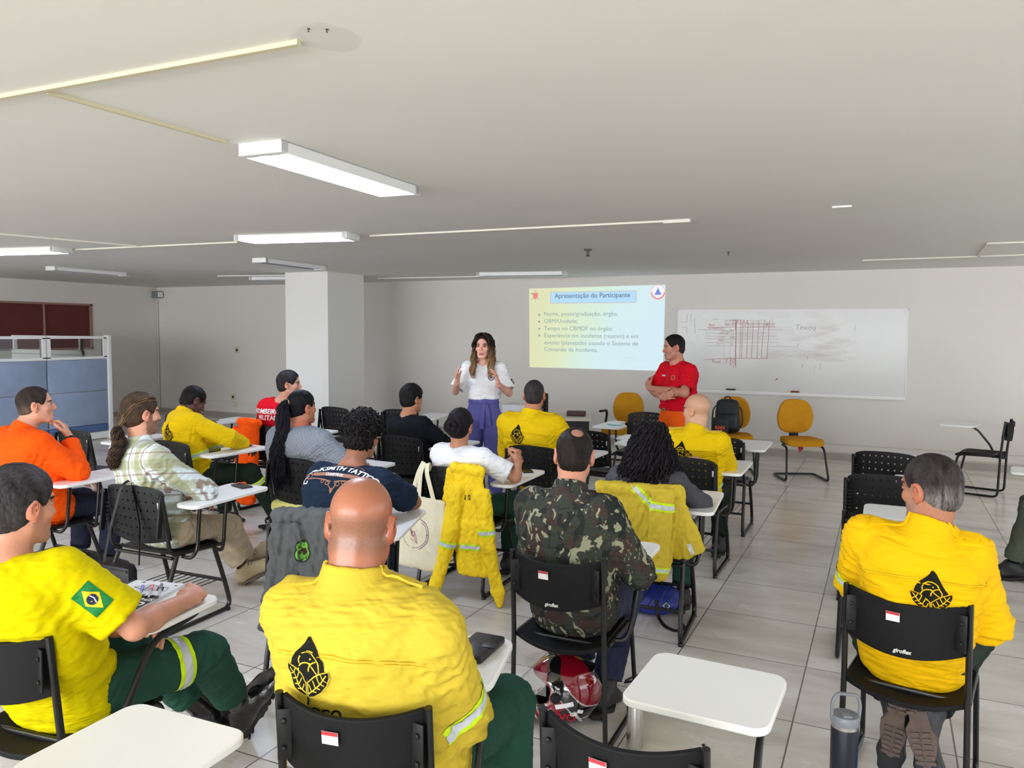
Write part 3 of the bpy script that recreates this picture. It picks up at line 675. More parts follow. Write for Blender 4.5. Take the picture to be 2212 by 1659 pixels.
R = math.radians
GA, GB = 'perforated back tablet chairs', 'band back tablet chairs'
A_CHAIRS = {   # x, y, yaw(deg), label
 'a1': (-3.82, 3.00, 2, 'perforated black tablet chair of the person in plaid shirt, dark pouch hanging behind it'),
 'a2': (-6.41, 4.46, 0, 'empty perforated black chair just beyond the person in the orange jacket'),
 'a3': (-5.10, 4.36, -5, 'perforated black chair of the yellow shirted person bent over writing at left'),
 'a4': (-3.68, 4.16, -2, 'black chair of the person with long black ponytail and grey quilted top'),
 'a5': (-5.74, 7.21, -7, 'empty perforated black chair in front of the white pillar base'),
 'a6': (-4.92, 7.35, 8, 'perforated empty chair partly hidden behind the person in black sweater'),
 'a7': (-3.69, 5.50, -4, 'dark chair of the person in the black sweater'),
 'a8': (-2.52, 4.36, 1, 'chair with a tote bag and yellow jacket hanging from its back'),
 'a9': (-2.45, 5.47, -2, 'perforated chair of the middle yellow shirt with a close cropped dark head'),
 'a10': (-2.41, 6.58, -8, 'empty perforated chair between the middle yellow shirt and the black curls'),
 'a11': (-2.35, 8.45, 176, 'empty perforated chair in front of the standing person in red, phone on its tablet'),
 'a12': (-1.27, 5.48, 0, 'perforated chair of the shaven headed person in yellow at right of centre'),
 'a13': (-1.28, 6.72, 0, 'empty perforated chair just beyond the shaven headed person in yellow'),
 'a14': (0.02, 6.45, -8, 'farther of the two empty perforated chairs beyond the aisle, right side'),
 'a15': (0.02, 5.38, 0, 'nearer empty perforated chair beyond the aisle, with paint specks on its back'),
 'a16': (-1.20, 4.16, 4, 'chair of the person with long black curls, a yellow jacket draped over it'),
 'a17': (-2.40, 2.86, 18, 'chair with a grey sweatshirt over it, of the curly head in navy tee'),
 'a18': (-6.10, 5.60, -4, 'empty chair with white tablet between yellow writer and red shirt at left'),
 'a19': (-5.27, 5.50, -4, 'chair of the red shirted person behind the ponytail'),
 'a20': (-5.02, 3.05, 0, 'chair of the person in the orange jacket at left'),
 'a24': (1.56, 6.45, 82, 'chair at the right picture edge under the person in olive trousers'),
 'a23': (-6.7, 5.9, 0, 'farthest empty chair at left whose white tablet shows above another'),
}
B_CHAIRS = {
 'b1': (-2.385, 1.40, 7, 1, 'band back chair of the person in yellow tee at the lower left'),
 'b2': (-1.15, 1.50, 14, 1, 'band back chair of the bald person in the yellow shirt, front row'),
 'b3': (0.09, 3.00, -9, 0, 'band back chair of the greying person in yellow at right'),
 'b4': (-1.18, 2.88, 1, 1, 'band back chair of the person in camouflage'),
 'b0': (-0.52, 1.66, -2, 1, 'empty band back chair with white tablet at the bottom centre right'),
 'b5': (0.03, 4.30, 0, 1, 'empty band back chair with white tablet just beyond the greying person in yellow'),
 'b6': (1.22, 9.75, 75, 1, 'lone band back chair by the back wall at far right'),
 'b7': (-1.63, 0.72, 2, 1, 'chair in the bottom left corner with only its white tablet in view'),
}
CH = {}
pa_ = shell_chair(); first = True
for k, (x, y, a, lab) in A_CHAIRS.items():
    o = pa_ if first else copy_tree(pa_); first = False
    o.location = (x, y, 0); o.rotation_euler = (0, 0, R(a)); tag(o, lab, 'chair', GA); CH[k] = o
pt = band_chair(True); first = True
for k, (x, y, a, t, lab) in B_CHAIRS.items():
    if not t: continue
    o = pt if first else copy_tree(pt); first = False
    o.location = (x, y, 0); o.rotation_euler = (0, 0, R(a)); tag(o, lab, 'chair', GB); CH[k] = o
x, y, a, t, lab = B_CHAIRS['b3']; o = band_chair(False); o.location = (x, y, 0); o.rotation_euler = (0, 0, R(a)); tag(o, lab, 'chair', GB); CH['b3'] = o

def yellow_chair(label, loc, rz, arms=False):
    M_Y = mat('mustard_fabric', (206, 144, 30), 0.85, bump=0.3, bscale=240, var=0.06, vscale=14, spec=0.2)
    e = empty('upholstered_chair', loc, rz, label, 'chair', 'mustard yellow visitor chairs')
    def back(th, inset):
        mb = MB(); pts = []
        for k in range(40):
            a = 2*PI*k/40; c, s = math.cos(a), math.sin(a); n = 3.2
            x = math.copysign(abs(c)**(2/n), c)*0.215; z = math.copysign(abs(s)**(2/n), s)*0.205
            x *= 1-0.16*(z/0.205) if z > 0 else 1-0.06*(-z/0.205); pts.append((x, z))
        rings = [(-th/2, 0.90), (-th/2, 0.985), (-th*0.3, 1.0), (th*0.3, 1.0), (th/2, 0.97), (th/2+0.004, 0.85), (th/2+0.008, 0.5), (th/2+0.010, 0.15)]
        vs = []
        for yy, sc in rings:
            for x, z in pts: vs.append((x*sc, yy+0.03*(x*sc/0.215)**2, 0.72+z*sc))
        n = 40; f = [(i*n+k, (i+1)*n+k, (i+1)*n+(k+1) % n, i*n+(k+1) % n) for i in range(len(rings)-1) for k in range(n)]
        f += [tuple(range(n)), tuple((len(rings)-1)*n+k for k in range(n))[::-1]]
        mb.add(vs, f); return mb
    back(0.05, 0).build('backrest', M_Y, e, smooth=50)
    pts = rpoly([(-0.19, 0.04), (0.19, 0.04), (0.235, 0.44), (-0.235, 0.44)], [0.06, 0.06, 0.10, 0.10], 6)
    mb = MB(); rings = [(0.43, 0.96), (0.435, 1.0), (0.46, 1.0), (0.482, 0.96), (0.487, 0.8), (0.484, 0.3)]; n = len(pts); vs = []
    for z, sc in rings:
        for x, y in pts: vs.append((x*sc, 0.24+(y-0.24)*sc, z-0.03*max(0, (0.24+(y-0.24)*sc-0.34)/0.1)**2))
    f = [(i*n+k, i*n+(k+1) % n, (i+1)*n+(k+1) % n, (i+1)*n+k) for i in range(len(rings)-1) for k in range(n)]+[tuple(range(n))[::-1], tuple((len(rings)-1)*n+k for k in range(n))]
    mb.add(vs, f); mb.build('seat', M_Y, e, smooth=50)
    mb = MB(); mb.prism([(x*0.97, 0.24+(y-0.24)*0.97) for x, y in pts], 0.415, 0.43); mb.box((0, -0.005, 0.50), (0.11, 0.02, 0.24), bev=0.006); mb.box((0, 0.08, 0.405), (0.11, 0.2, 0.02)); mb.build('bracket', M_BPLAST, e, smooth=30)
    for s in (-1, 1):
        MB().tube([(s*0.05, 0.10, 0.40), (s*0.20, 0.16, 0.395), (s*0.215, 0.40, 0.39), (s*0.245, 0.50, 0.015), (s*0.245, 0.02, 0.015), (0, 0.02, 0.015)], 0.0125, 8, fr=0.06).build('leg', M_BLACK, e, smooth=45)
    if arms:
        for s in (-1, 1):
            MB().tube([(s*0.20, 0.16, 0.41), (s*0.28, 0.14, 0.50), (s*0.285, 0.08, 0.62), (s*0.28, 0.10, 0.68), (s*0.275, 0.32, 0.685)], 0.016, 8, fr=0.07, flat=1.0).build('armrest', M_BPLAST, e, smooth=45)
    return e
yc1 = yellow_chair('mustard yellow chair standing empty by the wall under the whiteboard', (-0.98, 10.02, 0), R(180+25))
yc2 = yellow_chair('mustard yellow chair with the black backpack on it', (-1.72, 10.05, 0), R(180+14))
yc3 = yellow_chair('mustard yellow chair with black armrests left of the person in red', (-3.05, 10.0, 0), R(180-6), True)
mb = MB(); mb.add([(0.0, 0.30, 0.42), (0.07, 0.30, 0.42), (0.05, 0.31, 0.36), (0.035, 0.31, 0.32), (-0.01, 0.31, 0.36)], [(0, 1, 2, 3, 4)])
mb.build('red_tag', mat('red_cloth', (176, 40, 60), 0.7), yc1, smooth=0, solid=0.002)
# black mesh office chair behind the desk
e = empty('mesh_office_chair', (-3.86, 9.10, 0), R(120), 'black high back office chair beyond the desk', 'chair')
def MBk(u, v):
    x = (2*u-1)*0.21*(1-0.18*v); return (x, -0.02+0.05*(2*u-1)**2, 0.50+v*0.44)
MB().grid(MBk, 10, 10).build('backrest', mat('black_mesh', (18, 18, 20), 0.8), e, smooth=60, solid=0.03, bevel=0.008)
MB().box((0, 0.24, 0.46), (0.48, 0.46, 0.07), bev=0.03).build('seat', M_BFAB, e)
mb = MB(); mb.lathe([(0.025, 0.08), (0.025, 0.44)], (0, 0.24, 0), 12); mb.build('column', M_BLACK, e)
for k in range(5):
    a = 2*PI*k/5; MB().tube([(0, 0.24, 0.10), (0.3*math.cos(a), 0.24+0.3*math.sin(a), 0.06)], 0.018, 8).lathe([(0.03, -0.012), (0.03, 0.012)], (0.3*math.cos(a), 0.24+0.3*math.sin(a), 0.03), 12, axis=(math.sin(a), -math.cos(a), 0)).build('leg', M_BLACK, e)
for s in (-1, 1): MB().tube([(s*0.24, 0.2, 0.45), (s*0.29, 0.2, 0.5), (s*0.29, 0.1, 0.66), (s*0.28, 0.38, 0.67)], 0.014, 8, fr=0.05).build('armrest', M_BPLAST, e)
# ------------------------------------------------------------------ bodies: smooth distance fields turned into one continuous surface
V3 = lambda *a: np.array(a, dtype=np.float64)
def nrm(v): v = np.asarray(v, float); return v/(np.linalg.norm(v)+1e-12)
class SDF:
    def __init__(s, lo, hi, h):
        s.lo = np.array(lo, float); s.h = h; s.n = np.ceil((np.array(hi)-s.lo)/h).astype(int)+1
        s.f = np.full(s.n, 9.0, np.float32)
    def _win(s, lo, hi):
        a = np.clip(np.floor((np.array(lo)-s.lo)/s.h).astype(int), 0, s.n); b = np.clip(np.ceil((np.array(hi)-s.lo)/s.h).astype(int)+1, 0, s.n)
        if np.any(b <= a): return None
        g = [(s.lo[i]+s.h*np.arange(a[i], b[i])).astype(np.float32) for i in range(3)]
        return (slice(a[0], b[0]), slice(a[1], b[1]), slice(a[2], b[2])), g[0][:, None, None], g[1][None, :, None], g[2][None, None, :]
    def _mix(s, sl, d, k, op):
        f = s.f[sl]
        if op == 'add':
            h = np.clip(0.5+0.5*(f-d)/k, 0, 1); r = f*(1-h)+d*h-k*h*(1-h); r = np.where(f > 8, d, r)
        elif op == 'sub':
            h = np.clip(0.5-0.5*(f+d)/k, 0, 1); r = f*(1-h)-d*h+k*h*(1-h)
        else:  # intersect
            h = np.clip(0.5-0.5*(d-f)/k, 0, 1); r = d*(1-h)+f*h+k*h*(1-h)
        s.f[sl] = r
    def cone(s, a, b, ra, rb, k=0.02, op='add'):
        a = np.asarray(a, float); b = np.asarray(b, float); r = max(ra, rb)+k+0.03
        w_ = s._win(np.minimum(a, b)-r, np.maximum(a, b)+r)
        if w_ is None: return s
        sl, X, Y, Z = w_; d = b-a; L2 = max(d@d, 1e-9)
        t = np.clip(((X-a[0])*d[0]+(Y-a[1])*d[1]+(Z-a[2])*d[2])/L2, 0, 1)
        D = np.sqrt((X-a[0]-t*d[0])**2+(Y-a[1]-t*d[1])**2+(Z-a[2]-t*d[2])**2)-(ra+(rb-ra)*t)
        s._mix(sl, D, k, op); return s
    def ell(s, c, r, M=None, k=0.02, op='add'):
        c = np.asarray(c, float); r = np.asarray(r, float); R_ = max(r)+k+0.03
        w_ = s._win(c-R_, c+R_)
        if w_ is None: return s
        sl, X, Y, Z = w_; X = X-c[0]; Y = Y-c[1]; Z = Z-c[2]
        if M is None: M = np.eye(3)
        q = [X*M[0, i]+Y*M[1, i]+Z*M[2, i] for i in range(3)]   # columns of M are the local axes
        n0 = np.sqrt((q[0]/r[0])**2+(q[1]/r[1])**2+(q[2]/r[2])**2); n1 = np.sqrt((q[0]/r[0]**2)**2+(q[1]/r[1]**2)**2+(q[2]/r[2]**2)**2)+1e-9
        s._mix(sl, n0*(n0-1)/n1, k, op); return s
    def seg(s, a, b, side, ra, rb, k=0.03, op='add', pw=2.0):
        """segment of elliptical cross-section; ra=(along side, across)"""
        a = np.asarray(a, float); b = np.asarray(b, float); r = max(*ra, *rb)+k+0.03
        w_ = s._win(np.minimum(a, b)-r, np.maximum(a, b)+r)
        if w_ is None: return s
        sl, X, Y, Z = w_; d = b-a; L_ = np.linalg.norm(d); e = d/L_; side = np.asarray(side, float); u = nrm(side-e*(side@e)); v = np.cross(e, u)
        X = X-a[0]; Y = Y-a[1]; Z = Z-a[2]
        tt = X*e[0]+Y*e[1]+Z*e[2]; t = np.clip(tt/L_, 0, 1); w2 = tt-t*L_
        U = X*u[0]+Y*u[1]+Z*u[2]; Vv = X*v[0]+Y*v[1]+Z*v[2]
        ru = ra[0]+(rb[0]-ra[0])*t; rv = ra[1]+(rb[1]-ra[1])*t; rm = np.minimum(ru, rv)
        n0 = ((np.abs(U/ru))**pw+(np.abs(Vv/rv))**pw+(np.abs(w2/rm))**pw)**(1/pw)
        s._mix(sl, (n0-1)*rm, k, op); return s
    def plane(s, p, n, k=0.004, lo=None, hi=None):
        """keep the side the normal points away from; limited to a window"""
        p = np.asarray(p, float); n = nrm(n)
        w_ = s._win(s.lo if lo is None else lo, (s.lo+s.n*s.h) if hi is None else hi)
        if w_ is None: return s
        sl, X, Y, Z = w_; D = ((X-p[0])*n[0]+(Y-p[1])*n[1]+(Z-p[2])*n[2])
        s._mix(sl, np.broadcast_to(D, s.f[sl].shape).astype(np.float32), k, 'int'); return s
    def at(s, P):
        q = (np.asarray(P)-s.lo)/s.h; i = np.clip(np.floor(q).astype(int), 0, s.n-2); t = q-i; out = 0
        for dx in (0, 1):
            for dy in (0, 1):
                for dz in (0, 1):
                    w_ = (t[:, 0] if dx else 1-t[:, 0])*(t[:, 1] if dy else 1-t[:, 1])*(t[:, 2] if dz else 1-t[:, 2])
                    out = out + w_*s.f[i[:, 0]+dx, i[:, 1]+dy, i[:, 2]+dz]
        return out
    def mesh(s, smooth=1):
        f = s.f; f[0], f[-1] = 9, 9; f[:, 0], f[:, -1] = 9, 9; f[:, :, 0], f[:, :, -1] = 9, 9
        ins = f < 0
        c = np.zeros(np.array(f.shape)-1, np.int8)
        for dx in (0, 1):
            for dy in (0, 1):
                for dz in (0, 1): c += ins[dx:dx+c.shape[0], dy:dy+c.shape[1], dz:dz+c.shape[2]]
        act = (c > 0) & (c < 8); I = np.argwhere(act); idx = np.full(act.shape, -1, np.int64); idx[act] = np.arange(len(I))
        acc = np.zeros((len(I), 3)); cnt = np.zeros(len(I))
        cor = [(0, 0, 0), (1, 0, 0), (0, 1, 0), (1, 1, 0), (0, 0, 1), (1, 0, 1), (0, 1, 1), (1, 1, 1)]
        val = [f[I[:, 0]+a, I[:, 1]+b, I[:, 2]+d] for a, b, d in cor]
        for a, b in ((0, 1), (2, 3), (4, 5), (6, 7), (0, 2), (1, 3), (4, 6), (5, 7), (0, 4), (1, 5), (2, 6), (3, 7)):
            va, vb = val[a], val[b]; m = (va < 0) != (vb < 0); t = np.where(m, va/np.where(m, va-vb, 1), 0)
            p = np.array(cor[a])[None]+(np.array(cor[b])-np.array(cor[a]))[None]*t[:, None]; acc += np.where(m[:, None], p, 0); cnt += m
        P = s.lo+s.h*(I+acc/cnt[:, None])
        Q = []
        for ax in range(3):
            o = [1, 1, 1]; o[ax] = 0
            A = [slice(1, None) if i != ax else slice(None, -1) for i in range(3)]
            sh = tuple(slice(1, -1) if i != ax else slice(None) for i in range(3))
            f0 = ins[sh]; n0 = tuple(slice(None, -1) if i == ax else slice(None) for i in range(3)); n1 = tuple(slice(1, None) if i == ax else slice(None) for i in range(3))
            a_, b_ = f0[n0], f0[n1]; E_ = np.argwhere(a_ != b_); flip = a_[tuple(E_.T)]
            base = E_.copy()
            for i in range(3):
                if i != ax: base[:, i] += 1
            u, v = [(1, 2), (2, 0), (0, 1)][ax]
            def cell(du, dv):
                q = base.copy(); q[:, u] -= du; q[:, v] -= dv; return idx[tuple(q.T)]
            q = np.stack([cell(1, 1), cell(0, 1), cell(0, 0), cell(1, 0)], 1)
            q[~flip] = q[~flip][:, ::-1]; Q.append(q)
        Q = np.concatenate(Q); Q = Q[(Q >= 0).all(1)]
        for _ in range(smooth): P = lap(P, Q, 0.5)
        return P, Q
def lap(P, Q, w_):
    S_ = np.zeros_like(P); n = np.zeros(len(P))
    for a, b in ((0, 1), (1, 2), (2, 3), (3, 0)):
        for i, j in ((a, b), (b, a)):
            for c in range(3): S_[:, c] += np.bincount(Q[:, i], P[Q[:, j], c], len(P))
            n += np.bincount(Q[:, i], minlength=len(P))
    return P*(1-w_)+w_*S_/np.maximum(n, 1)[:, None]
def vnormals(P, Q):
    N_ = np.cross(P[Q[:, 2]]-P[Q[:, 0]], P[Q[:, 3]]-P[Q[:, 1]]); out = np.zeros_like(P)
    for k in range(4):
        for c in range(3): out[:, c] += np.bincount(Q[:, k], N_[:, c], len(P))
    return out/(np.linalg.norm(out, axis=1)[:, None]+1e-12)
def noise3(P, sc, seed):
    r = np.random.RandomState(seed); o = np.zeros(len(P)); a = 1
    P = P*sc
    for k in range(4):
        d = r.normal(size=(3, 3)); q = P@d; ph = r.uniform(0, 6.28, 3)
        o += a*np.sin(q[:, 0]+ph[0]+1.7*np.sin(q[:, 1]*0.8+ph[1]))*np.cos(q[:, 2]*0.9+ph[2]); a *= 0.6; P = P*1.7
    return o/1.6
def mesh_obj(name, P, Q, m, parent, col=None, extra=None, smooth=True):
    me = bpy.data.meshes.new(name)
    me.vertices.add(len(P)); me.vertices.foreach_set('co', np.asarray(P, np.float32).ravel())
    k = Q.shape[1]; me.loops.add(len(Q)*k); me.loops.foreach_set('vertex_index', np.asarray(Q, np.int32).ravel())
    me.polygons.add(len(Q)); me.polygons.foreach_set('loop_start', np.arange(0, len(Q)*k, k, dtype=np.int32)); me.polygons.foreach_set('loop_total', np.full(len(Q), k, np.int32))
    me.polygons.foreach_set('use_smooth', np.ones(len(Q), bool) if smooth else np.zeros(len(Q), bool)); me.update(calc_edges=True)
    if col is not None:
        ca = me.color_attributes.new('Col', 'FLOAT_COLOR', 'POINT'); c4 = np.ones((len(P), 4), np.float32); c4[:, :3] = col; ca.data.foreach_set('color', c4.ravel())
    me.materials.append(m); o = bpy.data.objects.new(name, me); COL.objects.link(o)
    if parent is not None: o.parent = parent
    return o
def bvh_of(P, Q): return BVHTree.FromPolygons([tuple(p) for p in P], [tuple(q) for q in Q])
def band(name, P, Q, mask, off, m, parent):
    """raised shell over the faces of a garment whose vertices satisfy mask"""
    q = Q[mask[Q].all(1)]
    if len(q) == 0: return None
    u, inv = np.unique(q, return_inverse=True); N_ = vnormals(P, Q)
    return mesh_obj(name, P[u]+N_[u]*off, inv.reshape(q.shape), m, parent)
def clean_band(name, P, Q, mask, cuts, off, m, parent):
    """band of a garment trimmed by exact planes; cuts = [(point, normal)] keeps the side opposite the normal"""
    q = Q[mask[Q].any(1)]
    if len(q) == 0: return None
    N_ = vnormals(P, Q); u, inv = np.unique(q, return_inverse=True); inv = inv.reshape(q.shape); bm = bmesh.new(); vs = [bm.verts.new(tuple(p)) for p in P[u]+N_[u]*off]
    for f in inv:
        try: bm.faces.new([vs[i] for i in f]).smooth = True
        except ValueError: pass
    for co, no in cuts: bmesh.ops.bisect_plane(bm, geom=list(bm.verts)+list(bm.edges)+list(bm.faces), plane_co=tuple(co), plane_no=tuple(no), clear_outer=True)
    if not bm.faces: bm.free(); return None
    me = bpy.data.meshes.new(name); bm.to_mesh(me); bm.free(); me.materials.append(m); o = bpy.data.objects.new(name, me); COL.objects.link(o); o.parent = parent; return o
def rotm(yaw=0, pitch=0, roll=0):
    """columns = local x (right), y (forward), z (up). yaw about z (left +), pitch + looks up, roll + tilts to the right"""
    return np.array((Euler((0, 0, math.radians(yaw))).to_matrix() @ Euler((math.radians(pitch), 0, 0)).to_matrix() @ Euler((0, math.radians(roll), 0)).to_matrix()))
def axes_from(d, n):
    d = nrm(d); n = np.asarray(n, float); n = nrm(n-d*(n@d)); return d, n, np.cross(d, n)

SK = {'fair': (214, 160, 134), 'tan': (190, 134, 104), 'mid': (172, 116, 88), 'brown': (140, 90, 64), 'dark': (84, 56, 46)}
M_SKIN = mat('skin', (200, 150, 120), 0.48, vcol=True, bump=0.10, bscale=130, spec=0.4)
M_SKINS = mat('skin_shiny', (200, 150, 120), 0.33, vcol=True, bump=0.05, bscale=160, spec=0.5)

def head_sdf(S, H, M, sc=1.0, jaw=1.0, ears=True, fat=1.0):
    T = lambda x, y, z: H+M@(V3(x, y, z)*sc)
    g = sc
    S.ell(T(0, -0.012, 0.036), V3(0.0765, 0.096, 0.084)*g, M, 0.02)
    S.ell(T(0, 0.022, -0.045), V3(0.060*jaw, 0.064, 0.073)*g, M, 0.03)
    S.cone(T(-0.012*jaw, 0.070, -0.103), T(0.012*jaw, 0.070, -0.103), 0.015*g, 0.015*g, 0.03)
    for s_ in (-1, 1):
        S.cone(T(s_*0.050*jaw, -0.002, -0.06), T(s_*0.028*jaw, 0.055, -0.096), 0.016*g*fat, 0.014*g, 0.03)
        S.ell(T(s_*0.043, 0.056, -0.024), V3(0.022, 0.02, 0.018)*g, M, 0.022)
    S.cone(T(-0.030, 0.079, 0.024), T(0.030, 0.079, 0.024), 0.010*g, 0.010*g, 0.018)
    for s_ in (-1, 1): S.ell(T(s_*0.031, 0.098, 0.004), V3(0.017, 0.016, 0.012)*g, M, 0.016, 'sub')
    for s_ in (-1, 1): S.ell(T(s_*0.031, 0.074, 0.004), V3(0.0135, 0.0125, 0.010)*g, M, 0.003)
    S.cone(T(0, 0.082, 0.018), T(0, 0.104, -0.028), 0.008*g, 0.011*g, 0.014)
    for s_ in (-1, 1): S.ell(T(s_*0.011, 0.096, -0.034), V3(0.008, 0.010, 0.007)*g, M, 0.008)
    S.cone(T(-0.015, 0.084, -0.062), T(0.015, 0.084, -0.062), 0.007*g, 0.007*g, 0.008); S.cone(T(-0.013, 0.083, -0.074), T(0.013, 0.083, -0.074), 0.008*g, 0.008*g, 0.008)
    if ears:
        for s_ in (-1, 1):
            Me = M@rotm(-s_*24, 0, 0)@np.array(Euler((math.radians(-12), 0, 0)).to_matrix())
            S.ell(T(s_*0.083, -0.014, -0.002), V3(0.0085, 0.020, 0.033)*g, Me, 0.006)
            S.ell(T(s_*0.0915, -0.008, 0.004), V3(0.009, 0.011, 0.020)*g, Me, 0.005, 'sub')
            S.cone(T(s_*0.077, 0.002, -0.022), T(s_*0.080, -0.004, -0.034), 0.007*g, 0.008*g, 0.008)

def hand_sdf(S, W, d, n, side, curl=(25, 30, 25), thumb=(35, 20), spread=6, sc=1.0, per=None, k=0.008):
    """W wrist, d direction of the fingers, n palm normal (the side fingers close to), side +1 if the thumb is on +cross(d,n)"""
    d, n, x = axes_from(d, n); x = x*side
    L_ = 0.098*sc
    S.seg(W-d*0.01, W+d*0.03, x, (0.028*sc, 0.020*sc), (0.034*sc, 0.017*sc), 0.02)
    S.seg(W+d*0.03*sc, W+d*0.082*sc, x, (0.036*sc, 0.016*sc), (0.040*sc, 0.0145*sc), 0.015)
    S.cone(W+d*0.025*sc+x*0.02*sc+n*0.006, W+d*0.05*sc+x*0.026*sc+n*0.012, 0.014*sc, 0.013*sc, 0.012)
    lens = ((0.043, 0.026, 0.021), (0.048, 0.030, 0.022), (0.044, 0.028, 0.021), (0.034, 0.021, 0.019)); rad = (0.0088, 0.009, 0.0086, 0.0078)
    for i in range(4):
        off = (0.030-0.020*i)*sc; base = W+d*(0.088-0.004*abs(i-1)-(0.006 if i == 3 else 0))*sc+x*off
        a = math.radians((1.2-i)*spread); dd = d*math.cos(a)+x*math.sin(a); nn = n
        cc = per[i] if per else curl; p = base; r0 = rad[i]*sc
        for j in range(3):
            c = math.radians(cc[j]); dd, nn = dd*math.cos(c)+nn*math.sin(c), nn*math.cos(c)-dd*math.sin(c)
            q = p+dd*lens[i][j]*sc; S.cone(p, q, r0*(1.02-0.06*j), r0*(0.96-0.08*j), k if j else 0.012); p = q
    # thumb
    b0 = W+d*0.028*sc+x*0.026*sc+n*0.004; a = math.radians(thumb[0]); c = math.radians(thumb[1])
    dd = nrm(d*math.cos(a)*math.cos(c)+x*math.sin(a)+n*math.sin(c)); p1 = b0+dd*0.040*sc; dd2 = nrm(dd+d*0.35); p2 = p1+dd2*0.030*sc; dd3 = nrm(dd2+d*0.25-x*0.1); p3 = p2+dd3*0.024*sc
    S.cone(b0, p1, 0.0135*sc, 0.011*sc, 0.012); S.cone(p1, p2, 0.0105*sc, 0.0098*sc, 0.008); S.cone(p2, p3, 0.0098*sc, 0.0082*sc, 0.008)

def ik(a, c, l1, l2, hint):
    a, c = np.asarray(a, float), np.asarray(c, float); v = c-a; D = np.linalg.norm(v)
    if D > (l1+l2)*0.995: c = a+v/D*(l1+l2)*0.995; v = c-a; D = np.linalg.norm(v)
    x = (l1*l1-l2*l2+D*D)/(2*D); h = math.sqrt(max(l1*l1-x*x, 1e-6)); e = v/D; hh = np.asarray(hint, float); hh = nrm(hh-e*(hh@e))
    return a+e*x+hh*h, c

def skeleton(head, head_rot=(0, 0, 0), sh_yaw=0, seat=(0, 0.22, 0.53), size=1.0, width=1.0, lean_side=0.0, knees=None, ankles=None, toes=None, lh=None, rh=None, le=None, re=None, nb=None, sh_drop=0.05, lsh=None, rsh=None, up=0.29, fo=0.25):
    J = {}; J['H'] = V3(*head); J['M'] = rotm(*head_rot); J['pel'] = V3(*seat); J['size'] = size; J['w'] = width
    J['nb'] = V3(*nb) if nb is not None else J['H']+V3(0, -0.055, -0.165)*size
    J['skull'] = J['H']+J['M']@V3(0, -0.025, -0.055)
    sp = J['nb']-J['pel']; J['back'] = nrm(V3(0, -1, 0))
    J['wst'] = J['pel']+sp*0.38+V3(0, -0.035, 0); J['chest'] = J['pel']+sp*0.76+V3(0, -0.03, 0)
    yw = math.radians(sh_yaw); sd = V3(math.cos(yw), math.sin(yw), 0); J['sd'] = sd
    for nme, s_, o in (('l', -1, lsh), ('r', 1, rsh)):
        J[nme+'sh'] = J['nb']+sd*s_*0.172*width*size+V3(0, 0.0, -sh_drop) if o is None else V3(*o)
    J['lh'] = V3(*lh) if lh is not None else J['pel']+V3(-0.12, 0.32, 0.12)
    J['rh'] = V3(*rh) if rh is not None else J['pel']+V3(0.12, 0.32, 0.12)
    J['le'], J['lh'] = ik(J['lsh'], J['lh'], up*size, fo*size, le or (-0.5, -0.3, -0.8)); J['re'], J['rh'] = ik(J['rsh'], J['rh'], up*size, fo*size, re or (0.5, -0.3, -0.8))
    J['lhip'] = J['pel']+V3(-0.095, 0.0, -0.01); J['rhip'] = J['pel']+V3(0.095, 0.0, -0.01)
    kn = knees or ((-0.15, 0.64, 0.50), (0.15, 0.64, 0.50)); an = ankles or ((-0.15, 0.60, 0.10), (0.15, 0.60, 0.10))
    J['lkn'], J['rkn'] = V3(*kn[0]), V3(*kn[1]); J['lan'], J['ran'] = V3(*an[0]), V3(*an[1])
    to = toes or ((0, 1, -0.15), (0, 1, -0.15)); J['lto'], J['rto'] = nrm(to[0]), nrm(to[1])
    return J

def bounds(pts, pad): a = np.array(pts); return a.min(0)-pad, a.max(0)+pad

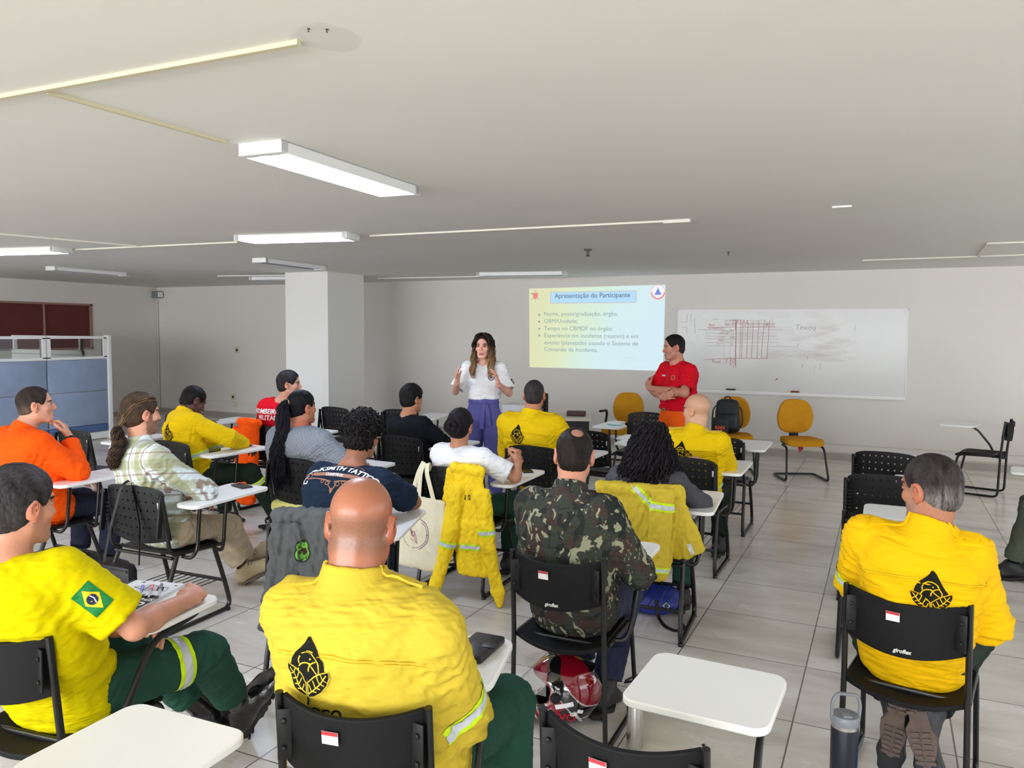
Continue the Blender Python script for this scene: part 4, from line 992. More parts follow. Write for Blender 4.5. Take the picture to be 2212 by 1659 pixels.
def face_color(P, J, skin, o):
    base = np.array(lin(skin)); col = np.tile(base, (len(P), 1)); M = J['M']; q = (P-J['H'])@M
    nz = noise3(P, 28, 3)[:, None]; col *= 1+0.035*nz
    hd = np.linalg.norm(q, axis=1) < 0.2
    red = np.array([1.0, 0.80, 0.76])
    def tint(mask, c, a=1.0):
        m = (mask & hd)[:, None]*a; col[:] = col*(1-m)+(col*np.array(c))*m
    def paint(mask, rgb, a=1.0):
        m = (mask & hd)[:, None]*a; col[:] = col*(1-m)+np.array(lin(rgb))*m
    tint(np.abs(q[:, 0]) > 0.080, (1.04, 0.80, 0.74), 0.8)
    tint(((q[:, 1] > 0.095) & (q[:, 2] < 0.0) & (q[:, 2] > -0.045)), red, 0.5)
    paint((q[:, 1] > 0.078) & (q[:, 2] < -0.0555) & (q[:, 2] > -0.081) & (np.abs(q[:, 0]) < 0.022*(1-((q[:, 2]+0.068)/0.02)**2*0.6)), o.get('lips', (150, 84, 80)), 0.75)
    paint((q[:, 1] > 0.078) & (np.abs(q[:, 2]+0.068) < 0.0022+(0.002 if o.get('open') else 0)) & (np.abs(q[:, 0]) < 0.018), (60, 24, 24), 0.8)
    for s_ in (-1, 1):
        e = q-np.array([s_*0.031, 0.083, 0.004]); de = np.sqrt((e[:, 0]/0.0125)**2+(e[:, 2]/0.0058)**2)
        paint((de < 1) & (q[:, 1] > 0.07), (150, 136, 130)); paint((np.hypot(e[:, 0], e[:, 2]) < 0.0072) & (q[:, 1] > 0.07) & (de < 1.1), (40, 26, 20))
        paint((np.abs(e[:, 2]-0.0064) < 0.0026) & (np.abs(e[:, 0]) < 0.0135) & (q[:, 1] > 0.07), (50, 34, 28), 0.8)
        bz = q[:, 2]-(0.0235-7*(np.abs(q[:, 0])-0.030)**2); paint((np.abs(bz) < 0.0050) & (np.abs(np.abs(q[:, 0])-0.030) < 0.018) & (q[:, 1] > 0.06), o.get('brow', (44, 32, 28)), 0.85)
    if o.get('beard'):
        c_, a_ = o['beard']; m = (q[:, 2] < -0.035) & (q[:, 1] > -0.005) & ~((np.abs(q[:, 0]) < 0.02) & (q[:, 2] > -0.08) & (q[:, 2] < -0.056)) & (q[:, 2] > -0.125); m |= (np.abs(q[:, 0]) > 0.055) & (q[:, 1] > 0.008) & (q[:, 1] < 0.035) & (q[:, 2] < 0.01) & (q[:, 2] > -0.05)
        st = 0.5+0.5*np.clip(noise3(P, 240, 5), -1, 1); paint(m, c_, 1.0) if a_ >= 1 else col.__setitem__(slice(None), col*(1-(m & hd)[:, None]*a_*(0.6+0.4*st[:, None]))+np.array(lin(c_))*(m & hd)[:, None]*a_*(0.6+0.4*st[:, None]))
    if o.get('buzz'):   # closely shaven hair showing as stubble
        c_, a_, crown = o['buzz']
        hl = (q[:, 2]-(0.052+0.03*np.clip(q[:, 1]/0.08, -1, 1)))
        m = np.clip((q[:, 2]-o.get('lowz', -0.052))/0.03, 0, 1)*np.clip((0.062-q[:, 1])/0.02, 0, 1)*np.where(np.abs(q[:, 0]) > 0.079, 0, 1)
        m *= np.clip((0.002-q[:, 1])/0.012, 0, 1)*(q[:, 2] < 0.02)+(q[:, 2] >= 0.02)*1.0
        if crown: m *= np.clip((crown-q[:, 2])/0.03, 0, 1)
        st = 0.75+0.25*np.clip(noise3(P, 300, 9), -1, 1); mm = (m*a_*st)[:, None]; col[:] = col*(1-mm)+np.array(lin(c_))*mm
    return col

def hair_cap(J, o, parent, h=0.004):
    """short hair: a close cap over the scalp"""
    H, M = J['H'], J['M']; t = o.get('t', 0.010); S = SDF(H-0.16, H+0.17, h); T = lambda x, y, z: H+M@V3(x, y, z)
    top = o.get('top', 0)
    S.ell(T(0, -0.014, 0.036), V3(0.0765+t*0.75, 0.096+t, 0.084+t+top), M, 0.01)
    if o.get('nape', True): S.ell(T(0, -0.045, -0.03), V3(0.062+t*0.3, 0.058+t*0.6, 0.055), M, 0.03)
    pl = lambda p, n, k=0.012: S.plane(T(*p), M@nrm(n), k)
    # remove the face and neck: everything in front-below of a slanted plane, with a hairline
    fr = o.get('front', 0.075); S.ell(T(0, 0.110, -0.030), V3(0.083, 0.078+(0.075-fr)*0.4, 0.118+(0.0 if fr >= 0.07 else (0.07-fr)*0.8)), M, 0.010, 'sub')
    for s_ in (-1, 1):
        S.ell(T(s_*0.088, 0.092, 0.0), V3(0.055, 0.052, 0.062), M, 0.010, 'sub')
        S.ell(T(s_*0.088, 0.006, -0.012), V3(0.030, 0.032, 0.036), M, 0.012, 'sub'); S.cone(T(s_*0.085, 0.03, -0.03), T(s_*0.08, 0.08, -0.02), 0.034, 0.045, 0.01, 'sub')
    S.plane(T(0, -0.05, o.get('napez', -0.078)), M@nrm(V3(0, 0.25, -1)), 0.008)
    if o.get('bald'):
        for c, r in o['bald']: S.ell(T(*c), r, M, 0.012, 'sub')
    P, Q = S.mesh(1)
    if len(P) == 0: return None
    q = (P-H)@M; N_ = vnormals(P, Q)
    if o.get('curl'): d_ = o['curl']*(np.abs(noise3(q, 85, 4))+0.6*noise3(q, 150, 7)); P = P+N_*d_[:, None]
    else: P = P+N_*(0.0016*noise3(q*np.array([1, 0.35, 0.35]), 130, 2))[:, None]
    c0 = 0.45*np.array(lin(o.get('color', (24, 20, 20)))); c1 = 0.6*np.array(lin(o.get('color2', o.get('color', (24, 20, 20)))))
    st = np.clip(0.5+0.5*noise3(q*np.array([1, 0.3, 0.3]), 170, 12), 0, 1)[:, None]
    if o.get('side') is not None:
        sd = np.clip((0.03-q[:, 2])/0.05, 0, 1)[:, None]; c1 = c1*(1-sd)+np.array(lin(o['side']))*sd
    col = c0*(1-st)+c1*st
    return mesh_obj('hair', P, Q, M_HAIR, parent, col)
M_HAIR = mat('hair', (30, 24, 22), 0.5, vcol=True, bump=0.5, bscale=240, spec=0.14, stretch=(1, 0.3, 0.3))
M_HAIRM = mat('hair_matte', (30, 24, 22), 0.75, vcol=True, bump=0.5, bscale=260, spec=0.2)

def strands(name, guides, n, r, col, col2, parent, curl=0.0, freq=30, spread=0.02, seed=1, tip=None, npts=26, mat_=None, rings=5):
    """many locks following guide polylines; guides: list of (points, weight, spread)"""
    rs = random.Random(seed); V = []; F = []; Cc = []
    c0, c1 = np.array(lin(col)), np.array(lin(col2)); ct = np.array(lin(tip)) if tip else None
    for i in range(n):
        g, sp_ = guides[i % len(guides)]; g = np.array(g, float); t = np.linspace(0, 1, npts); seg = np.linspace(0, 1, len(g))
        p = np.stack([np.interp(t, seg, g[:, k]) for k in range(3)], 1)
        for _ in range(3): p[1:-1] = (p[:-2]+2*p[1:-1]+p[2:])/4
        a = rs.uniform(0, 2*PI); rr = math.sqrt(rs.random()); sp2 = np.interp(t, np.linspace(0, 1, len(sp_)), sp_)
        d = np.gradient(p, axis=0); d /= np.linalg.norm(d, axis=1)[:, None]+1e-9
        u = np.cross(d, [0.1, 1, 0.05]); u /= np.linalg.norm(u, axis=1)[:, None]+1e-9; v = np.cross(d, u)
        ln = rs.uniform(0.86, 1.0); p = np.stack([np.interp(t*ln, t, p[:, k]) for k in range(3)], 1)
        ph = rs.uniform(0, 6.28); f = freq*rs.uniform(0.8, 1.2); cu = curl*np.clip(t*4, 0, 1)*rs.uniform(0.6, 1.2)
        p = p+u*((math.cos(a)*rr*sp2)[:, None]+(cu*np.cos(f*t+ph))[:, None])+v*((math.sin(a)*rr*sp2)[:, None]+(cu*np.sin(f*t+ph))[:, None])
        rad = r*rs.uniform(0.7, 1.2)*np.clip(np.minimum((1.02-t)*5, 0.7+t*3), 0.15, 1)
        o = len(V)*0+sum(len(x) for x in V)
        ring = []
        for k in range(rings):
            b = 2*PI*k/rings; ring.append(p+u*(rad*math.cos(b))[:, None]+v*(rad*math.sin(b)*0.8)[:, None])
        ring = np.stack(ring, 1); V.append(ring.reshape(-1, 3))
        I = np.arange(npts-1)[:, None]*rings; k = np.arange(rings)[None]; k2 = (k+1) % rings
        F.append(np.stack([(o+I+k), (o+I+k2), (o+I+rings+k2), (o+I+rings+k)], 2).reshape(-1, 4))
        m = rs.random(); cc = c0*(1-m)+c1*m; cc = np.tile(cc, (npts, 1))
        if ct is not None: w_ = np.clip((t-0.35)/0.5, 0, 1)[:, None]; cc = cc*(1-w_)+ct*rs.uniform(0.7, 1.15)*w_
        Cc.append(np.repeat(cc, rings, 0))
    return mesh_obj(name, np.concatenate(V), np.concatenate(F), mat_ or M_HAIR, parent, np.concatenate(Cc))

def build_skin(J, o, parent, h=0.005, arms='full', legs=False, hands=True):
    z = J['size']; pts = [J[k] for k in ('H', 'nb', 'lsh', 'rsh', 'lh', 'rh', 'le', 're', 'chest', 'pel')]
    lo, hi = bounds(pts, 0.2); S = SDF(lo, hi, h)
    ft = o.get('fat', 1.0)
    head_sdf(S, J['H'], J['M'], z*o.get('hs', 1.0), o.get('jaw', 1.0), o.get('ears', True), ft)
    nk = o.get('neck', 0.056)
    S.cone(J['skull'], J['nb']+V3(0, 0.0, 0.0), nk, nk*1.06, 0.03); S.cone(J['nb'], J['nb']+J['sd']*0.07+V3(0, -0.01, -0.03), nk, 0.05, 0.04); S.cone(J['nb'], J['nb']-J['sd']*0.07+V3(0, -0.01, -0.03), nk, 0.05, 0.04)
    if o.get('rolls'): S.ell(J['nb']+V3(0, -0.03, 0.055), (0.056, 0.04, 0.012), None, 0.012)
    S.seg(J['chest'], J['nb']+V3(0, -0.02, -0.07), J['sd'], (0.12*J['w'], 0.075), (0.11*J['w'], 0.06), 0.04); S.seg(J['pel'], J['chest'], J['sd'], (0.11, 0.08), (0.115, 0.075), 0.03)
    for s_ in ('l', 'r'):
        sh, el, ha = J[s_+'sh'], J[s_+'e'], J[s_+'h']; m = o.get('arm', 1.0)
        S.cone(sh, el, 0.047*m, 0.038*m, 0.03); fd = ha-el; mid = el+fd*0.3
        S.cone(el, mid, 0.039*m, 0.040*m, 0.02); S.cone(mid, ha, 0.040*m, 0.026, 0.02)
        hd = o.get(s_+'hand')
        if hands and hd is not False:
            hd = dict(hd or {}); d_ = hd.pop('d', None); n_ = hd.pop('n', (0, 0, -1)); d_ = nrm(fd) if d_ is None else nrm(d_); hd.pop('side', None)
            sd = 1 if s_ == 'r' else -1   # thumb lies on +cross(d,n) for a right hand
            hand_sdf(S, ha+nrm(fd)*0.005, d_, n_, sd, sc=o.get('handscale', 1.0), **hd)
    P, Q = S.mesh(1); col = face_color(P, J, o['skin'], o)
    return mesh_obj('body', P, Q, o.get('skinmat', M_SKIN), parent, col)

def clip_back(S, kind):
    """clothes stop at the backrest they lean on"""
    zt = 0.845 if kind == 'A' else 0.80; w_ = S._win((-0.36, -0.3, 0.42), (0.36, 0.35, zt+0.05)); 
    if w_ is None: return
    sl, X, Y, Z = w_
    if kind == 'A': yb = 0.045*(1-np.clip((Z-0.5)/0.34, 0, 1))**1.3+0.004+0.035*np.clip(X/0.225, -1, 1)**2
    else: yb = 0.02-0.062*(1-np.clip(X/0.185, -1, 1)**2)+0.02*(1-np.clip((Z-0.625)/0.185, 0, 1))
    soft = np.clip((Z-(zt-0.01))/0.05, 0, 1)*0.06+np.clip((np.abs(X)-0.225)/0.06, 0, 1)*0.15
    S.f[sl] = np.maximum(S.f[sl], ((yb+0.020-soft)-Y).astype(np.float32))
def build_top(J, o, parent, m, h=0.006, name='shirt'):
    """shirt, jacket or tee from torso and sleeves"""
    z = J['size']; W_ = J['w']; pts = [J[k] for k in ('nb', 'lsh', 'rsh', 'lh', 'rh', 'le', 're', 'chest', 'pel', 'wst')]
    lo, hi = bounds(pts, 0.26); S = SDF(lo, hi, h); sd = J['sd']; b = o.get('bulk', 1.0); bt = o.get('belly', 1.0)
    up = nrm(J['nb']-J['wst']); px = V3(1, 0, 0)
    S.seg(J['pel']+V3(0, 0.0, -0.01), J['wst'], px, (0.165*b*bt, 0.125*bt), (0.160*b*bt, 0.125*bt), 0.05, pw=2.3)
    S.seg(J['wst'], J['chest'], sd*0.5+px*0.5, (0.158*b*bt, 0.125*bt), (0.178*b*W_, 0.120*b), 0.05, pw=2.3)
    S.seg(J['chest'], J['nb']+V3(0, -0.015, -0.085), sd, (0.178*b*W_, 0.118*b), (0.150*W_, 0.082), 0.05, pw=2.2)
    r0 = o.get('sleeve', (0.072, 0.058, 0.047))
    for s_ in ('l', 'r'):
        sg = -1 if s_ == 'l' else 1
        S.cone(J['nb']+sd*sg*0.045+V3(0, -0.012, -0.028), J[s_+'sh']+V3(0, 0, 0.012), 0.052, 0.058, 0.045)
    L_ = o.get('cut', 1.0)   # 1 = long sleeve to the wrist, <1 short sleeve fraction of upper arm
    short = o.get('short')
    for s_ in ('l', 'r'):
        sh, el, ha = J[s_+'sh'], J[s_+'e'], J[s_+'h']
        if short:
            e = sh+(el-sh)*short; S.cone(sh, sh+(el-sh)*(short+0.12), r0[0], r0[1]*1.05, 0.03)
            S.cone(e, e+(el-sh)*0.3, r0[1]*0.80, r0[1]*0.80, 0.004, 'sub')
            ax = nrm(el-sh); R_ = 0.14; c = e+ax*0.09; S.plane(e, ax, 0.004, c-0.10, c+0.10) if False else None
            w_ = S._win(c-0.13, c+0.13)
            if w_ is not None:
                sl, X, Y, Z = w_; D = (X-e[0])*ax[0]+(Y-e[1])*ax[1]+(Z-e[2])*ax[2]; dl = X*0
                tt = D; rad = np.sqrt(np.maximum((X-e[0])**2+(Y-e[1])**2+(Z-e[2])**2-D*D, 0))
                near = (rad < 0.085) & (D > 0) & (D < 0.16)
                S.f[sl] = np.where(near, np.maximum(S.f[sl], D), S.f[sl])
        else:
            w2 = el+(ha-el)*o.get('long', 0.93)
            S.cone(sh, el, r0[0], r0[1], 0.035); S.cone(el, w2, r0[1], r0[2], 0.025)
            ax = nrm(ha-el); S.cone(w2-ax*0.005, w2+ax*0.10, r0[2]*0.80, r0[2]*0.80, 0.004, 'sub')
            c = w2+ax*0.05; w_ = S._win(c-0.10, c+0.10)
            if w_ is not None:
                sl, X, Y, Z = w_; D = (X-w2[0])*ax[0]+(Y-w2[1])*ax[1]+(Z-w2[2])*ax[2]; rad = np.sqrt(np.maximum((X-w2[0])**2+(Y-w2[1])**2+(Z-w2[2])**2-D*D, 0))
                S.f[sl] = np.where((rad < 0.07) & (D > 0) & (D < 0.12), np.maximum(S.f[sl], D), S.f[sl])
    # neckline
    nk = o.get('neck', 0.056); up2 = nrm(J['skull']-J['nb'])
    if o.get('collar'):
        c0 = J['nb']+V3(0, -0.004, -0.01); c1 = J['nb']+up2*o['collar']
        S.cone(c0, c1, nk+0.022, nk+0.013, 0.02)
        S.cone(J['nb']+up2*(-0.01), J['nb']+up2*0.2, nk+0.004, nk+0.004, 0.004, 'sub')
        w_ = S._win(c1-0.12, c1+0.16)
        sl, X, Y, Z = w_; D = (X-c1[0])*up2[0]+(Y-c1[1])*up2[1]+(Z-c1[2])*up2[2]; S.f[sl] = np.maximum(S.f[sl], D)
    else:
        S.cone(J['nb']+up2*0.01, J['nb']+up2*0.2, nk+0.012, nk+0.016, 0.006, 'sub')
    if o.get('pre'): o['pre'](S)
    if o.get('chair'): clip_back(S, o['chair'])
    hem = o.get('hem')
    P, Q = S.mesh(1); N_ = vnormals(P, Q)
    sdv = o.get('seed', 1); am = o.get('wr', 1.0)
    big = noise3(P*np.array([1, 1, 0.8]), 11, sdv)*0.0045; fo_ = noise3(P*np.array([0.55, 0.55, 1.5]), 24, sdv+1); fold = (1-np.abs(fo_)*1.6)*0.0045; fine = noise3(P, 55, sdv+2)*0.0014
    disp = am*(big+fold+fine)
    # creases around elbows and armpits
    for s_ in ('l', 'r'):
        for c, r, a1 in ((J[s_+'e'], 0.12, J[s_+'h']-J[s_+'sh']), (J[s_+'sh']+V3(0, 0, -0.09), 0.13, J[s_+'e']-J[s_+'sh']+V3(0, 0, 0.1))):
            q = P-c; w_ = np.exp(-(np.linalg.norm(q, axis=1)/r)**2*2); disp = disp+am*0.005*w_*np.sin((q@nrm(a1))*130+6*noise3(P, 9, sdv+5))
    # horizontal slump folds at the waist
    zz = (P[:, 2]-J['pel'][2]); disp = disp+am*0.005*np.exp(-((zz-0.10)/0.07)**2)*np.sin(zz*110+4*noise3(P, 7, sdv+8))
    # edges stay calm
    if not short:
        for s_ in ('l', 'r'):
            d = np.linalg.norm(P-J[s_+'h'], axis=1); disp *= np.clip((d-0.02)/0.06, 0.1, 1)
    if o.get('collar'): disp *= np.clip((np.linalg.norm(P-(J['nb']+up2*0.03), axis=1)-0.06)/0.07, 0.15, 1)
    P = P+N_*disp[:, None]
    col = o['colfn'](P, N_, J) if o.get('colfn') else None
    ob = mesh_obj(name, P, Q, m, parent, col); return ob, P, Q

def build_legs(J, o, parent, m, h=0.007, name='trousers'):
    pts = [J[k] for k in ('pel', 'lkn', 'rkn', 'lan', 'ran')]; lo, hi = bounds(pts, 0.2); S = SDF(lo, hi, h); b = o.get('legbulk', 1.0)
    S.seg(J['pel']+V3(-0.05, -0.01, 0.02), J['pel']+V3(0.05, -0.01, 0.02), V3(0, 1, 0), (0.098, 0.085), (0.098, 0.085), 0.04)
    for s_ in ('l', 'r'):
        hp, kn, an = J[s_+'hip'], J[s_+'kn'], J[s_+'an']
        S.cone(hp, kn, 0.092*b, 0.070*b, 0.03); e = kn+(an-kn)*o.get('leglen', 0.88); S.cone(kn, e, 0.070*b, o.get('hemr', 0.060)*b, 0.025)
        ax = nrm(an-kn); S.cone(e, e+ax*0.1, 0.048, 0.048, 0.004, 'sub'); c = e+ax*0.05; w_ = S._win(c-0.11, c+0.11)
        if w_ is not None:
            sl, X, Y, Z = w_; D = (X-e[0])*ax[0]+(Y-e[1])*ax[1]+(Z-e[2])*ax[2]; rad = np.sqrt(np.maximum((X-e[0])**2+(Y-e[1])**2+(Z-e[2])**2-D*D, 0))
            S.f[sl] = np.where((rad < 0.09) & (D > 0) & (D < 0.14), np.maximum(S.f[sl], D), S.f[sl])
    if not o.get('free'):
        w_ = S._win((-0.24, 0.0, 0.30), (0.24, 0.47, 0.465))
        if w_ is not None: sl, X, Y, Z = w_; S.f[sl] = np.maximum(S.f[sl], ((0.462+Y*0-Z)).astype(np.float32)*np.ones_like(S.f[sl]))
    P, Q = S.mesh(1); N_ = vnormals(P, Q); sdv = o.get('seed', 1)+30
    disp = noise3(P, 12, sdv)*0.005+(1-np.abs(noise3(P, 22, sdv+1))*1.6)*0.004
    for s_ in ('l', 'r'):
        for c, r in ((J[s_+'kn'], 0.13), (J[s_+'an'], 0.12)):
            q = P-c; w_ = np.exp(-(np.linalg.norm(q, axis=1)/r)**2*2); disp = disp+0.005*w_*np.sin((q@nrm(J[s_+'an']-J[s_+'kn']))*110+5*noise3(P, 8, sdv+3))
    P = P+N_*disp[:, None]
    return mesh_obj(name, P, Q, m, parent)

M_SOLE = mat('rubber_sole', (30, 29, 28), 0.7, bump=0.2, bscale=120)
def build_shoe(J, s_, parent, m, boot=True, h=0.005, sole_m=None, name=None, L_=0.275, laces=None, up=None, bk=1.0):
    an = J[s_+'an']; t = J[s_+'to']; lg = nrm(J[s_+'kn']-an)
    d, n, x = axes_from(t, lg if up is None else up); x = -x      # n = up of the shoe
    heel = an-d*0.055-n*0.055; ball = an+d*0.125-n*0.065; toe = an+d*0.185-n*0.070
    lo, hi = bounds([heel, toe, an+lg*0.2], 0.08); S = SDF(lo, hi, h)
    S.seg(heel+n*0.012, ball+n*(0.005+0.02*(bk-1)), x, (0.036*bk, 0.036*bk), (0.046*bk, 0.030*bk), 0.02); S.seg(ball+n*(0.004+0.02*(bk-1)), toe, x, (0.046*bk, 0.030*bk), (0.042*bk, 0.026*bk), 0.02)
    S.cone(heel+n*0.03, an+n*0.01, 0.036, 0.042, 0.03); S.cone(an+n*0.0, ball+n*0.02, 0.040*bk, 0.028*bk, 0.035)
    if boot: S.cone(an, an+lg*0.15, 0.044, 0.050, 0.02); S.cone(an+lg*0.15, an+lg*0.24, 0.040, 0.040, 0.004, 'sub'); c = an+lg*0.15; w_ = S._win(c-0.1, c+0.1); sl, X, Y, Z = w_; D = (X-c[0])*lg[0]+(Y-c[1])*lg[1]+(Z-c[2])*lg[2]; S.f[sl] = np.where(D > 0, np.maximum(S.f[sl], D), S.f[sl])
    else: S.cone(an+n*0.01, an+lg*0.09, 0.034, 0.034, 0.006, 'sub')
    S.plane(heel-n*0.022, -n, 0.004)
    P, Q = S.mesh(1); N_ = vnormals(P, Q); P = P+N_*(noise3(P, 35, 4)*0.0016)[:, None]
    ob = mesh_obj(name or ('boot' if boot else 'shoe'), P, Q, m, parent)
    # sole with a heel block and tread
    mb = MB(); pts = []
    for k in range(28):
        a = 2*PI*k/28; yy = math.cos(a); w_ = 0.040+0.010*(1 if yy > 0 else 0)*math.sin(math.acos(min(1, abs(yy)))) - (0.006 if yy < 0 else 0)
        pts.append((math.sin(a)*w_*(1 if yy > -0.2 else 0.95), 0.065+yy*(L_/2)))
    vs = []; rings = [(0.0, 0.94), (0.004, 1.0), (0.024, 1.02)]
    C0 = heel-n*0.043+d*0.0
    for zz, sc in rings:
        for px, py in pts:
            arch = 0.012*math.exp(-((py-0.03)/0.03)**2) if zz < 0.01 else 0
            vs.append(C0+x*px*sc+d*(0.065+(py-0.065)*sc-0.02)+n*(zz+arch))
    nn_ = len(pts); mb.add(vs, [(i*nn_+k, i*nn_+(k+1) % nn_, (i+1)*nn_+(k+1) % nn_, (i+1)*nn_+k) for i in range(2) for k in range(nn_)]+[tuple(range(nn_))[::-1], tuple(2*nn_+k for k in range(nn_))])
    tm = Matrix((Vector(x), Vector(d), Vector(n))).transposed()
    for py in ((-0.055, -0.035, -0.015, 0.06, 0.08, 0.10, 0.12, 0.14, 0.16) if sole_m else (-0.05, -0.02, 0.07, 0.10, 0.13, 0.16)):
        for px in (-0.02, 0.018):
            c = C0+x*px+d*(py)+n*(-0.002); b8 = [tm@Vector((sx*0.014, sy*0.006, sz*0.004))+Vector(c) for sx in (-1, 1) for sy in (-1, 1) for sz in (-1, 1)]
            mb.add(b8, [(0, 1, 3, 2), (4, 6, 7, 5), (0, 4, 5, 1), (2, 3, 7, 6), (0, 2, 6, 4), (1, 5, 7, 3)])
    mb.build('sole', sole_m or M_SOLE, ob, smooth=40)
    if laces:
        mb = MB()
        for k in range(5):
            a = an+n*(0.035-0.012*k)+d*(0.035+0.017*k); mb.tube([a-x*0.022-n*0.004, a+n*0.006, a+x*0.022-n*0.004+d*0.004], 0.0022, 5)
        mb.build('laces', laces, ob)
    return ob
# ------------------------------------------------------------------ cloths
M_YEL = mat('yellow_uniform_cloth', (228, 190, 8), 0.8, bump=0.15, bscale=420, var=0.03, vscale=5, spec=0.15)
M_YEL2 = mat('pale_yellow_uniform_cloth', (206, 180, 58), 0.8, bump=0.15, bscale=420, var=0.04, vscale=6, spec=0.15)
M_YEL3 = mat('deep_yellow_uniform_cloth', (231, 181, 4), 0.8, bump=0.12, bscale=420, var=0.03, vscale=5, spec=0.15)
M_TEEY = mat('lemon_tee_cotton', (214, 197, 0), 0.85, bump=0.12, bscale=500, var=0.03, vscale=6, spec=0.1)
M_ORG = mat('orange_jacket_cloth', (252, 88, 10), 0.85, bump=0.15, bscale=300, var=0.06, vscale=6, spec=0.15)
M_GRN = mat('dark_green_trousers', (38, 74, 62), 0.85, bump=0.2, bscale=300, var=0.1, vscale=6, spec=0.15)
M_DGRN = mat('black_green_trousers', (34, 46, 38), 0.85, bump=0.2, bscale=300, var=0.1, vscale=6, spec=0.15)
M_NAVY = mat('navy_tee_cotton', (30, 42, 60), 0.9, bump=0.15, bscale=400, var=0.08, vscale=6, spec=0.1)
M_BLKC = mat('black_cloth', (26, 27, 32), 0.9, bump=0.2, bscale=300, var=0.1, vscale=6, spec=0.1)
M_WHTC = mat('white_cotton', (232, 232, 234), 0.9, bump=0.12, bscale=400, var=0.02, vscale=8, spec=0.1)
M_REDC = mat('red_polo_cotton', (206, 12, 34), 0.85, bump=0.12, bscale=400, var=0.04, vscale=8, spec=0.15)
M_BEIGE = mat('beige_trouser_cloth', (186, 170, 146), 0.9, bump=0.2, bscale=300, var=0.06, vscale=6, spec=0.1)
M_PERI = mat('periwinkle_trouser_cloth', (92, 92, 156), 0.8, bump=0.12, bscale=300, var=0.05, vscale=6, spec=0.2)
M_ORT = mat('orange_trouser_cloth', (246, 96, 20), 0.85, bump=0.12, bscale=300, var=0.05, vscale=6, spec=0.15)
M_DENIM = mat('dark_denim', (38, 42, 58), 0.9, bump=0.25, bscale=400, var=0.15, vscale=9, spec=0.1)
M_BLUEJ = mat('blue_denim', (74, 104, 160), 0.9, bump=0.25, bscale=400, var=0.12, vscale=9, spec=0.1)
M_OLIVE = mat('olive_cloth', (84, 90, 76), 0.9, bump=0.2, bscale=300, var=0.08, vscale=6, spec=0.1)
M_GREYC = mat('charcoal_knit', (78, 78, 84), 0.9, bump=0.2, bscale=300, var=0.08, vscale=8, spec=0.1)
M_LIME = mat('fluorescent_trim', (206, 240, 20), 0.6, spec=0.3)
M_SILV = mat('reflective_tape', (200, 204, 212), 0.35, spec=0.6)
M_LOGO = mat('black_print', (28, 28, 24), 0.8, spec=0.1)
M_SEAM = mat('seam_stitching', (188, 150, 20), 0.85, spec=0.1)
M_LEATH = mat('black_leather', (16, 16, 18), 0.22, bump=0.1, bscale=60, spec=0.6, coat=0.3)
M_BOOT = mat('scuffed_black_boot', (34, 34, 36), 0.55, bump=0.15, bscale=80, var=0.2, vscale=12)
M_SUEDE = mat('tan_suede', (158, 142, 112), 0.9, bump=0.25, bscale=220, var=0.08, vscale=12, spec=0.1)
M_BROWNSH = mat('dark_brown_shoe', (50, 40, 36), 0.7, bump=0.2, bscale=120, var=0.3, vscale=25)
def camo_mat():
    m = mat('camouflage_cloth', (62, 64, 54), 0.85, bump=0.15, bscale=300, spec=0.15); nt = m.node_tree; N = nt.nodes; L = nt.links; b = N['Principled BSDF']
    tc = N.new('ShaderNodeTexCoord')
    def layer(scale, seed, thr, rgb, prev, dist=1.4, st=(1, 1, 0.75)):
        mp = N.new('ShaderNodeMapping'); mp.inputs['Location'].default_value = (seed, seed*2.1, seed*0.7); mp.inputs['Scale'].default_value = st; mp.inputs['Rotation'].default_value = (0, seed, 0); L.new(tc.outputs['Object'], mp.inputs[0])
        n = N.new('ShaderNodeTexNoise'); n.inputs['Scale'].default_value = scale; n.inputs['Detail'].default_value = 2.5; n.inputs['Distortion'].default_value = dist; L.new(mp.outputs[0], n.inputs[0])
        r = N.new('ShaderNodeMapRange'); r.inputs[1].default_value = thr; r.inputs[2].default_value = thr+0.012; L.new(n.outputs[0], r.inputs[0])
        mx = N.new('ShaderNodeMix'); mx.data_type = 'RGBA'; L.new(r.outputs[0], mx.inputs[0]); mx.inputs[7].default_value = lin(rgb)+(1,)
        if prev is None: mx.inputs[6].default_value = lin((58, 62, 54))+(1,)
        else: L.new(prev, mx.inputs[6])
        return mx.outputs[2]
    c = layer(9, 1.3, 0.52, (66, 52, 48), None, 2.0); c = layer(10, 4.1, 0.56, (40, 44, 42), c, 1.5); c = layer(14, 7.7, 0.600, (146, 146, 122), c, 2.6, (1, 1, 0.6)); c = layer(30, 2.7, 0.70, (120, 122, 100), c, 2.0)
    L.new(c, b.inputs['Base Color']); return m
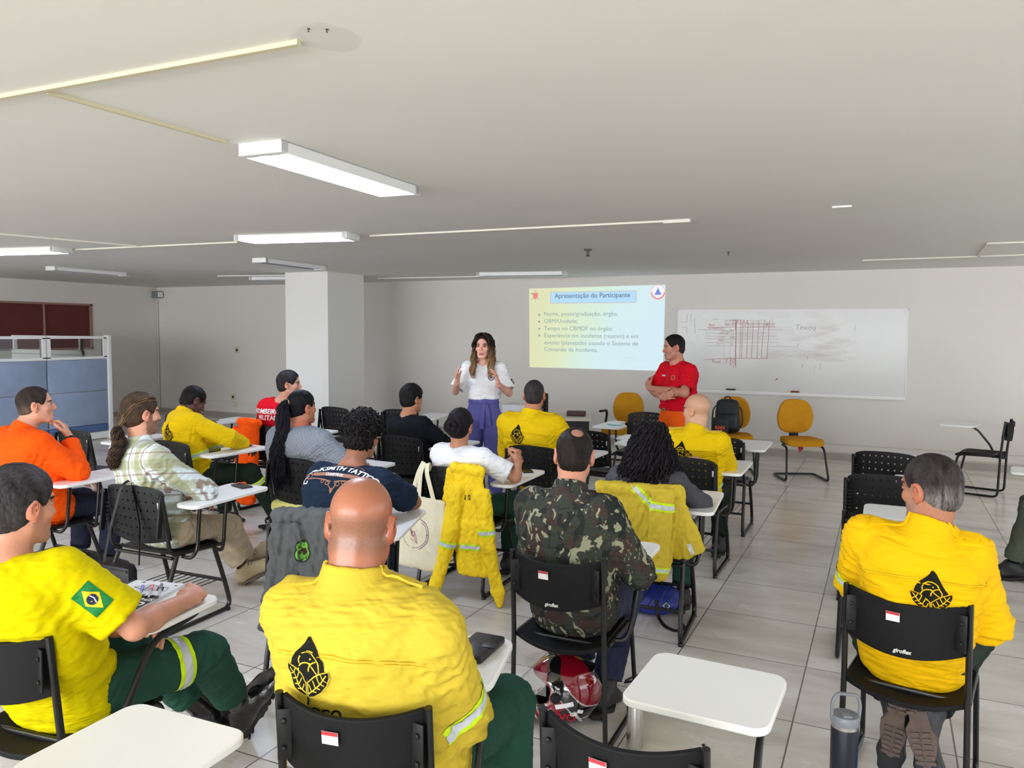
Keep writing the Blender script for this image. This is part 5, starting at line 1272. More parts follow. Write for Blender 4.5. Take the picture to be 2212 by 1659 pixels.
def plaid_mat():
    m = mat('plaid_flannel', (206, 214, 212), 0.9, bump=0.15, bscale=300, spec=0.1); nt = m.node_tree; N = nt.nodes; L = nt.links; b = N['Principled BSDF']
    tc = N.new('ShaderNodeTexCoord'); sx = N.new('ShaderNodeSeparateXYZ'); mp = N.new('ShaderNodeMapping'); mp.inputs['Rotation'].default_value = (0.15, 0.12, 0.2); L.new(tc.outputs['Object'], mp.inputs[0]); L.new(mp.outputs[0], sx.inputs[0])
    def stripe(sock, per, off, wd):
        a = N.new('ShaderNodeMath'); a.operation = 'MULTIPLY_ADD'; L.new(sock, a.inputs[0]); a.inputs[1].default_value = 1/per; a.inputs[2].default_value = off
        f = N.new('ShaderNodeMath'); f.operation = 'FRACT'; L.new(a.outputs[0], f.inputs[0])
        l = N.new('ShaderNodeMath'); l.operation = 'LESS_THAN'; L.new(f.outputs[0], l.inputs[0]); l.inputs[1].default_value = wd; return l.outputs[0]
    def over(prev, fac, rgb, a):
        q = N.new('ShaderNodeMath'); q.operation = 'MULTIPLY'; L.new(fac, q.inputs[0]); q.inputs[1].default_value = a
        mx = N.new('ShaderNodeMix'); mx.data_type = 'RGBA'; L.new(q.outputs[0], mx.inputs[0]); mx.inputs[7].default_value = lin(rgb)+(1,)
        if prev is None: mx.inputs[6].default_value = lin((204, 214, 214))+(1,)
        else: L.new(prev, mx.inputs[6])
        return mx.outputs[2]
    c = over(None, stripe(sx.outputs[0], 0.105, 0.1, 0.42), (160, 160, 116), 0.72); c = over(c, stripe(sx.outputs[2], 0.12, 0.4, 0.42), (150, 150, 106), 0.55)
    c = over(c, stripe(sx.outputs[0], 0.105, -0.5, 0.09), (134, 104, 92), 0.75); c = over(c, stripe(sx.outputs[2], 0.12, -0.3, 0.08), (134, 104, 92), 0.6); c = over(c, stripe(sx.outputs[0], 0.105, -0.62, 0.05), (226, 232, 232), 0.8)
    L.new(c, b.inputs['Base Color']); return m
def quilt_mat():
    m = mat('grey_quilted_cloth', (138, 144, 152), 0.85, spec=0.1); nt = m.node_tree; N = nt.nodes; L = nt.links; b = N['Principled BSDF']
    tc = N.new('ShaderNodeTexCoord'); out = []
    for a in (0.75, -0.75):
        mp = N.new('ShaderNodeMapping'); mp.inputs['Rotation'].default_value = (0, a, 0); L.new(tc.outputs['Object'], mp.inputs[0])
        wv = N.new('ShaderNodeTexWave'); wv.inputs['Scale'].default_value = 17; wv.inputs['Distortion'].default_value = 0.6; L.new(mp.outputs[0], wv.inputs[0]); out.append(wv.outputs['Fac'])
    mn = N.new('ShaderNodeMath'); mn.operation = 'MINIMUM'; L.new(out[0], mn.inputs[0]); L.new(out[1], mn.inputs[1])
    bp = N.new('ShaderNodeBump'); bp.inputs['Strength'].default_value = 0.9; bp.inputs['Distance'].default_value = 0.004; L.new(mn.outputs[0], bp.inputs['Height']); L.new(bp.outputs[0], b.inputs['Normal'])
    r = N.new('ShaderNodeMapRange'); r.inputs[1].default_value = 0.0; r.inputs[2].default_value = 0.25; r.inputs[3].default_value = 0.78; r.inputs[4].default_value = 1.05; L.new(mn.outputs[0], r.inputs[0])
    s = N.new('ShaderNodeVectorMath'); s.operation = 'SCALE'; s.inputs[0].default_value = lin((138, 144, 152)); L.new(r.outputs[0], s.inputs['Scale']); L.new(s.outputs[0], b.inputs['Base Color']); return m
M_CAMO, M_PLAID, M_QUILT = camo_mat(), plaid_mat(), quilt_mat()

def logo2d(s):
    """leaf-and-bird emblem inside a drop, centred, s = half width"""
    d = D2(); K = lambda pts: [(x*s*2, y*s*2) for x, y in pts]
    drop = [(0, .72), (-.05, .62), (-.14, .52), (-.27, .40), (-.36, .26), (-.40, .10), (-.33, .00), (-.15, -.10), (0, -.13), (.15, -.10), (.33, .00), (.42, .04), (.36, .18), (.27, .32), (.20, .48), (.12, .64), (.05, .72)]
    c = (0, .2); d.v += [(c[0]*2*s, c[1]*2*s)]; n = len(drop); d.v += K(drop); d.f += [(0, 1+k, 1+(k+1) % n) for k in range(n)]; d.m += [0]*n
    def arc(cx, cy, r, a0, a1, w_, m, n=20): d.line(K([(cx+r*math.cos(math.radians(a0+(a1-a0)*k/n)), cy+r*math.sin(math.radians(a0+(a1-a0)*k/n))) for k in range(n+1)]), w_*s*2, m)
    w_ = .028
    arc(-.01, .24, .19, 10, 200, w_, 1); arc(-.04, .03, .19, 60, 250, w_, 1); arc(.19, .06, .19, 95, 185, w_, 1)
    d.line(K([(.18, .27), (.25, .13), (.24, .02), (.17, .05), (.09, .12), (.02, .2)]), w_*s*2, 1); d.circle(.05*s*2, .30*s*2, .02*s*2, m=1, n=10)
    for sg in (-1, 1):
        leaf = [(.03, -.42), (.16, -.38), (.30, -.29), (.41, -.15), (.47, .02), (.47, .13), (.30, .06), (.15, -.03), (.03, -.14)]
        d.line(K([(sg*x, y) for x, y in leaf]), .05*s*2, 1, closed=True); d.poly(K([(sg*x, y) for x, y in leaf]), 2)
        d.line(K([(sg*x, y) for x, y in ((.03, -.36), (.14, -.27), (.27, -.15), (.42, .06))]), .024*s*2, 3)
        for k in range(4):
            t = .18+.2*k; px, py = .03+.39*t, -.36+.42*t
            d.line(K([(sg*px, py), (sg*(px+.11), py-.01-.02*k)]), .022*s*2, 3); d.line(K([(sg*px, py), (sg*(px-.05), py+.12)]), .022*s*2, 3)
    d.line(K([(0, -.14), (0, -.60)]), .04*s*2, 0)
    return d

PEOPLE = {}
def Jw(ch): o = CH[ch]; return (o.location.x, o.location.y, 0), o.rotation_euler.z
def lookyaw(ch, head, tgt=(-3.5, 6.66)):
    (x, y, _), a = Jw(ch); c, s = math.cos(a), math.sin(a); wx, wy = x+c*head[0]-s*head[1], y+s*head[0]+c*head[1]
    return math.degrees(math.atan2(-(tgt[0]-wx), tgt[1]-wy)-a)
def person(label, loc, rz, name='person'):
    return empty(name, loc, rz, label, 'person')
def tape(P, Q, parent, a, b, t, half=0.024, R_=0.11, sil=0.5, off=0.0025):
    """fluorescent tape with a silver stripe around a limb a->b at distance t from a"""
    a, b = np.asarray(a), np.asarray(b); e = nrm(b-a); D = (P-a)@e-t; rad = np.linalg.norm(P-a-np.outer((P-a)@e, e), axis=1)
    o1 = clean_band('reflective_band', P, Q, (np.abs(D) < half) & (rad < R_), [(a+e*(t+half), e), (a+e*(t-half), -e)], off, M_LIME, parent)
    if o1: clean_band('silver_stripe', P, Q, (np.abs(D) < half*sil) & (rad < R_), [(a+e*(t+half*sil), e), (a+e*(t-half*sil), -e)], off+0.0015, M_SILV, o1)
def seam(bv, parent, O, X, Y, pts, wd=0.0022, m=None): D2().line(pts, wd, 0).on_cloth('seam', [m or M_SEAM], parent, bv, O, X, Y, lift=0.0012, cell=0.03)
def back_dress(J, sob, P, Q, logo=0.065, lc=(0.0, 0.86), yoke=True, lm=None, cloth=None, txt=None, ep=True, epm=None, tilt=0.0):
    """emblem, yoke seam and epaulettes laid on the shirt"""
    bv = bvh_of(P, Q); sd = J['sd']; n = np.cross(sd, V3(0, 0, 1)); O = V3(J['chest'][0], J['chest'][1], 0)+sd*0; O[2] = 0
    X = sd; Y = nrm(V3(0, 0, 1)+V3(0, 1, 0)*tilt)
    O2 = V3(J['chest'][0], J['chest'][1]-0.16, 0)
    if logo:
        O3 = O2+X*lc[0]; O3[2] = lc[1]; logo2d(logo).on_cloth('emblem', [M_LOGO, cloth, M_LOGO, cloth], sob, bv, O3, X, V3(0, 0, 1), cell=0.012)
        if txt:
            O3 = O3.copy(); O3[2] -= logo*1.65; D2().text(txt, logo*0.55, 0, 0, 0, bold=0.001).on_cloth('print_text', [M_LOGO], sob, bv, O3, X, V3(0, 0, 1))
    if yoke:
        O4 = O2.copy(); O4[2] = J['nb'][2]-0.12; w_ = 0.20*J['w']
        pts = [(x, 0.012*math.cos(x*9)) for x in np.linspace(-w_, w_, 15)]
        D2().line(pts, 0.0028, 0).line([(x, y-0.008) for x, y in pts], 0.002, 0).on_cloth('seam', [M_SEAM], sob, bv, O4, X, V3(0, 0, 1), lift=0.001, cell=0.03)
    if ep:
        for s_ in (-1, 1):
            c = J['nb']+sd*s_*0.125*J['w']+V3(0, 0, 0.2); fwd = nrm(np.cross(V3(0, 0, 1), sd)); xx = sd*s_; yy = np.cross(V3(0, 0, 1), xx)
            ob = D2().poly([(-0.055, -0.019), (0.055, -0.024), (0.055, 0.024), (-0.055, 0.019), (-0.072, 0)], 0).on_cloth('epaulette', [epm or cloth], sob, bv, c, xx, yy, lift=0.005, cell=0.015, reach=0.2)
            md = ob.modifiers.new('solid', 'SOLIDIFY'); md.thickness = 0.008; md.offset = 0
    return bv

# ---- front row, lower left: lemon tee with a flag on the sleeve
def P1():
    loc, rz = Jw('b1'); p = person('person in lemon yellow tee with flag sleeve patch, seated at the lower left', loc, rz)
    hd = (0.0, 0.10, 1.17); ly = lookyaw('b1', hd)-12
    J = skeleton(hd, (ly, -4, 0), -8, size=1.0, width=1.08, seat=(0, 0.24, 0.545), rh=(0.25, 0.52, 0.765), lh=(0.10, 0.36, 0.70), rsh=(0.165, 0.10, 0.975), lsh=(-0.18, 0.12, 0.98), re=(0.5, -0.35, -0.4), le=(-0.6, -0.1, -0.5), up=0.27, fo=0.31,
        knees=((-0.16, 0.66, 0.50), (0.24, 0.62, 0.53)), ankles=((-0.02, 0.95, 0.10), (0.12, 0.96, 0.15)), toes=((0.3, 1, -0.05), (0.62, 0.35, 0.72)))
    o = dict(chair='B', skin=(206, 146, 120), arm=1.0, neck=0.057, seed=3, jaw=1.03, beard=((90, 70, 62), 0.30), rhand=dict(d=(-0.25, 0.9, 0.1), n=(-0.5, 0.1, -0.8), curl=(62, 75, 50), thumb=(20, 45), spread=2), lhand=dict(n=(0.3, -0.3, -1), d=(0.8, 0.5, 0), curl=(30, 35, 25)), short=0.80, sleeve=(0.078, 0.078, 0.06), bulk=1.06, belly=1.14)
    build_skin(J, o, p, 0.004)
    hair_cap(J, dict(t=0.013, color=(40, 36, 38), color2=(96, 92, 96), top=0.004, curl=0.0015, front=0.06), p, 0.0035)
    so, P, Q = build_top(J, o, p, M_TEEY, 0.005, 'tee'); bv = bvh_of(P, Q)
    e = nrm(J['re']-J['rsh']); mid = J['rsh']+(J['re']-J['rsh'])*0.40; out = nrm(np.cross(V3(0, 1, 0), e)); out = nrm(V3(0.55, -0.65, 0.25)); out = nrm(out-e*(out@e)); Y = -e; X = np.cross(Y, out)
    w_, h_ = 0.095, 0.066; d = D2(); d.poly([(-w_/2, -h_/2), (w_/2, -h_/2), (w_/2, h_/2), (-w_/2, h_/2)], 0).poly([(-w_*0.42, 0), (0, -h_*0.40), (w_*0.42, 0), (0, h_*0.40)], 1).circle(0, 0, 0.0165, m=2, n=20).line([(-0.015, 0.003), (0, 0.006), (0.015, 0.0)], 0.003, 3)
    d.v = [(y, -x) for x, y in d.v]
    d.on_cloth('flag_patch', [mat('flag_green', (10, 124, 52), 0.7), mat('flag_yellow', (250, 206, 10), 0.7), mat('flag_navy', (24, 36, 70), 0.7), M_WHTC], so, bv, mid+out*0.12, X, Y, cell=0.01, reach=0.15)
    tr = build_legs(J, dict(seed=4, legbulk=1.12, leglen=0.74), p, M_GRN, 0.006)
    Pt = np.array([v.co for v in tr.data.vertices]); Qt = np.array([tuple(q.vertices) for q in tr.data.polygons]); tape(Pt, Qt, tr, J['rhip'], J['rkn'], 0.30, 0.030, 0.13, 0.5)
    J['rto'] = nrm(V3(0.50, 0.10, 0.85)); build_shoe(J, 'r', p, M_LEATH, True, laces=M_BPLAST, up=(-0.60, -0.62, 0.49), bk=1.35); build_shoe(J, 'l', p, M_LEATH, True)
    return J
# ---- front row centre: bald
def P2():
    loc, rz = Jw('b2'); p = person('bald person in a yellow uniform shirt with black emblem, front row centre', loc, rz)
    hd = (-0.07, 0.25, 1.19)
    J = skeleton(hd, (lookyaw('b2', hd)+0, -12, 3), 2, size=1.03, width=1.14, seat=(0, 0.27, 0.55), rh=(0.10, 0.52, 0.62), lh=(-0.10, 0.56, 0.64), rsh=(0.165, 0.16, 0.935), lsh=(-0.245, 0.20, 0.95), re=(0.6, -0.5, -0.8), le=(-0.8, -0.4, -0.6),
        knees=((-0.2, 0.66, 0.5), (0.25, 0.68, 0.51)), ankles=((-0.2, 0.62, 0.1), (0.26, 0.64, 0.1)))
    o = dict(chair='B', lowz=-0.085, skin=(172, 108, 80), skinmat=M_SKINS, neck=0.070, hs=1.05, fat=1.2, jaw=1.1, arm=1.1, rolls=True, seed=11, buzz=((92, 80, 70), 0.65, 0.04), bulk=1.17, belly=1.2, collar=0.075, sleeve=(0.082, 0.076, 0.062), long=0.9, wr=1.15)
    build_skin(J, o, p, 0.004)
    so, P, Q = build_top(J, o, p, M_YEL2, 0.005)
    back_dress(J, so, P, Q, 0.066, (-0.075, 0.855), True, None, M_YEL2, 'PREVFOGO')
    tape(P, Q, so, J['rsh'], J['re'], 0.235, 0.026, 0.13, 0.5); tape(P, Q, so, J['re'], J['rh'], 0.13, 0.026, 0.11, 0.5); tape(P, Q, so, J['lsh'], J['le'], 0.235, 0.026, 0.13, 0.5)
    tr = build_legs(J, dict(seed=14, legbulk=1.25), p, M_GRN, 0.006)
    for s_ in 'lr': build_shoe(J, s_, p, M_LEATH)
    # glasses
    M = J['M']; T = lambda x, y, z: J['H']+M@V3(x, y, z)*1.03; g = MB()
    for s_ in (-1, 1):
        g.tube([T(s_*0.080, -0.025, -0.012), T(s_*0.084, -0.012, 0.012), T(s_*0.082, 0.03, 0.012), T(s_*0.070, 0.092, 0.010)], 0.0026, 6)
        pts = [T(s_*0.036+0.026*math.cos(a), 0.098-0.004*abs(math.cos(a)), 0.004+0.017*math.sin(a)) for a in np.linspace(0, 2*PI, 17)]; g.tube(pts, 0.0016, 5)
    g.tube([T(-0.010, 0.10, 0.006), T(0.010, 0.10, 0.006)], 0.0016, 5)
    g.build('eyeglasses', mat('glasses_frame', (60, 58, 110), 0.3), p)
    return J
def P3():
    loc, rz = Jw('b3'); p = person('person with greying cropped hair in deep yellow shirt, seated at right', loc, rz)
    hd = (0.05, 0.12, 1.175)
    J = skeleton(hd, (lookyaw('b3', hd)+4, -6, -2), 0, size=1.02, width=1.0, seat=(0.0, 0.23, 0.545), rh=(0.10, 0.42, 0.62), lh=(-0.12, 0.46, 0.60), rsh=(0.18, 0.12, 0.965), lsh=(-0.155, 0.10, 0.975), re=(0.7, -0.2, -0.8), le=(-0.9, 0.1, -0.7),
        knees=((-0.24, 0.60, 0.50), (0.17, 0.62, 0.50)), ankles=((-0.05, 0.33, 0.23), (0.05, 0.28, 0.24)), toes=((-0.1, 0.05, -1), (0.25, -0.15, -1)))
    o = dict(chair='B', skin=(170, 112, 84), neck=0.06, seed=21, beard=((150, 140, 134), 0.45), bulk=1.04, belly=1.08, collar=0.07, sleeve=(0.074, 0.064, 0.054), long=0.9)
    build_skin(J, o, p, 0.004)
    hair_cap(J, dict(t=0.007, color=(34, 28, 28), color2=(84, 76, 76), side=(140, 132, 130), front=0.045, bald=[((0, 0.085, 0.085), V3(0.055, 0.05, 0.045))]), p, 0.0035)
    so, P, Q = build_top(J, o, p, M_YEL3, 0.005)
    back_dress(J, so, P, Q, 0.066, (0.045, 0.835), True, None, M_YEL3)
    tape(P, Q, so, J['lsh'], J['le'], 0.23, 0.025, 0.12, 0.5); tape(P, Q, so, J['le'], J['lh'], 0.10, 0.025, 0.11, 0.5)
    build_legs(J, dict(seed=24, leglen=0.8), p, M_DGRN, 0.006)
    ms = mat('worn_boot_sole', (104, 88, 80), 0.85, bump=0.3, bscale=60, var=0.2, vscale=30)
    for s_ in 'lr':
        build_shoe(J, s_, p, M_BOOT, True, sole_m=ms, up=(0, 0.9, 0.1))
    return J
def P4():
    loc, rz = Jw('b4'); p = person('person in green and brown camouflage shirt seated from behind', loc, rz)
    hd = (-0.04, 0.33, 1.175)
    J = skeleton(hd, (lookyaw('b4', hd, (-3.0, 9)), -8, 2), -6, size=1.0, width=1.14, seat=(0.0, 0.25, 0.55), nb=(-0.03, 0.25, 1.01), rh=(0.17, 0.50, 0.70), lh=(-0.05, 0.52, 0.74), rsh=(0.145, 0.20, 0.96), lsh=(-0.19, 0.22, 0.96), re=(0.7, -0.5, -0.7), le=(-0.8, -0.1, -0.8),
        knees=((-0.14, 0.62, 0.50), (0.12, 0.60, 0.5)), ankles=((-0.08, 0.60, 0.10), (0.09, 0.42, 0.10)))
    o = dict(chair='B', skin=(200, 140, 116), neck=0.060, seed=31, bulk=1.06, belly=1.12, collar=0.062, sleeve=(0.074, 0.066, 0.054), long=0.88, buzz=((40, 34, 32), 0.35, None))
    build_skin(J, o, p, 0.004)
    hair_cap(J, dict(t=0.0055, color=(34, 28, 27), color2=(56, 48, 44), bald=[((0.014, -0.075, 0.115), V3(0.030, 0.034, 0.034))]), p, 0.0035)
    so, P, Q = build_top(J, o, p, M_CAMO, 0.005)
    bv = bvh_of(P, Q); O2 = V3(J['chest'][0], J['chest'][1]-0.16, 0.92); D2().line([(x, 0) for x in np.linspace(-0.17, 0.17, 12)], 0.0024, 0).on_cloth('seam', [mat('dark_seam', (40, 42, 36), 0.9)], so, bv, O2, J['sd'], V3(0, 0, 1), lift=0.0012, cell=0.03)
    w_ = MB(); a = J['rh']-nrm(J['rh']-J['re'])*0.02; w_.lathe([(0.034, -0.012), (0.036, -0.006), (0.036, 0.006), (0.034, 0.012)], a, 18, axis=J['rh']-J['re']); w_.build('wristwatch', M_BPLAST, p)
    tr = build_legs(J, dict(seed=34, legbulk=1.1), p, mat('navy_trouser_cloth', (34, 38, 66), 0.9, bump=0.2, bscale=300))
    for s_ in 'lr': build_shoe(J, s_, p, M_BOOT)
    return J
def P5():
    loc, rz = Jw('a16'); p = person('person with long curly black hair and charcoal sleeves, yellow jacket behind', loc, rz)
    hd = (0.02, 0.15, 1.085)
    J = skeleton(hd, (lookyaw('a16', hd, (-3.2, 9)), -2, 0), 0, size=0.93, width=1.0, seat=(0, 0.25, 0.54), rh=(0.20, 0.50, 0.745), lh=(-0.10, 0.45, 0.7), re=(0.8, -0.2, -0.5), le=(-0.6, -0.1, -0.8))
    o = dict(chair='A', skin=(176, 124, 98), neck=0.05, seed=41, sleeve=(0.062, 0.055, 0.044), ears=False, long=0.9)
    build_skin(J, o, p, 0.005); build_top(J, o, p, M_GREYC, 0.006, 'sweater')
    hair_cap(J, dict(t=0.016, top=0.004, color=(18, 15, 17), color2=(30, 26, 28), front=0.06), p, 0.005)
    H, M = J['H'], J['M']; T = lambda x, y, z: tuple(H+M@V3(x, y, z)); gs = []
    for k in range(15):
        a = math.radians(-185+190*k/14+0); x0, y0 = math.cos(a), math.sin(a)
        x = 0.085*x0; y = -0.015+0.10*y0 if y0 < 0 else -0.015+0.03*y0
        for top in (0.10, 0.06):
            gs.append(([T(0.02*x0, -0.02, 0.125), T(x*0.75, -0.02+y*0.8, top+0.015), T(x*1.12, y*1.08, 0.01), T(x*1.45, y*1.15-0.01, -0.09), T(x*1.85, y*1.15-0.01, -0.18), T(x*2.05, y*1.05-0.02, -0.265)], [0.008, 0.016, 0.025, 0.032, 0.038, 0.045]))
    strands('curly_hair', gs, 560, 0.0042, (14, 12, 14), (34, 30, 34), p, curl=0.010, freq=34, seed=4, npts=30)
    build_legs(J, dict(seed=44), p, M_GRN, 0.009)
    for s_ in 'lr': build_shoe(J, s_, p, M_BROWNSH, False, 0.006)
def P6():
    loc, rz = Jw('a12'); p = person('shaven headed person in yellow uniform shirt in front of the whiteboard', loc, rz)
    hd = (0.06, 0.12, 1.165)
    J = skeleton(hd, (lookyaw('a12', hd)+2, -3, 0), -6, size=1.0, width=1.08, seat=(0.03, 0.24, 0.55), rh=(0.16, 0.50, 0.745), lh=(-0.1, 0.5, 0.72), re=(0.5, -0.1, -0.8), le=(-0.7, -0.1, -0.8))
    o = dict(chair='A', skin=(208, 160, 130), neck=0.058, seed=51, buzz=((150, 116, 86), 0.45, None), bulk=1.1, belly=1.08, collar=0.065, sleeve=(0.074, 0.068, 0.052), long=0.92)
    build_skin(J, o, p, 0.005); so, P, Q = build_top(J, o, p, M_YEL, 0.006)
    back_dress(J, so, P, Q, 0.07, (-0.06, 0.86), True, None, M_YEL, epm=mat('khaki_epaulette', (206, 176, 60), 0.8)); tape(P, Q, so, J['pel'], J['chest'], 0.12, 0.022, 0.3, 0.5)
    build_legs(J, dict(seed=54), p, M_DGRN, 0.009)
    for s_ in 'lr': build_shoe(J, s_, p, M_BOOT, True, 0.007)
def P7():
    loc, rz = Jw('a9'); p = person('person with dark buzz cut in yellow uniform shirt, emblem on back, near the slide', loc, rz)
    hd = (-0.07, 0.20, 1.215)
    J = skeleton(hd, (lookyaw('a9', hd, (-3.6, 9)), -2, 0), 0, size=1.02, width=1.2, seat=(-0.02, 0.24, 0.55), rh=(0.16, 0.48, 0.745), lh=(-0.2, 0.48, 0.70), re=(0.7, -0.2, -0.6), le=(-0.7, -0.1, -0.8), sh_drop=0.055)
    o = dict(chair='A', skin=(180, 120, 92), neck=0.062, seed=61, bulk=1.12, belly=1.1, collar=0.06, sleeve=(0.078, 0.070, 0.055), long=0.92)
    build_skin(J, o, p, 0.005); hair_cap(J, dict(t=0.004, color=(52, 44, 46), color2=(84, 76, 78)), p, 0.004); so, P, Q = build_top(J, o, p, M_YEL, 0.006)
    back_dress(J, so, P, Q, 0.068, (-0.06, 0.90), True, None, M_YEL)
    build_legs(J, dict(seed=64), p, M_GRN, 0.009)
    for s_ in 'lr': build_shoe(J, s_, p, M_BOOT, True, 0.007)
def P8():
    loc, rz = Jw('a8'); p = person('person with braided black bun and plain white tee resting elbow on tablet', loc, rz)
    hd = (0.0, 0.13, 1.09)
    J = skeleton(hd, (lookyaw('a8', hd)-14, -8, 4), -10, size=0.95, width=1.02, seat=(0, 0.25, 0.54), nb=(0.0, 0.12, 0.94), rh=(0.37, 0.24, 0.855), lh=(0.26, 0.30, 0.84), rsh=(0.185, 0.09, 0.89), lsh=(-0.16, 0.16, 0.89), re=(0.7, 0.1, -0.9), le=(-0.2, 0.2, -1), up=0.27, fo=0.20)
    J['re'] = V3(0.385, 0.17, 0.775)
    o = dict(chair='A', skin=(186, 130, 102), neck=0.046, seed=71, short=0.78, sleeve=(0.068, 0.066, 0.05), arm=0.86, handscale=0.92, rhand=dict(d=(-0.05, 0.1, 1), n=(-1, 0.1, 0), curl=(70, 70, 40), thumb=(10, 40), spread=2), lhand=dict(d=(0.7, 0.0, 0.7), n=(0.3, 0.3, -0.8), curl=(60, 60, 40), spread=2))
    build_skin(J, o, p, 0.004); build_top(J, o, p, M_WHTC, 0.005, 'tee')
    hair_cap(J, dict(t=0.008, color=(20, 17, 19), color2=(44, 38, 40), front=0.065), p, 0.004)
    H, M = J['H'], J['M']; T = lambda x, y, z: tuple(H+M@V3(x, y, z)); gs = []; B = V3(0, -0.125, 0.0)
    for k in range(3):
        for j in range(2):
            pts = []
            for t in np.linspace(0, 1, 22):
                a = t*2*PI*1.1+k*2.1; r = (0.050 if j == 0 else 0.024)+0.004*math.sin(t*30+k*2); pts.append(T(B[0]+r*math.cos(a), B[1]-0.024+(-0.030 if j else 0.0)+0.009*math.cos(t*30+k*2), B[2]+r*math.sin(a)))
            gs.append((pts, [0.010, 0.012, 0.010]))
    for s_ in (-1, 1): gs.append(([T(s_*0.06, 0.04, 0.06), T(s_*0.082, 0.0, 0.045), T(s_*0.07, -0.06, 0.02), T(0.0, -0.11, 0.005)], [0.006, 0.007, 0.006]))
    strands('braided_bun', gs, 170, 0.0034, (16, 13, 15), (46, 40, 44), p, curl=0.002, freq=60, seed=8, npts=34)
    build_legs(J, dict(seed=74), p, M_GRN, 0.009)
    for s_ in 'lr': build_shoe(J, s_, p, M_BOOT, True, 0.007)
def P9():
    loc, rz = Jw('a17'); p = person('person with short black curls in printed navy tee leaning forward', loc, rz)
    hd = (0.05, 0.60, 1.15)
    J = skeleton(hd, (-10, -6, 6), -12, size=1.0, width=1.12, seat=(0.0, 0.24, 0.55), nb=(0.03, 0.48, 0.985), rh=(0.20, 0.86, 0.82), lh=(0.0, 0.72, 0.72), rsh=(0.20, 0.42, 0.93), lsh=(-0.14, 0.50, 0.94), re=(0.9, -0.2, -0.6), le=(-0.7, -0.1, -0.8))
    o = dict(chair='A', skin=(160, 108, 84), neck=0.055, seed=81, short=0.78, sleeve=(0.076, 0.074, 0.05), bulk=1.06, belly=1.06, rhand=dict(curl=(50, 50, 30)))
    build_skin(J, o, p, 0.0045); so, P, Q = build_top(J, o, p, M_NAVY, 0.005, 'tee')
    hair_cap(J, dict(t=0.022, color=(14, 12, 13), color2=(40, 36, 36), curl=0.010, front=0.055, top=0.006), p, 0.004)
    gs = []; H, M = J['H'], J['M']
    for k in range(90):
        a = k*2.39996; zz = 1-(k+0.5)/90*1.25; r = math.sqrt(max(0, 1-zz*zz)); d_ = V3(r*math.cos(a), r*math.sin(a), zz)
        if d_[1] > 0.55 and d_[2] < 0.45: continue
        if abs(d_[0]) > 0.75 and d_[2] < -0.1: continue
        c = V3(0, -0.014, 0.036)+d_*V3(0.085, 0.104, 0.094); t1 = nrm(np.cross(d_, V3(0.3, 0.2, 1)))
        gs.append(([tuple(H+M@(c)), tuple(H+M@(c+d_*0.014+t1*0.006)), tuple(H+M@(c+d_*0.018-t1*0.004)), tuple(H+M@(c+d_*0.010-t1*0.014))], [0.010, 0.014, 0.016]))
    strands('curls', gs, 620, 0.0034, (12, 10, 11), (44, 40, 40), p, curl=0.006, freq=14, seed=9, npts=12)
    bv = bvh_of(P, Q); ax = nrm(J['nb']-J['wst']); X = J['sd']; Nn = nrm(np.cross(X, ax)); C0 = J['chest']+ax*0.03+Nn*0.15
    d = D2()
    def arct(t, R_, size, m, y0, bold=0.001):
        W_ = sum(0.62 if c not in 'I ' else 0.33 for c in t)*size; x = -W_/2
        for c in t:
            cw = (0.62 if c not in 'I ' else 0.33)*size; xm = x+cw/2; a = xm/R_
            if c != ' ': d.add(text_mesh(c, size, bold=bold), m, R_*math.sin(a), y0+R_*(math.cos(a)-1), 1, -a)
            x += cw
    arct('BLACKSMITH TATTOO', 0.55, 0.042, 0, 0.040, 0.0016); 
    d.poly([(-0.12, -0.002), (0.12, -0.002), (0.145, 0.012), (0.12, 0.020), (-0.12, 0.020), (-0.145, 0.012)][::1], 1)
    arct('COMPANY', 2.0, 0.022, 2, 0.002)
    bm = 1
    for sg in (-1, 1):
        d.line([(sg*x, y) for x, y in ((0.0, 0.085), (0.03, 0.10), (0.06, 0.088), (0.10, 0.082), (0.13, 0.066))], 0.005, bm); d.circle(sg*0.022, 0.094, 0.012, 0.004, bm, n=14); d.circle(sg*0.15, -0.005, 0.016, 0.005, bm, n=14)
        d.line([(sg*x, y) for x, y in ((0.0, -0.075), (0.02, -0.05), (0.012, -0.03), (0.05, -0.022), (0.10, -0.018), (0.15, -0.02))], 0.006, bm); d.circle(sg*0.03, -0.04, 0.010, 0.004, bm, n=14); d.circle(sg*0.06, -0.032, 0.008, 0.004, bm, n=14)
        d.line([(sg*x, y) for x, y in ((0.16, 0.0), (0.185, -0.02), (0.18, -0.045), (0.155, -0.045), (0.158, -0.03))], 0.008, 0)
    d.poly([(-0.01, -0.075), (0, -0.095), (0.01, -0.075), (0, -0.06)], bm); d.poly([(-0.016, 0.095), (0, 0.085), (0.016, 0.095), (0, 0.112)], bm)
    d.on_cloth('shirt_print', [mat('print_cream', (222, 220, 214), 0.8), mat('print_bronze', (150, 106, 84), 0.8), mat('print_pale', (200, 206, 210), 0.8)], so, bv, C0, X, ax, cell=0.012)
    build_legs(J, dict(seed=84), p, M_BEIGE if False else M_DENIM, 0.009)
    for s_ in 'lr': build_shoe(J, s_, p, M_BROWNSH, False, 0.006)
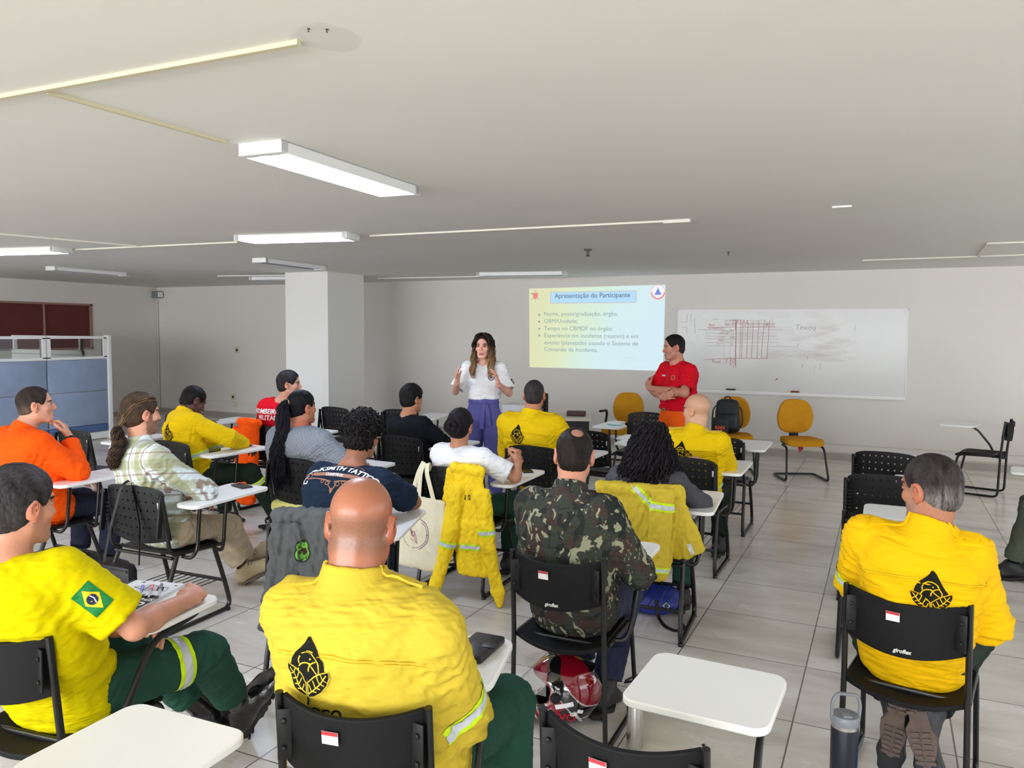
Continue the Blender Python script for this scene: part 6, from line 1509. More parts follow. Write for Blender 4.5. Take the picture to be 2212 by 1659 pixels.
def P10():
    loc, rz = Jw('a4'); p = person('person with long wavy black ponytail and grey quilted top', loc, rz)
    hd = (-0.10, 0.24, 1.165)
    J = skeleton(hd, (lookyaw('a4', hd, (-3.0, 9.5))-6, 2, 0), -8, size=1.0, width=1.22, seat=(-0.02, 0.26, 0.55), nb=(-0.06, 0.16, 0.99), rh=(0.25, 0.46, 0.74), lh=(-0.1, 0.45, 0.7), re=(0.8, -0.2, -0.5), le=(-0.8, -0.1, -0.8))
    o = dict(chair='A', skin=(176, 112, 84), neck=0.060, seed=91, fat=1.2, jaw=1.05, bulk=1.32, belly=1.30, sleeve=(0.088, 0.078, 0.052), long=0.92)
    build_skin(J, o, p, 0.005); build_top(J, o, p, M_QUILT, 0.006, 'quilted_top')
    hair_cap(J, dict(t=0.010, color=(16, 14, 18), color2=(34, 32, 38), front=0.062), p, 0.004)
    H, M = J['H'], J['M']; T = lambda x, y, z: tuple(H+M@V3(x, y, z))
    b0 = V3(0, -0.13, 0.03); back = J['chest']+V3(-0.02, -0.185, 0)
    g = [T(0, -0.10, 0.05), T(0, -0.14, 0.045), T(0, -0.165, 0.0), tuple(J['nb']+V3(-0.02, -0.13, 0.0)), tuple(back+V3(-0.02, 0.0, -0.02)), tuple(back+V3(0.0, 0.0, -0.16)), tuple(back+V3(0.01, 0.0, -0.28))]
    strands('ponytail', [(g, [0.012, 0.02, 0.038, 0.046, 0.05, 0.044, 0.03])], 330, 0.0040, (12, 10, 14), (32, 30, 36), p, curl=0.009, freq=40, seed=5, npts=44)
    MB().lathe([(0.020, -0.006), (0.025, 0.0), (0.020, 0.006)], T(0, -0.125, 0.046), 14, axis=tuple(M@V3(0, -1, 0.1))).build('hair_tie', mat('gold_tie', (190, 160, 110), 0.4), p)
    build_legs(J, dict(seed=94, legbulk=1.2), p, M_DENIM, 0.009)
    for s_ in 'lr': build_shoe(J, s_, p, M_BROWNSH, False, 0.007)
def P11():
    loc, rz = Jw('a19'); p = person('person with short dark hair in red shirt with white lettering, behind the ponytail', loc, rz)
    hd = (0.22, 0.22, 1.21)
    J = skeleton(hd, (lookyaw('a19', hd), 0, 0), 0, size=1.0, width=1.12, seat=(0.02, 0.25, 0.55), rh=(0.2, 0.5, 0.74), lh=(-0.15, 0.5, 0.72), nb=(0.16, 0.17, 1.03))
    o = dict(chair='A', skin=(196, 146, 122), seed=101, short=0.8, sleeve=(0.074, 0.072, 0.05), bulk=1.08)
    build_skin(J, o, p, 0.005); so, P, Q = build_top(J, o, p, M_REDC, 0.006, 'tee'); hair_cap(J, dict(t=0.014, color=(28, 25, 27), color2=(66, 62, 64), top=0.005), p, 0.004)
    bv = bvh_of(P, Q); O = V3(J['chest'][0], J['chest'][1]-0.16, 0.90); d = D2()
    d.text('BOMBEIROS', 0.062, 0, 0.045, 0, bold=0.0016).text('MILITAR', 0.062, 0, -0.012, 0, bold=0.0016).text('ES', 0.05, -0.09, -0.06, 0, bold=0.0016)
    d.on_cloth('print_text', [M_WHTC], so, bv, O, J['sd'], V3(0, 0, 1), cell=0.02)
    build_legs(J, dict(seed=104), p, M_DENIM, 0.009)
    for s_ in 'lr': build_shoe(J, s_, p, M_BROWNSH, False, 0.007)
def P12():
    loc, rz = Jw('a7'); p = person('person with neat black hair in a black sweater', loc, rz)
    hd = (0.0, 0.20, 1.135)
    J = skeleton(hd, (lookyaw('a7', hd, (-2.2, 10)), -4, 0), -10, size=0.97, width=1.08, seat=(0.0, 0.25, 0.54), rh=(0.24, 0.50, 0.745), lh=(0.05, 0.52, 0.73), re=(0.8, -0.2, -0.6))
    o = dict(chair='A', skin=(186, 128, 98), seed=111, sleeve=(0.066, 0.058, 0.045), bulk=1.05, neck=0.055)
    build_skin(J, o, p, 0.005); build_top(J, o, p, M_BLKC, 0.006, 'sweater'); hair_cap(J, dict(t=0.015, color=(16, 15, 17), color2=(44, 42, 44), top=0.003), p, 0.004)
    build_legs(J, dict(seed=114), p, M_OLIVE, 0.009)
    for s_ in 'lr': build_shoe(J, s_, p, M_BOOT, False, 0.007)
def P13():
    loc, rz = Jw('a3'); p = person('person in yellow uniform shirt bent over writing, left of the pillar', loc, rz)
    hd = (-0.10, 0.33, 1.125)
    J = skeleton(hd, (-14, -30, -4), -22, size=1.0, width=1.1, seat=(0.0, 0.25, 0.55), nb=(-0.10, 0.22, 1.01), rh=(0.20, 0.60, 0.75), lh=(0.05, 0.58, 0.76), rsh=(0.08, 0.20, 0.96), lsh=(-0.25, 0.28, 0.965), re=(0.9, -0.4, 0.0), le=(-0.7, -0.1, -0.8), up=0.29,
        knees=((-0.14, 0.64, 0.5), (0.24, 0.62, 0.52)), ankles=((-0.14, 0.66, 0.1), (0.30, 0.84, 0.10)), toes=((0, 1, -0.1), (0.5, 1, -0.1)))
    o = dict(chair='A', skin=(84, 56, 46), neck=0.057, seed=121, bulk=1.04, collar=0.06, sleeve=(0.074, 0.068, 0.054), long=0.92)
    build_skin(J, o, p, 0.005); hair_cap(J, dict(t=0.007, color=(20, 16, 16), color2=(40, 32, 32)), p, 0.004); so, P, Q = build_top(J, o, p, M_YEL, 0.006)
    back_dress(J, so, P, Q, 0.065, (0.0, 0.88), True, None, M_YEL, ep=False); tape(P, Q, so, J['pel'], J['chest'], 0.14, 0.024, 0.3, 0.5)
    tr = build_legs(J, dict(seed=124, leglen=0.92), p, M_DGRN, 0.008)
    Pt = np.array([v.co for v in tr.data.vertices]); Qt = np.array([tuple(q.vertices) for q in tr.data.polygons]); tape(Pt, Qt, tr, J['rkn'], J['ran'], 0.10, 0.022, 0.1, 0.3)
    for s_ in 'lr': build_shoe(J, s_, p, M_LEATH, False, 0.006)
def P14():
    loc, rz = Jw('a1'); p = person('person with streaked low ponytail in pale plaid shirt and beige trousers', loc, rz)
    hd = (-0.08, 0.17, 1.225)
    J = skeleton(hd, (lookyaw('a1', hd)-8, -2, 0), -14, size=1.0, width=1.06, seat=(0.03, 0.24, 0.55), nb=(-0.05, 0.13, 1.05), rh=(0.20, 0.30, 0.735), lh=(0.0, 0.42, 0.70), rsh=(0.13, 0.06, 0.985), lsh=(-0.22, 0.16, 0.99), re=(1.0, 0.6, -0.5), le=(-0.7, -0.1, -0.8),
        knees=((-0.10, 0.66, 0.46), (0.12, 0.64, 0.47)), ankles=((0.02, 0.88, 0.12), (-0.05, 0.98, 0.15)), toes=((0.8, 0.25, 0.55), (0.7, 0.3, 0.7)))
    J['re'] = V3(0.26, 0.30, 0.775); J['rh'] = V3(0.19, 0.12, 0.77)
    J['rh'] = V3(0.12, 0.42, 0.76)
    o = dict(chair='A', skin=(204, 146, 118), neck=0.054, seed=131, beard=((50, 40, 34), 0.8), sleeve=(0.072, 0.066, 0.054), bulk=1.04, long=0.92, collar=0.045, wr=1.2)
    build_skin(J, o, p, 0.0045); build_top(J, o, p, M_PLAID, 0.005)
    hair_cap(J, dict(t=0.012, color=(60, 45, 36), color2=(104, 80, 60), front=0.06, napez=-0.09), p, 0.004)
    H, M = J['H'], J['M']; T = lambda x, y, z: tuple(H+M@V3(x, y, z)); gs = []
    for k in range(9):
        a = -0.9+1.8*k/8; gs.append(([T(0.07*math.sin(a), 0.055, 0.105-0.03*abs(math.sin(a))), T(0.085*math.sin(a*1.2), -0.02, 0.115*math.cos(a*0.8)), T(0.075*math.sin(a*1.2), -0.09, 0.055*math.cos(a)+0.01), T(0.02*math.sin(a), -0.118, -0.055), T(0, -0.125, -0.075)], [0.010, 0.012, 0.012, 0.010, 0.008]))
    strands('hair_locks', gs, 260, 0.0032, (30, 22, 18), (126, 98, 70), p, curl=0.002, freq=20, seed=3, npts=20)
    g = [T(0, -0.12, -0.07), T(0, -0.14, -0.09), tuple(J['nb']+V3(-0.01, -0.125, 0.02)), tuple(J['nb']+V3(-0.02, -0.165, -0.06)), tuple(J['nb']+V3(-0.02, -0.17, -0.13))]
    strands('ponytail', [(g, [0.010, 0.026, 0.036, 0.034, 0.022])], 210, 0.0034, (30, 22, 19), (86, 66, 50), p, curl=0.009, freq=46, seed=6, npts=32)
    build_legs(J, dict(seed=134, leglen=0.84, legbulk=1.05), p, M_BEIGE, 0.006)
    lm = mat('brown_laces', (60, 52, 44), 0.8)
    for s_ in 'lr': build_shoe(J, s_, p, M_SUEDE, False, 0.005, sole_m=mat('tan_rubber', (96, 84, 68), 0.8), laces=lm, name='suede_shoe')
def P15():
    loc, rz = Jw('a20'); p = person('person in bright orange jacket with hand on chin, far left', loc, rz)
    hd = (0.0, 0.22, 1.215)
    J = skeleton(hd, (lookyaw('a20', hd)-10, 4, 0), -16, size=1.0, width=1.12, seat=(0.02, 0.25, 0.55), nb=(-0.03, 0.14, 1.05), rh=(0.14, 0.34, 1.02), lh=(0.05, 0.45, 0.70), rsh=(0.16, 0.12, 0.98), lsh=(-0.22, 0.16, 0.99), le=(-0.7, -0.1, -0.8), up=0.29, fo=0.26)
    J['re'] = V3(0.27, 0.30, 0.785); J['rh'] = V3(0.12, 0.36, 0.99)
    o = dict(chair='A', skin=(206, 150, 122), neck=0.060, seed=141, sleeve=(0.078, 0.070, 0.050), bulk=1.12, belly=1.12, collar=0.05, long=0.9, rhand=dict(d=(-0.45, -0.05, 0.85), n=(-0.5, -0.6, -0.3), curl=(28, 45, 30), thumb=(30, 30), spread=3))
    build_skin(J, o, p, 0.0045); hair_cap(J, dict(t=0.007, color=(46, 36, 32), color2=(78, 64, 58), side=(110, 90, 80), front=0.055), p, 0.004); so, P, Q = build_top(J, o, p, M_ORG, 0.005, 'jacket')
    a = J['rh']-nrm(J['rh']-J['re'])*0.012; MB().lathe([(0.032, -0.014), (0.034, -0.008), (0.034, 0.008), (0.032, 0.014)], a, 18, axis=J['rh']-J['re']).build('wristwatch', M_BPLAST, p)
    build_legs(J, dict(seed=144), p, M_DENIM, 0.008)
    for s_ in 'lr': build_shoe(J, s_, p, M_BROWNSH, False, 0.006, name='sports_shoe', sole_m=mat('grey_rubber', (88, 84, 80), 0.8))
def P18():
    p = person('person cut by the right picture edge, olive trousers and black shoes in view', (1.56, 6.45, 0), R(82))
    J = skeleton((0, 0.15, 1.2), (0, 0, 0), 0, seat=(0, 0.22, 0.55), rh=(0.12, 0.60, 0.60), lh=(-0.12, 0.60, 0.60), knees=((-0.15, 0.60, 0.50), (0.15, 0.60, 0.50)), ankles=((-0.16, 0.70, 0.10), (0.10, 0.56, 0.10)))
    o = dict(skin=(180, 124, 96), seed=151); build_skin(J, o, p, 0.007); hair_cap(J, dict(t=0.01), p, 0.006); build_top(J, dict(o, long=1.12, chair='A'), p, M_BLUEJ, 0.009, 'denim_jacket'); build_legs(J, dict(seed=154), p, M_OLIVE, 0.008)
    for s_ in 'lr': build_shoe(J, s_, p, M_BOOT, False, 0.006)
def standing(head_z, **k):
    return skeleton((0, 0.03, head_z), **k)
def P16():
    p = person('standing person with long ombre hair, white tee and periwinkle trousers, hands raised', (-3.46, 6.62, 0), R(196))
    J = standing(1.575, head_rot=(-3, 0, 0), size=0.94, width=0.98, seat=(0, 0.0, 0.95), nb=(0, -0.01, 1.405), sh_drop=0.045, rh=(0.20, 0.27, 1.24), lh=(-0.19, 0.26, 1.23), re=(0.5, -0.5, -0.9), le=(-0.5, -0.5, -0.9), up=0.27, fo=0.24,
        knees=((-0.11, 0.02, 0.50), (0.11, 0.04, 0.50)), ankles=((-0.13, 0.0, 0.10), (0.13, 0.0, 0.10)), toes=((-0.15, 1, -0.15), (0.15, 1, -0.15)))
    o = dict(skin=(216, 160, 140), lips=(176, 80, 84), open=True, brow=(60, 40, 32), neck=0.044, seed=161, arm=0.82, handscale=0.92, short=0.85, sleeve=(0.066, 0.070, 0.05), bulk=0.92, belly=0.99, jaw=0.95, hs=1.0,
        rhand=dict(d=(-0.05, 0.35, 1), n=(-1, 0.1, 0), curl=(12, 15, 10), thumb=(45, 10), spread=8), lhand=dict(d=(0.1, 0.4, 1), n=(1, 0.2, 0), curl=(18, 22, 15), thumb=(45, 10), spread=8))
    build_skin(J, o, p, 0.0038)
    def cut(S): S.plane((0, 0, 1.075), (0, 0, -1), 0.006)
    so, P, Q = build_top(J, dict(o, pre=cut), p, M_WHTC, 0.005, 'tee'); bv = bvh_of(P, Q)
    d = D2().circle(0, 0, 0.030, m=0, n=24).circle(0, 0, 0.024, m=1, n=24).circle(0, 0, 0.027, 0.006, 2, 20, 160).poly([(-0.012, -0.004), (0.012, -0.008), (0.010, 0.012), (-0.006, 0.012)], 3).line([(-0.014, -0.010), (0.014, -0.012)], 0.004, 2)
    d.on_cloth('chest_badge', [mat('badge_navy', (40, 50, 100), 0.7), mat('badge_pale', (196, 200, 220), 0.7), mat('badge_red', (190, 60, 70), 0.7), mat('badge_blue', (70, 80, 130), 0.7)], so, bv, (-0.085, 0.22, 1.285), (-1, 0, 0), (0, 0, 1), cell=0.01)
    D2().text('GABRIELA', 0.016, 0, 0, 0).on_cloth('name_print', [mat('print_grey', (90, 90, 100), 0.8)], so, bv, (0.085, 0.22, 1.27), (-1, 0, 0), (0, 0, 1), cell=0.01)
    mid = J['lsh']+(J['le']-J['lsh'])*0.5
    D2().poly([(-0.018, -0.024), (0.018, -0.024), (0.018, 0.024), (-0.018, 0.024)], 0).circle(0, 0.003, 0.009, 0.004, 1, n=12).on_cloth('sleeve_patch', [M_LOGO, M_WHTC], so, bv, tuple(mid+V3(-0.15, 0.02, 0)), (0, -1, 0), (0, 0, 1), cell=0.012)
    hair_cap(J, dict(t=0.012, color=(34, 26, 26), color2=(58, 44, 40), front=0.062), p, 0.004)
    H, M = J['H'], J['M']; T = lambda x, y, z: tuple(H+M@V3(x, y, z)); gs = []
    for s_ in (-1, 1):
        for k in range(7):
            y = 0.055-0.022*k; gs.append(([T(s_*0.012, 0.055-0.015*k, 0.128), T(s_*(0.058), y+0.012, 0.098), T(s_*0.079, y, 0.02), T(s_*0.082, y*0.9, -0.06), T(s_*(0.088), y*0.8+0.015, -0.14), T(s_*0.088, y*0.7+0.06, -0.23), T(s_*0.078, y*0.6+0.085, -0.30)], [0.006, 0.009, 0.011, 0.013, 0.018, 0.022, 0.018]))
    strands('long_hair', gs, 330, 0.0032, (30, 22, 22), (60, 44, 38), p, curl=0.011, freq=22, seed=12, tip=(176, 138, 100), npts=34)
    MB().lathe([(0.025, -0.008), (0.028, 0), (0.025, 0.008)], tuple(J['rh']-nrm(J['rh']-J['re'])*0.005), 16, axis=tuple(J['rh']-J['re'])).build('bracelet', mat('gold_bracelet', (220, 190, 150), 0.4), p)
    # high-waisted trousers with a tie belt
    S = SDF((-0.32, -0.25, 0.12), (0.32, 0.25, 1.16), 0.006)
    S.seg((0, 0.0, 1.10), (0, 0, 1.05), (1, 0, 0), (0.130, 0.095), (0.133, 0.098), 0.02); S.seg((0, 0, 1.04), (0, -0.01, 0.90), (1, 0, 0), (0.140, 0.10), (0.180, 0.125), 0.03)
    for s_ in (-1, 1):
        S.seg((s_*0.085, -0.005, 0.88), (s_*0.095, 0.015, 0.52), (1, 0, 0), (0.096, 0.105), (0.078, 0.075), 0.02); S.seg((s_*0.095, 0.015, 0.52), (s_*0.125, 0.0, 0.17), (1, 0, 0), (0.076, 0.073), (0.066, 0.066), 0.02)
    S.plane((0, 0, 0.18), (0, 0, -1), 0.004); S.plane((0, 0, 1.085), (0, 0, 1), 0.004)
    P, Q = S.mesh(1); N_ = vnormals(P, Q); P = P+N_*(0.0035*noise3(P*np.array([1.6, 1.6, 0.35]), 22, 5)+0.0025*np.sin(P[:, 0]*90)*np.clip((P[:, 2]-0.85)/0.1, 0, 1)*np.clip((1.07-P[:, 2])/0.03, 0, 1))[:, None]
    tr = mesh_obj('trousers', P, Q, M_PERI, p); mb = MB()
    pts = [(0.139*math.cos(a), 0.104*math.sin(a), 1.045) for a in np.linspace(0, 2*PI, 33)]; mb.tube(pts, 0.013, 8, cap=False)
    mb.tube([(-0.035, 0.112, 1.045), (-0.02, 0.125, 0.99), (-0.015, 0.13, 0.90), (-0.005, 0.125, 0.80)], [0.012, 0.02, 0.022, 0.02], 8, flat=0.3); mb.tube([(-0.04, 0.112, 1.045), (-0.06, 0.125, 0.98), (-0.075, 0.13, 0.88), (-0.08, 0.125, 0.83)], [0.012, 0.02, 0.022, 0.02], 8, flat=0.3); mb.lathe([(0.001, -0.018), (0.018, -0.008), (0.018, 0.008), (0.001, 0.018)], (-0.037, 0.118, 1.045), 10)
    mb.build('tie_belt', M_PERI, tr)
    for s_ in 'lr': build_shoe(J, s_, p, mat('nude_shoe', (190, 160, 140), 0.5), False, 0.006)
def P17():
    p = person('standing person in red polo and orange trousers with arms crossed beside the slide', (-1.86, 7.62, 0), R(138))
    J = standing(1.575, head_rot=(-16, -6, 0), size=1.0, width=1.08, seat=(0, 0.0, 0.95), nb=(0, -0.02, 1.41), up=0.29, fo=0.26, sh_drop=0.06, rh=(-0.09, 0.215, 1.10), lh=(0.15, 0.20, 1.17), re=(0.9, -0.1, -0.9), le=(-0.9, -0.1, -0.9),
        knees=((-0.12, 0.02, 0.50), (0.12, 0.02, 0.50)), ankles=((-0.14, 0.0, 0.10), (0.14, 0.0, 0.10)), toes=((-0.2, 1, -0.15), (0.2, 1, -0.15)))
    J['re'] = V3(0.27, 0.07, 1.13); J['le'] = V3(-0.27, 0.08, 1.15)
    o = dict(skin=(190, 130, 108), neck=0.060, seed=171, beard=((70, 54, 50), 0.3), arm=1.08, short=0.80, sleeve=(0.074, 0.076, 0.05), bulk=1.08, belly=1.04, jaw=1.03, brow=(36, 26, 24), collar=0.0,
        rhand=dict(d=(-0.9, -0.25, 0.25), n=(-0.1, -1, 0.1), curl=(30, 30, 20), spread=4), lhand=dict(d=(0.75, -0.2, 0.55), n=(0.2, -1, 0.1), curl=(30, 30, 20), spread=4))
    build_skin(J, o, p, 0.0038)
    def cut(S): S.plane((0, 0, 0.965), (0, 0, -1), 0.006)
    so, P, Q = build_top(J, dict(o, pre=cut, collar=None), p, M_REDC, 0.005, 'polo_shirt'); bv = bvh_of(P, Q)
    # collar wings and placket
    nb = J['nb']; mb = MB()
    for s_ in (-1, 1):
        r0 = []
        for k in range(9):
            a = math.radians(90-s_*(8+k*21)); r0.append((a, k))
        vs = []
        for a, k in r0: vs += [(0.068*math.cos(a), nb[1]+0.012+0.066*math.sin(a), nb[2]+0.035-0.045*max(0, math.sin(a))), (0.096*math.cos(a), nb[1]+0.010+0.100*math.sin(a), nb[2]+0.008-0.072*max(0, math.sin(a))-0.008)]
        mb.add(vs, [(2*k, 2*k+1, 2*k+3, 2*k+2) for k in range(8)])
    mb.build('collar', M_REDC, so, solid=0.005)
    D2().line([(0, 0), (0, -0.15)], 0.028, 0).on_cloth('placket', [mat('placket_red', (186, 10, 30), 0.85)], so, bv, (0, 0.25, 1.36), (-1, 0, 0), (0, 0, 1), cell=0.02)
    d = D2().circle(0, 0, 0.022, 0.004, 0, n=20).poly([(-0.012, 0.012), (-0.012, -0.004), (0, -0.014), (0.012, -0.004), (0.012, 0.012)], 1).line([(-0.02, -0.02), (0.02, 0.018)], 0.003, 0).line([(0.02, -0.02), (-0.02, 0.018)], 0.003, 0)
    d.on_cloth('chest_badge', [mat('badge_gold', (190, 150, 90), 0.6), mat('badge_dark_red', (150, 30, 40), 0.7)], so, bv, (-0.085, 0.25, 1.285), (-1, 0, 0), (0, 0, 1), cell=0.01)
    D2().text('BOMBEIRO', 0.020, 0, 0, 0, bold=0.0008).on_cloth('name_print', [M_WHTC], so, bv, (0.085, 0.25, 1.29), (-1, 0, 0), (0, 0, 1), cell=0.01)
    hair_cap(J, dict(t=0.009, color=(22, 18, 18), color2=(40, 34, 34), side=(52, 42, 40), front=0.06), p, 0.004)
    J['pel'] = V3(0, 0, 0.95)
    S = SDF((-0.34, -0.25, 0.02), (0.34, 0.25, 1.04), 0.006)
    S.seg((0, 0, 0.985), (0, -0.01, 0.88), (1, 0, 0), (0.165, 0.118), (0.178, 0.125), 0.03)
    for s_ in (-1, 1):
        S.seg((s_*0.088, 0, 0.87), (s_*0.115, 0.02, 0.50), (1, 0, 0), (0.098, 0.11), (0.084, 0.085), 0.02); S.seg((s_*0.115, 0.02, 0.50), (s_*0.14, 0.0, 0.10), (1, 0, 0), (0.083, 0.083), (0.075, 0.08), 0.02)
    S.plane((0, 0, 0.08), (0, 0, -1), 0.004); S.plane((0, 0, 0.985), (0, 0, 1), 0.004)
    P, Q = S.mesh(1); N_ = vnormals(P, Q); P = P+N_*(0.004*noise3(P*np.array([1.3, 1.3, 0.5]), 20, 6))[:, None]; tr = mesh_obj('trousers', P, Q, M_ORT, p)
    q = Q; zm = (P[:, 2] > 0.955) & (P[:, 2] < 0.982); bl = band('belt', P, Q, zm, 0.004, mat('red_belt', (200, 40, 70), 0.7), tr)
    MB().box((0.0, 0.128, 0.968), (0.05, 0.008, 0.032), bev=0.003).build('belt_buckle', mat('brass_buckle', (170, 140, 90), 0.3, 0.9), tr)
    for s_ in 'lr': build_shoe(J, s_, p, M_LEATH, True, 0.006)
    mw = MB(); mw.tube([tuple(J['lh']+V3(0.10, -0.02, 0.02)), tuple(J['lh']+V3(0.14, -0.05, 0.10))], 0.007, 10)
import time as _t
for fn in (P1, P2, P3, P4, P5, P6, P7, P8, P9, P10, P11, P12, P13, P14, P15, P16, P17, P18):
    t0 = _t.time(); fn(); print(fn.__name__, round(_t.time()-t0, 1), 's', flush=True)
# ------------------------------------------------------------------ things on, under and around the chairs
def at_chair(ch, x, y, z):
    o = CH[ch]; a = o.rotation_euler.z; c, s = math.cos(a), math.sin(a); return (o.location.x+c*x-s*y, o.location.y+s*x+c*y, z), a
def cloth_thing(name, loc, rz, segs, m, label, cat, h=0.006, wr=1.0, seed=1, k=0.02, lo=None, hi=None, cut=None, group=None, st=(1, 1, 0.4)):
    """soft hanging cloth built from flattened segments, with vertical folds"""
    pts = [p for s_ in segs for p in (s_[0], s_[1])]; r = max(max(s_[3]+s_[4]) for s_ in segs)
    lo, hi = bounds(pts, r+0.04); S = SDF(lo, hi, h)
    for a, b, sd, ra, rb in segs: S.seg(a, b, sd, ra, rb, k, pw=2.4)
    if cut: cut(S)
    P, Q = S.mesh(1); N_ = vnormals(P, Q); st = np.array(st)
    d = noise3(P*st, 26, seed)*0.006+(1-np.abs(noise3(P*st, 38, seed+1))*1.6)*0.005+noise3(P, 60, seed+2)*0.0015
    P = P+N_*(d*wr)[:, None]; o = mesh_obj(name, P, Q, m, None); o.location = loc; o.rotation_euler = (0, 0, rz); tag(o, label, cat, group); return o, P, Q
L3 = lambda ch: (at_chair(ch, 0, 0, 0))
# yellow jacket hanging from the chair of the person with the bun
loc, rz = L3('a8')
segs = [((0.06, -0.035, 0.85), (0.23, -0.035, 0.84), (0, 1, 0), (0.038, 0.030), (0.038, 0.030)),
        ((0.15, -0.04, 0.83), (0.19, -0.06, 0.50), (1, 0, 0), (0.095, 0.026), (0.12, 0.030)), ((0.19, -0.06, 0.50), (0.21, -0.07, 0.20), (1, 0, 0), (0.13, 0.032), (0.115, 0.026)),
        ((0.09, -0.075, 0.72), (0.045, -0.105, 0.38), (1, 0, 0), (0.055, 0.034), (0.050, 0.032)), ((0.045, -0.105, 0.38), (-0.04, -0.16, 0.05), (1, 0, 0), (0.048, 0.030), (0.036, 0.020)), ((-0.04, -0.16, 0.06), (-0.09, -0.18, 0.02), (1, 0, 0), (0.032, 0.018), (0.018, 0.012)),
        ((0.27, -0.075, 0.70), (0.325, -0.09, 0.36), (1, 0, 0), (0.052, 0.034), (0.046, 0.030)), ((0.325, -0.09, 0.36), (0.385, -0.09, 0.10), (1, 0, 0), (0.042, 0.028), (0.040, 0.022)), ((0.385, -0.09, 0.10), (0.395, -0.09, 0.02), (1, 0, 0), (0.038, 0.02), (0.018, 0.012)),
        ((0.03, -0.02, 0.82), (0.0, -0.035, 0.58), (1, 0, 0), (0.05, 0.016), (0.04, 0.014))]
jk, P, Q = cloth_thing('hanging_jacket', loc, rz, segs, mat('bright_yellow_jacket_cloth', (252, 214, 20), 0.8, bump=0.12, bscale=300), 'yellow uniform jacket hanging from the back of the tote bag chair', 'jacket', seed=3, wr=1.5, k=0.010)
def tape2(P, Q, par, a, b, t, half=0.022, R_=0.09): tape(P, Q, par, a, b, t, half, R_, 0.5)
tape2(P, Q, jk, V3(0.09, -0.075, 0.72), V3(0.045, -0.105, 0.38), 0.36, R_=0.062); tape2(P, Q, jk, V3(0.27, -0.075, 0.70), V3(0.325, -0.09, 0.36), 0.24, R_=0.056); tape2(P, Q, jk, V3(0.19, -0.06, 0.50), V3(0.21, -0.07, 0.20), 0.14, R_=0.075)
bv = bvh_of(P, Q); D2().text('I S', 0.042, 0, 0, 0, bold=0.001).on_cloth('print_text', [M_LOGO], jk, bv, (0.17, -0.2, 0.66), (1, 0, 0), (0, 0, 1), cell=0.015)
# yellow jacket draped over the chair of the curly haired person
loc, rz = L3('a16')
segs = [((-0.20, -0.035, 0.86), (0.21, -0.035, 0.855), (0, 1, 0), (0.042, 0.035), (0.042, 0.035)),
        ((0.0, -0.035, 0.85), (0.03, -0.055, 0.66), (1, 0, 0), (0.235, 0.028), (0.215, 0.030)), ((0.03, -0.055, 0.66), (0.11, -0.07, 0.42), (1, 0, 0), (0.205, 0.030), (0.075, 0.026)),
        ((0.17, -0.045, 0.80), (0.28, -0.03, 0.54), (1, 0, 0), (0.08, 0.026), (0.09, 0.026)),
        ((0.145, -0.090, 0.865), (0.125, -0.120, 0.42), (1, 0, 0), (0.058, 0.024), (0.058, 0.024)), ((0.145, -0.075, 0.865), (0.15, 0.02, 0.87), (1, 0, 0), (0.060, 0.026), (0.055, 0.02))]
jk2, P, Q = cloth_thing('draped_jacket', loc, rz, segs, M_YEL2, 'yellow jacket draped across the chair back behind the long black curls', 'jacket', seed=7, wr=1.2, k=0.008)
tape2(P, Q, jk2, V3(0.145, -0.090, 0.865), V3(0.125, -0.120, 0.42), 0.075, 0.024, 0.064); tape2(P, Q, jk2, V3(0.145, -0.090, 0.865), V3(0.125, -0.120, 0.42), 0.41, 0.016, 0.064)
bv = bvh_of(P, Q); X = V3(0.75, 0, -0.66)
D2().line([(-0.10, 0), (0.09, 0)], 0.05, 0).line([(-0.10, 0), (0.09, 0)], 0.022, 1).on_cloth('reflective_band', [M_LIME, M_SILV], jk2, bv, (0.03, -0.2, 0.84), X, np.cross(V3(0, -1, 0), nrm(X))*1.0, cell=0.02)
D2().line([(-0.05, 0), (0.05, 0)], 0.022, 0).on_cloth('reflective_band', [M_SILV], jk2, bv, (0.30, -0.2, 0.55), nrm(V3(-0.35, 0, 0.9)), np.cross(V3(0, -1, 0), nrm(V3(-0.35, 0, 0.9))), cell=0.02)
# orange jacket on the red shirted person's chair
loc, rz = L3('a19')
segs = [((-0.14, -0.035, 0.86), (0.07, -0.035, 0.86), (0, 1, 0), (0.04, 0.035), (0.04, 0.035)), ((-0.03, -0.04, 0.85), (-0.06, -0.07, 0.14), (1, 0, 0), (0.12, 0.035), (0.11, 0.045)), ((-0.19, -0.05, 0.78), (-0.235, -0.08, 0.60), (1, 0, 0), (0.05, 0.03), (0.045, 0.03)), ((-0.02, -0.06, 0.8), (0.03, -0.09, 0.20), (1, 0, 0), (0.055, 0.03), (0.05, 0.03)), ((-0.14, -0.06, 0.5), (-0.15, -0.08, 0.22), (1, 0, 0), (0.05, 0.03), (0.045, 0.03))]
cloth_thing('hanging_jacket', loc, rz, segs, M_ORG, 'bright orange jacket hanging from a chair back left of the ponytail', 'jacket', seed=9, wr=1.3, h=0.007)
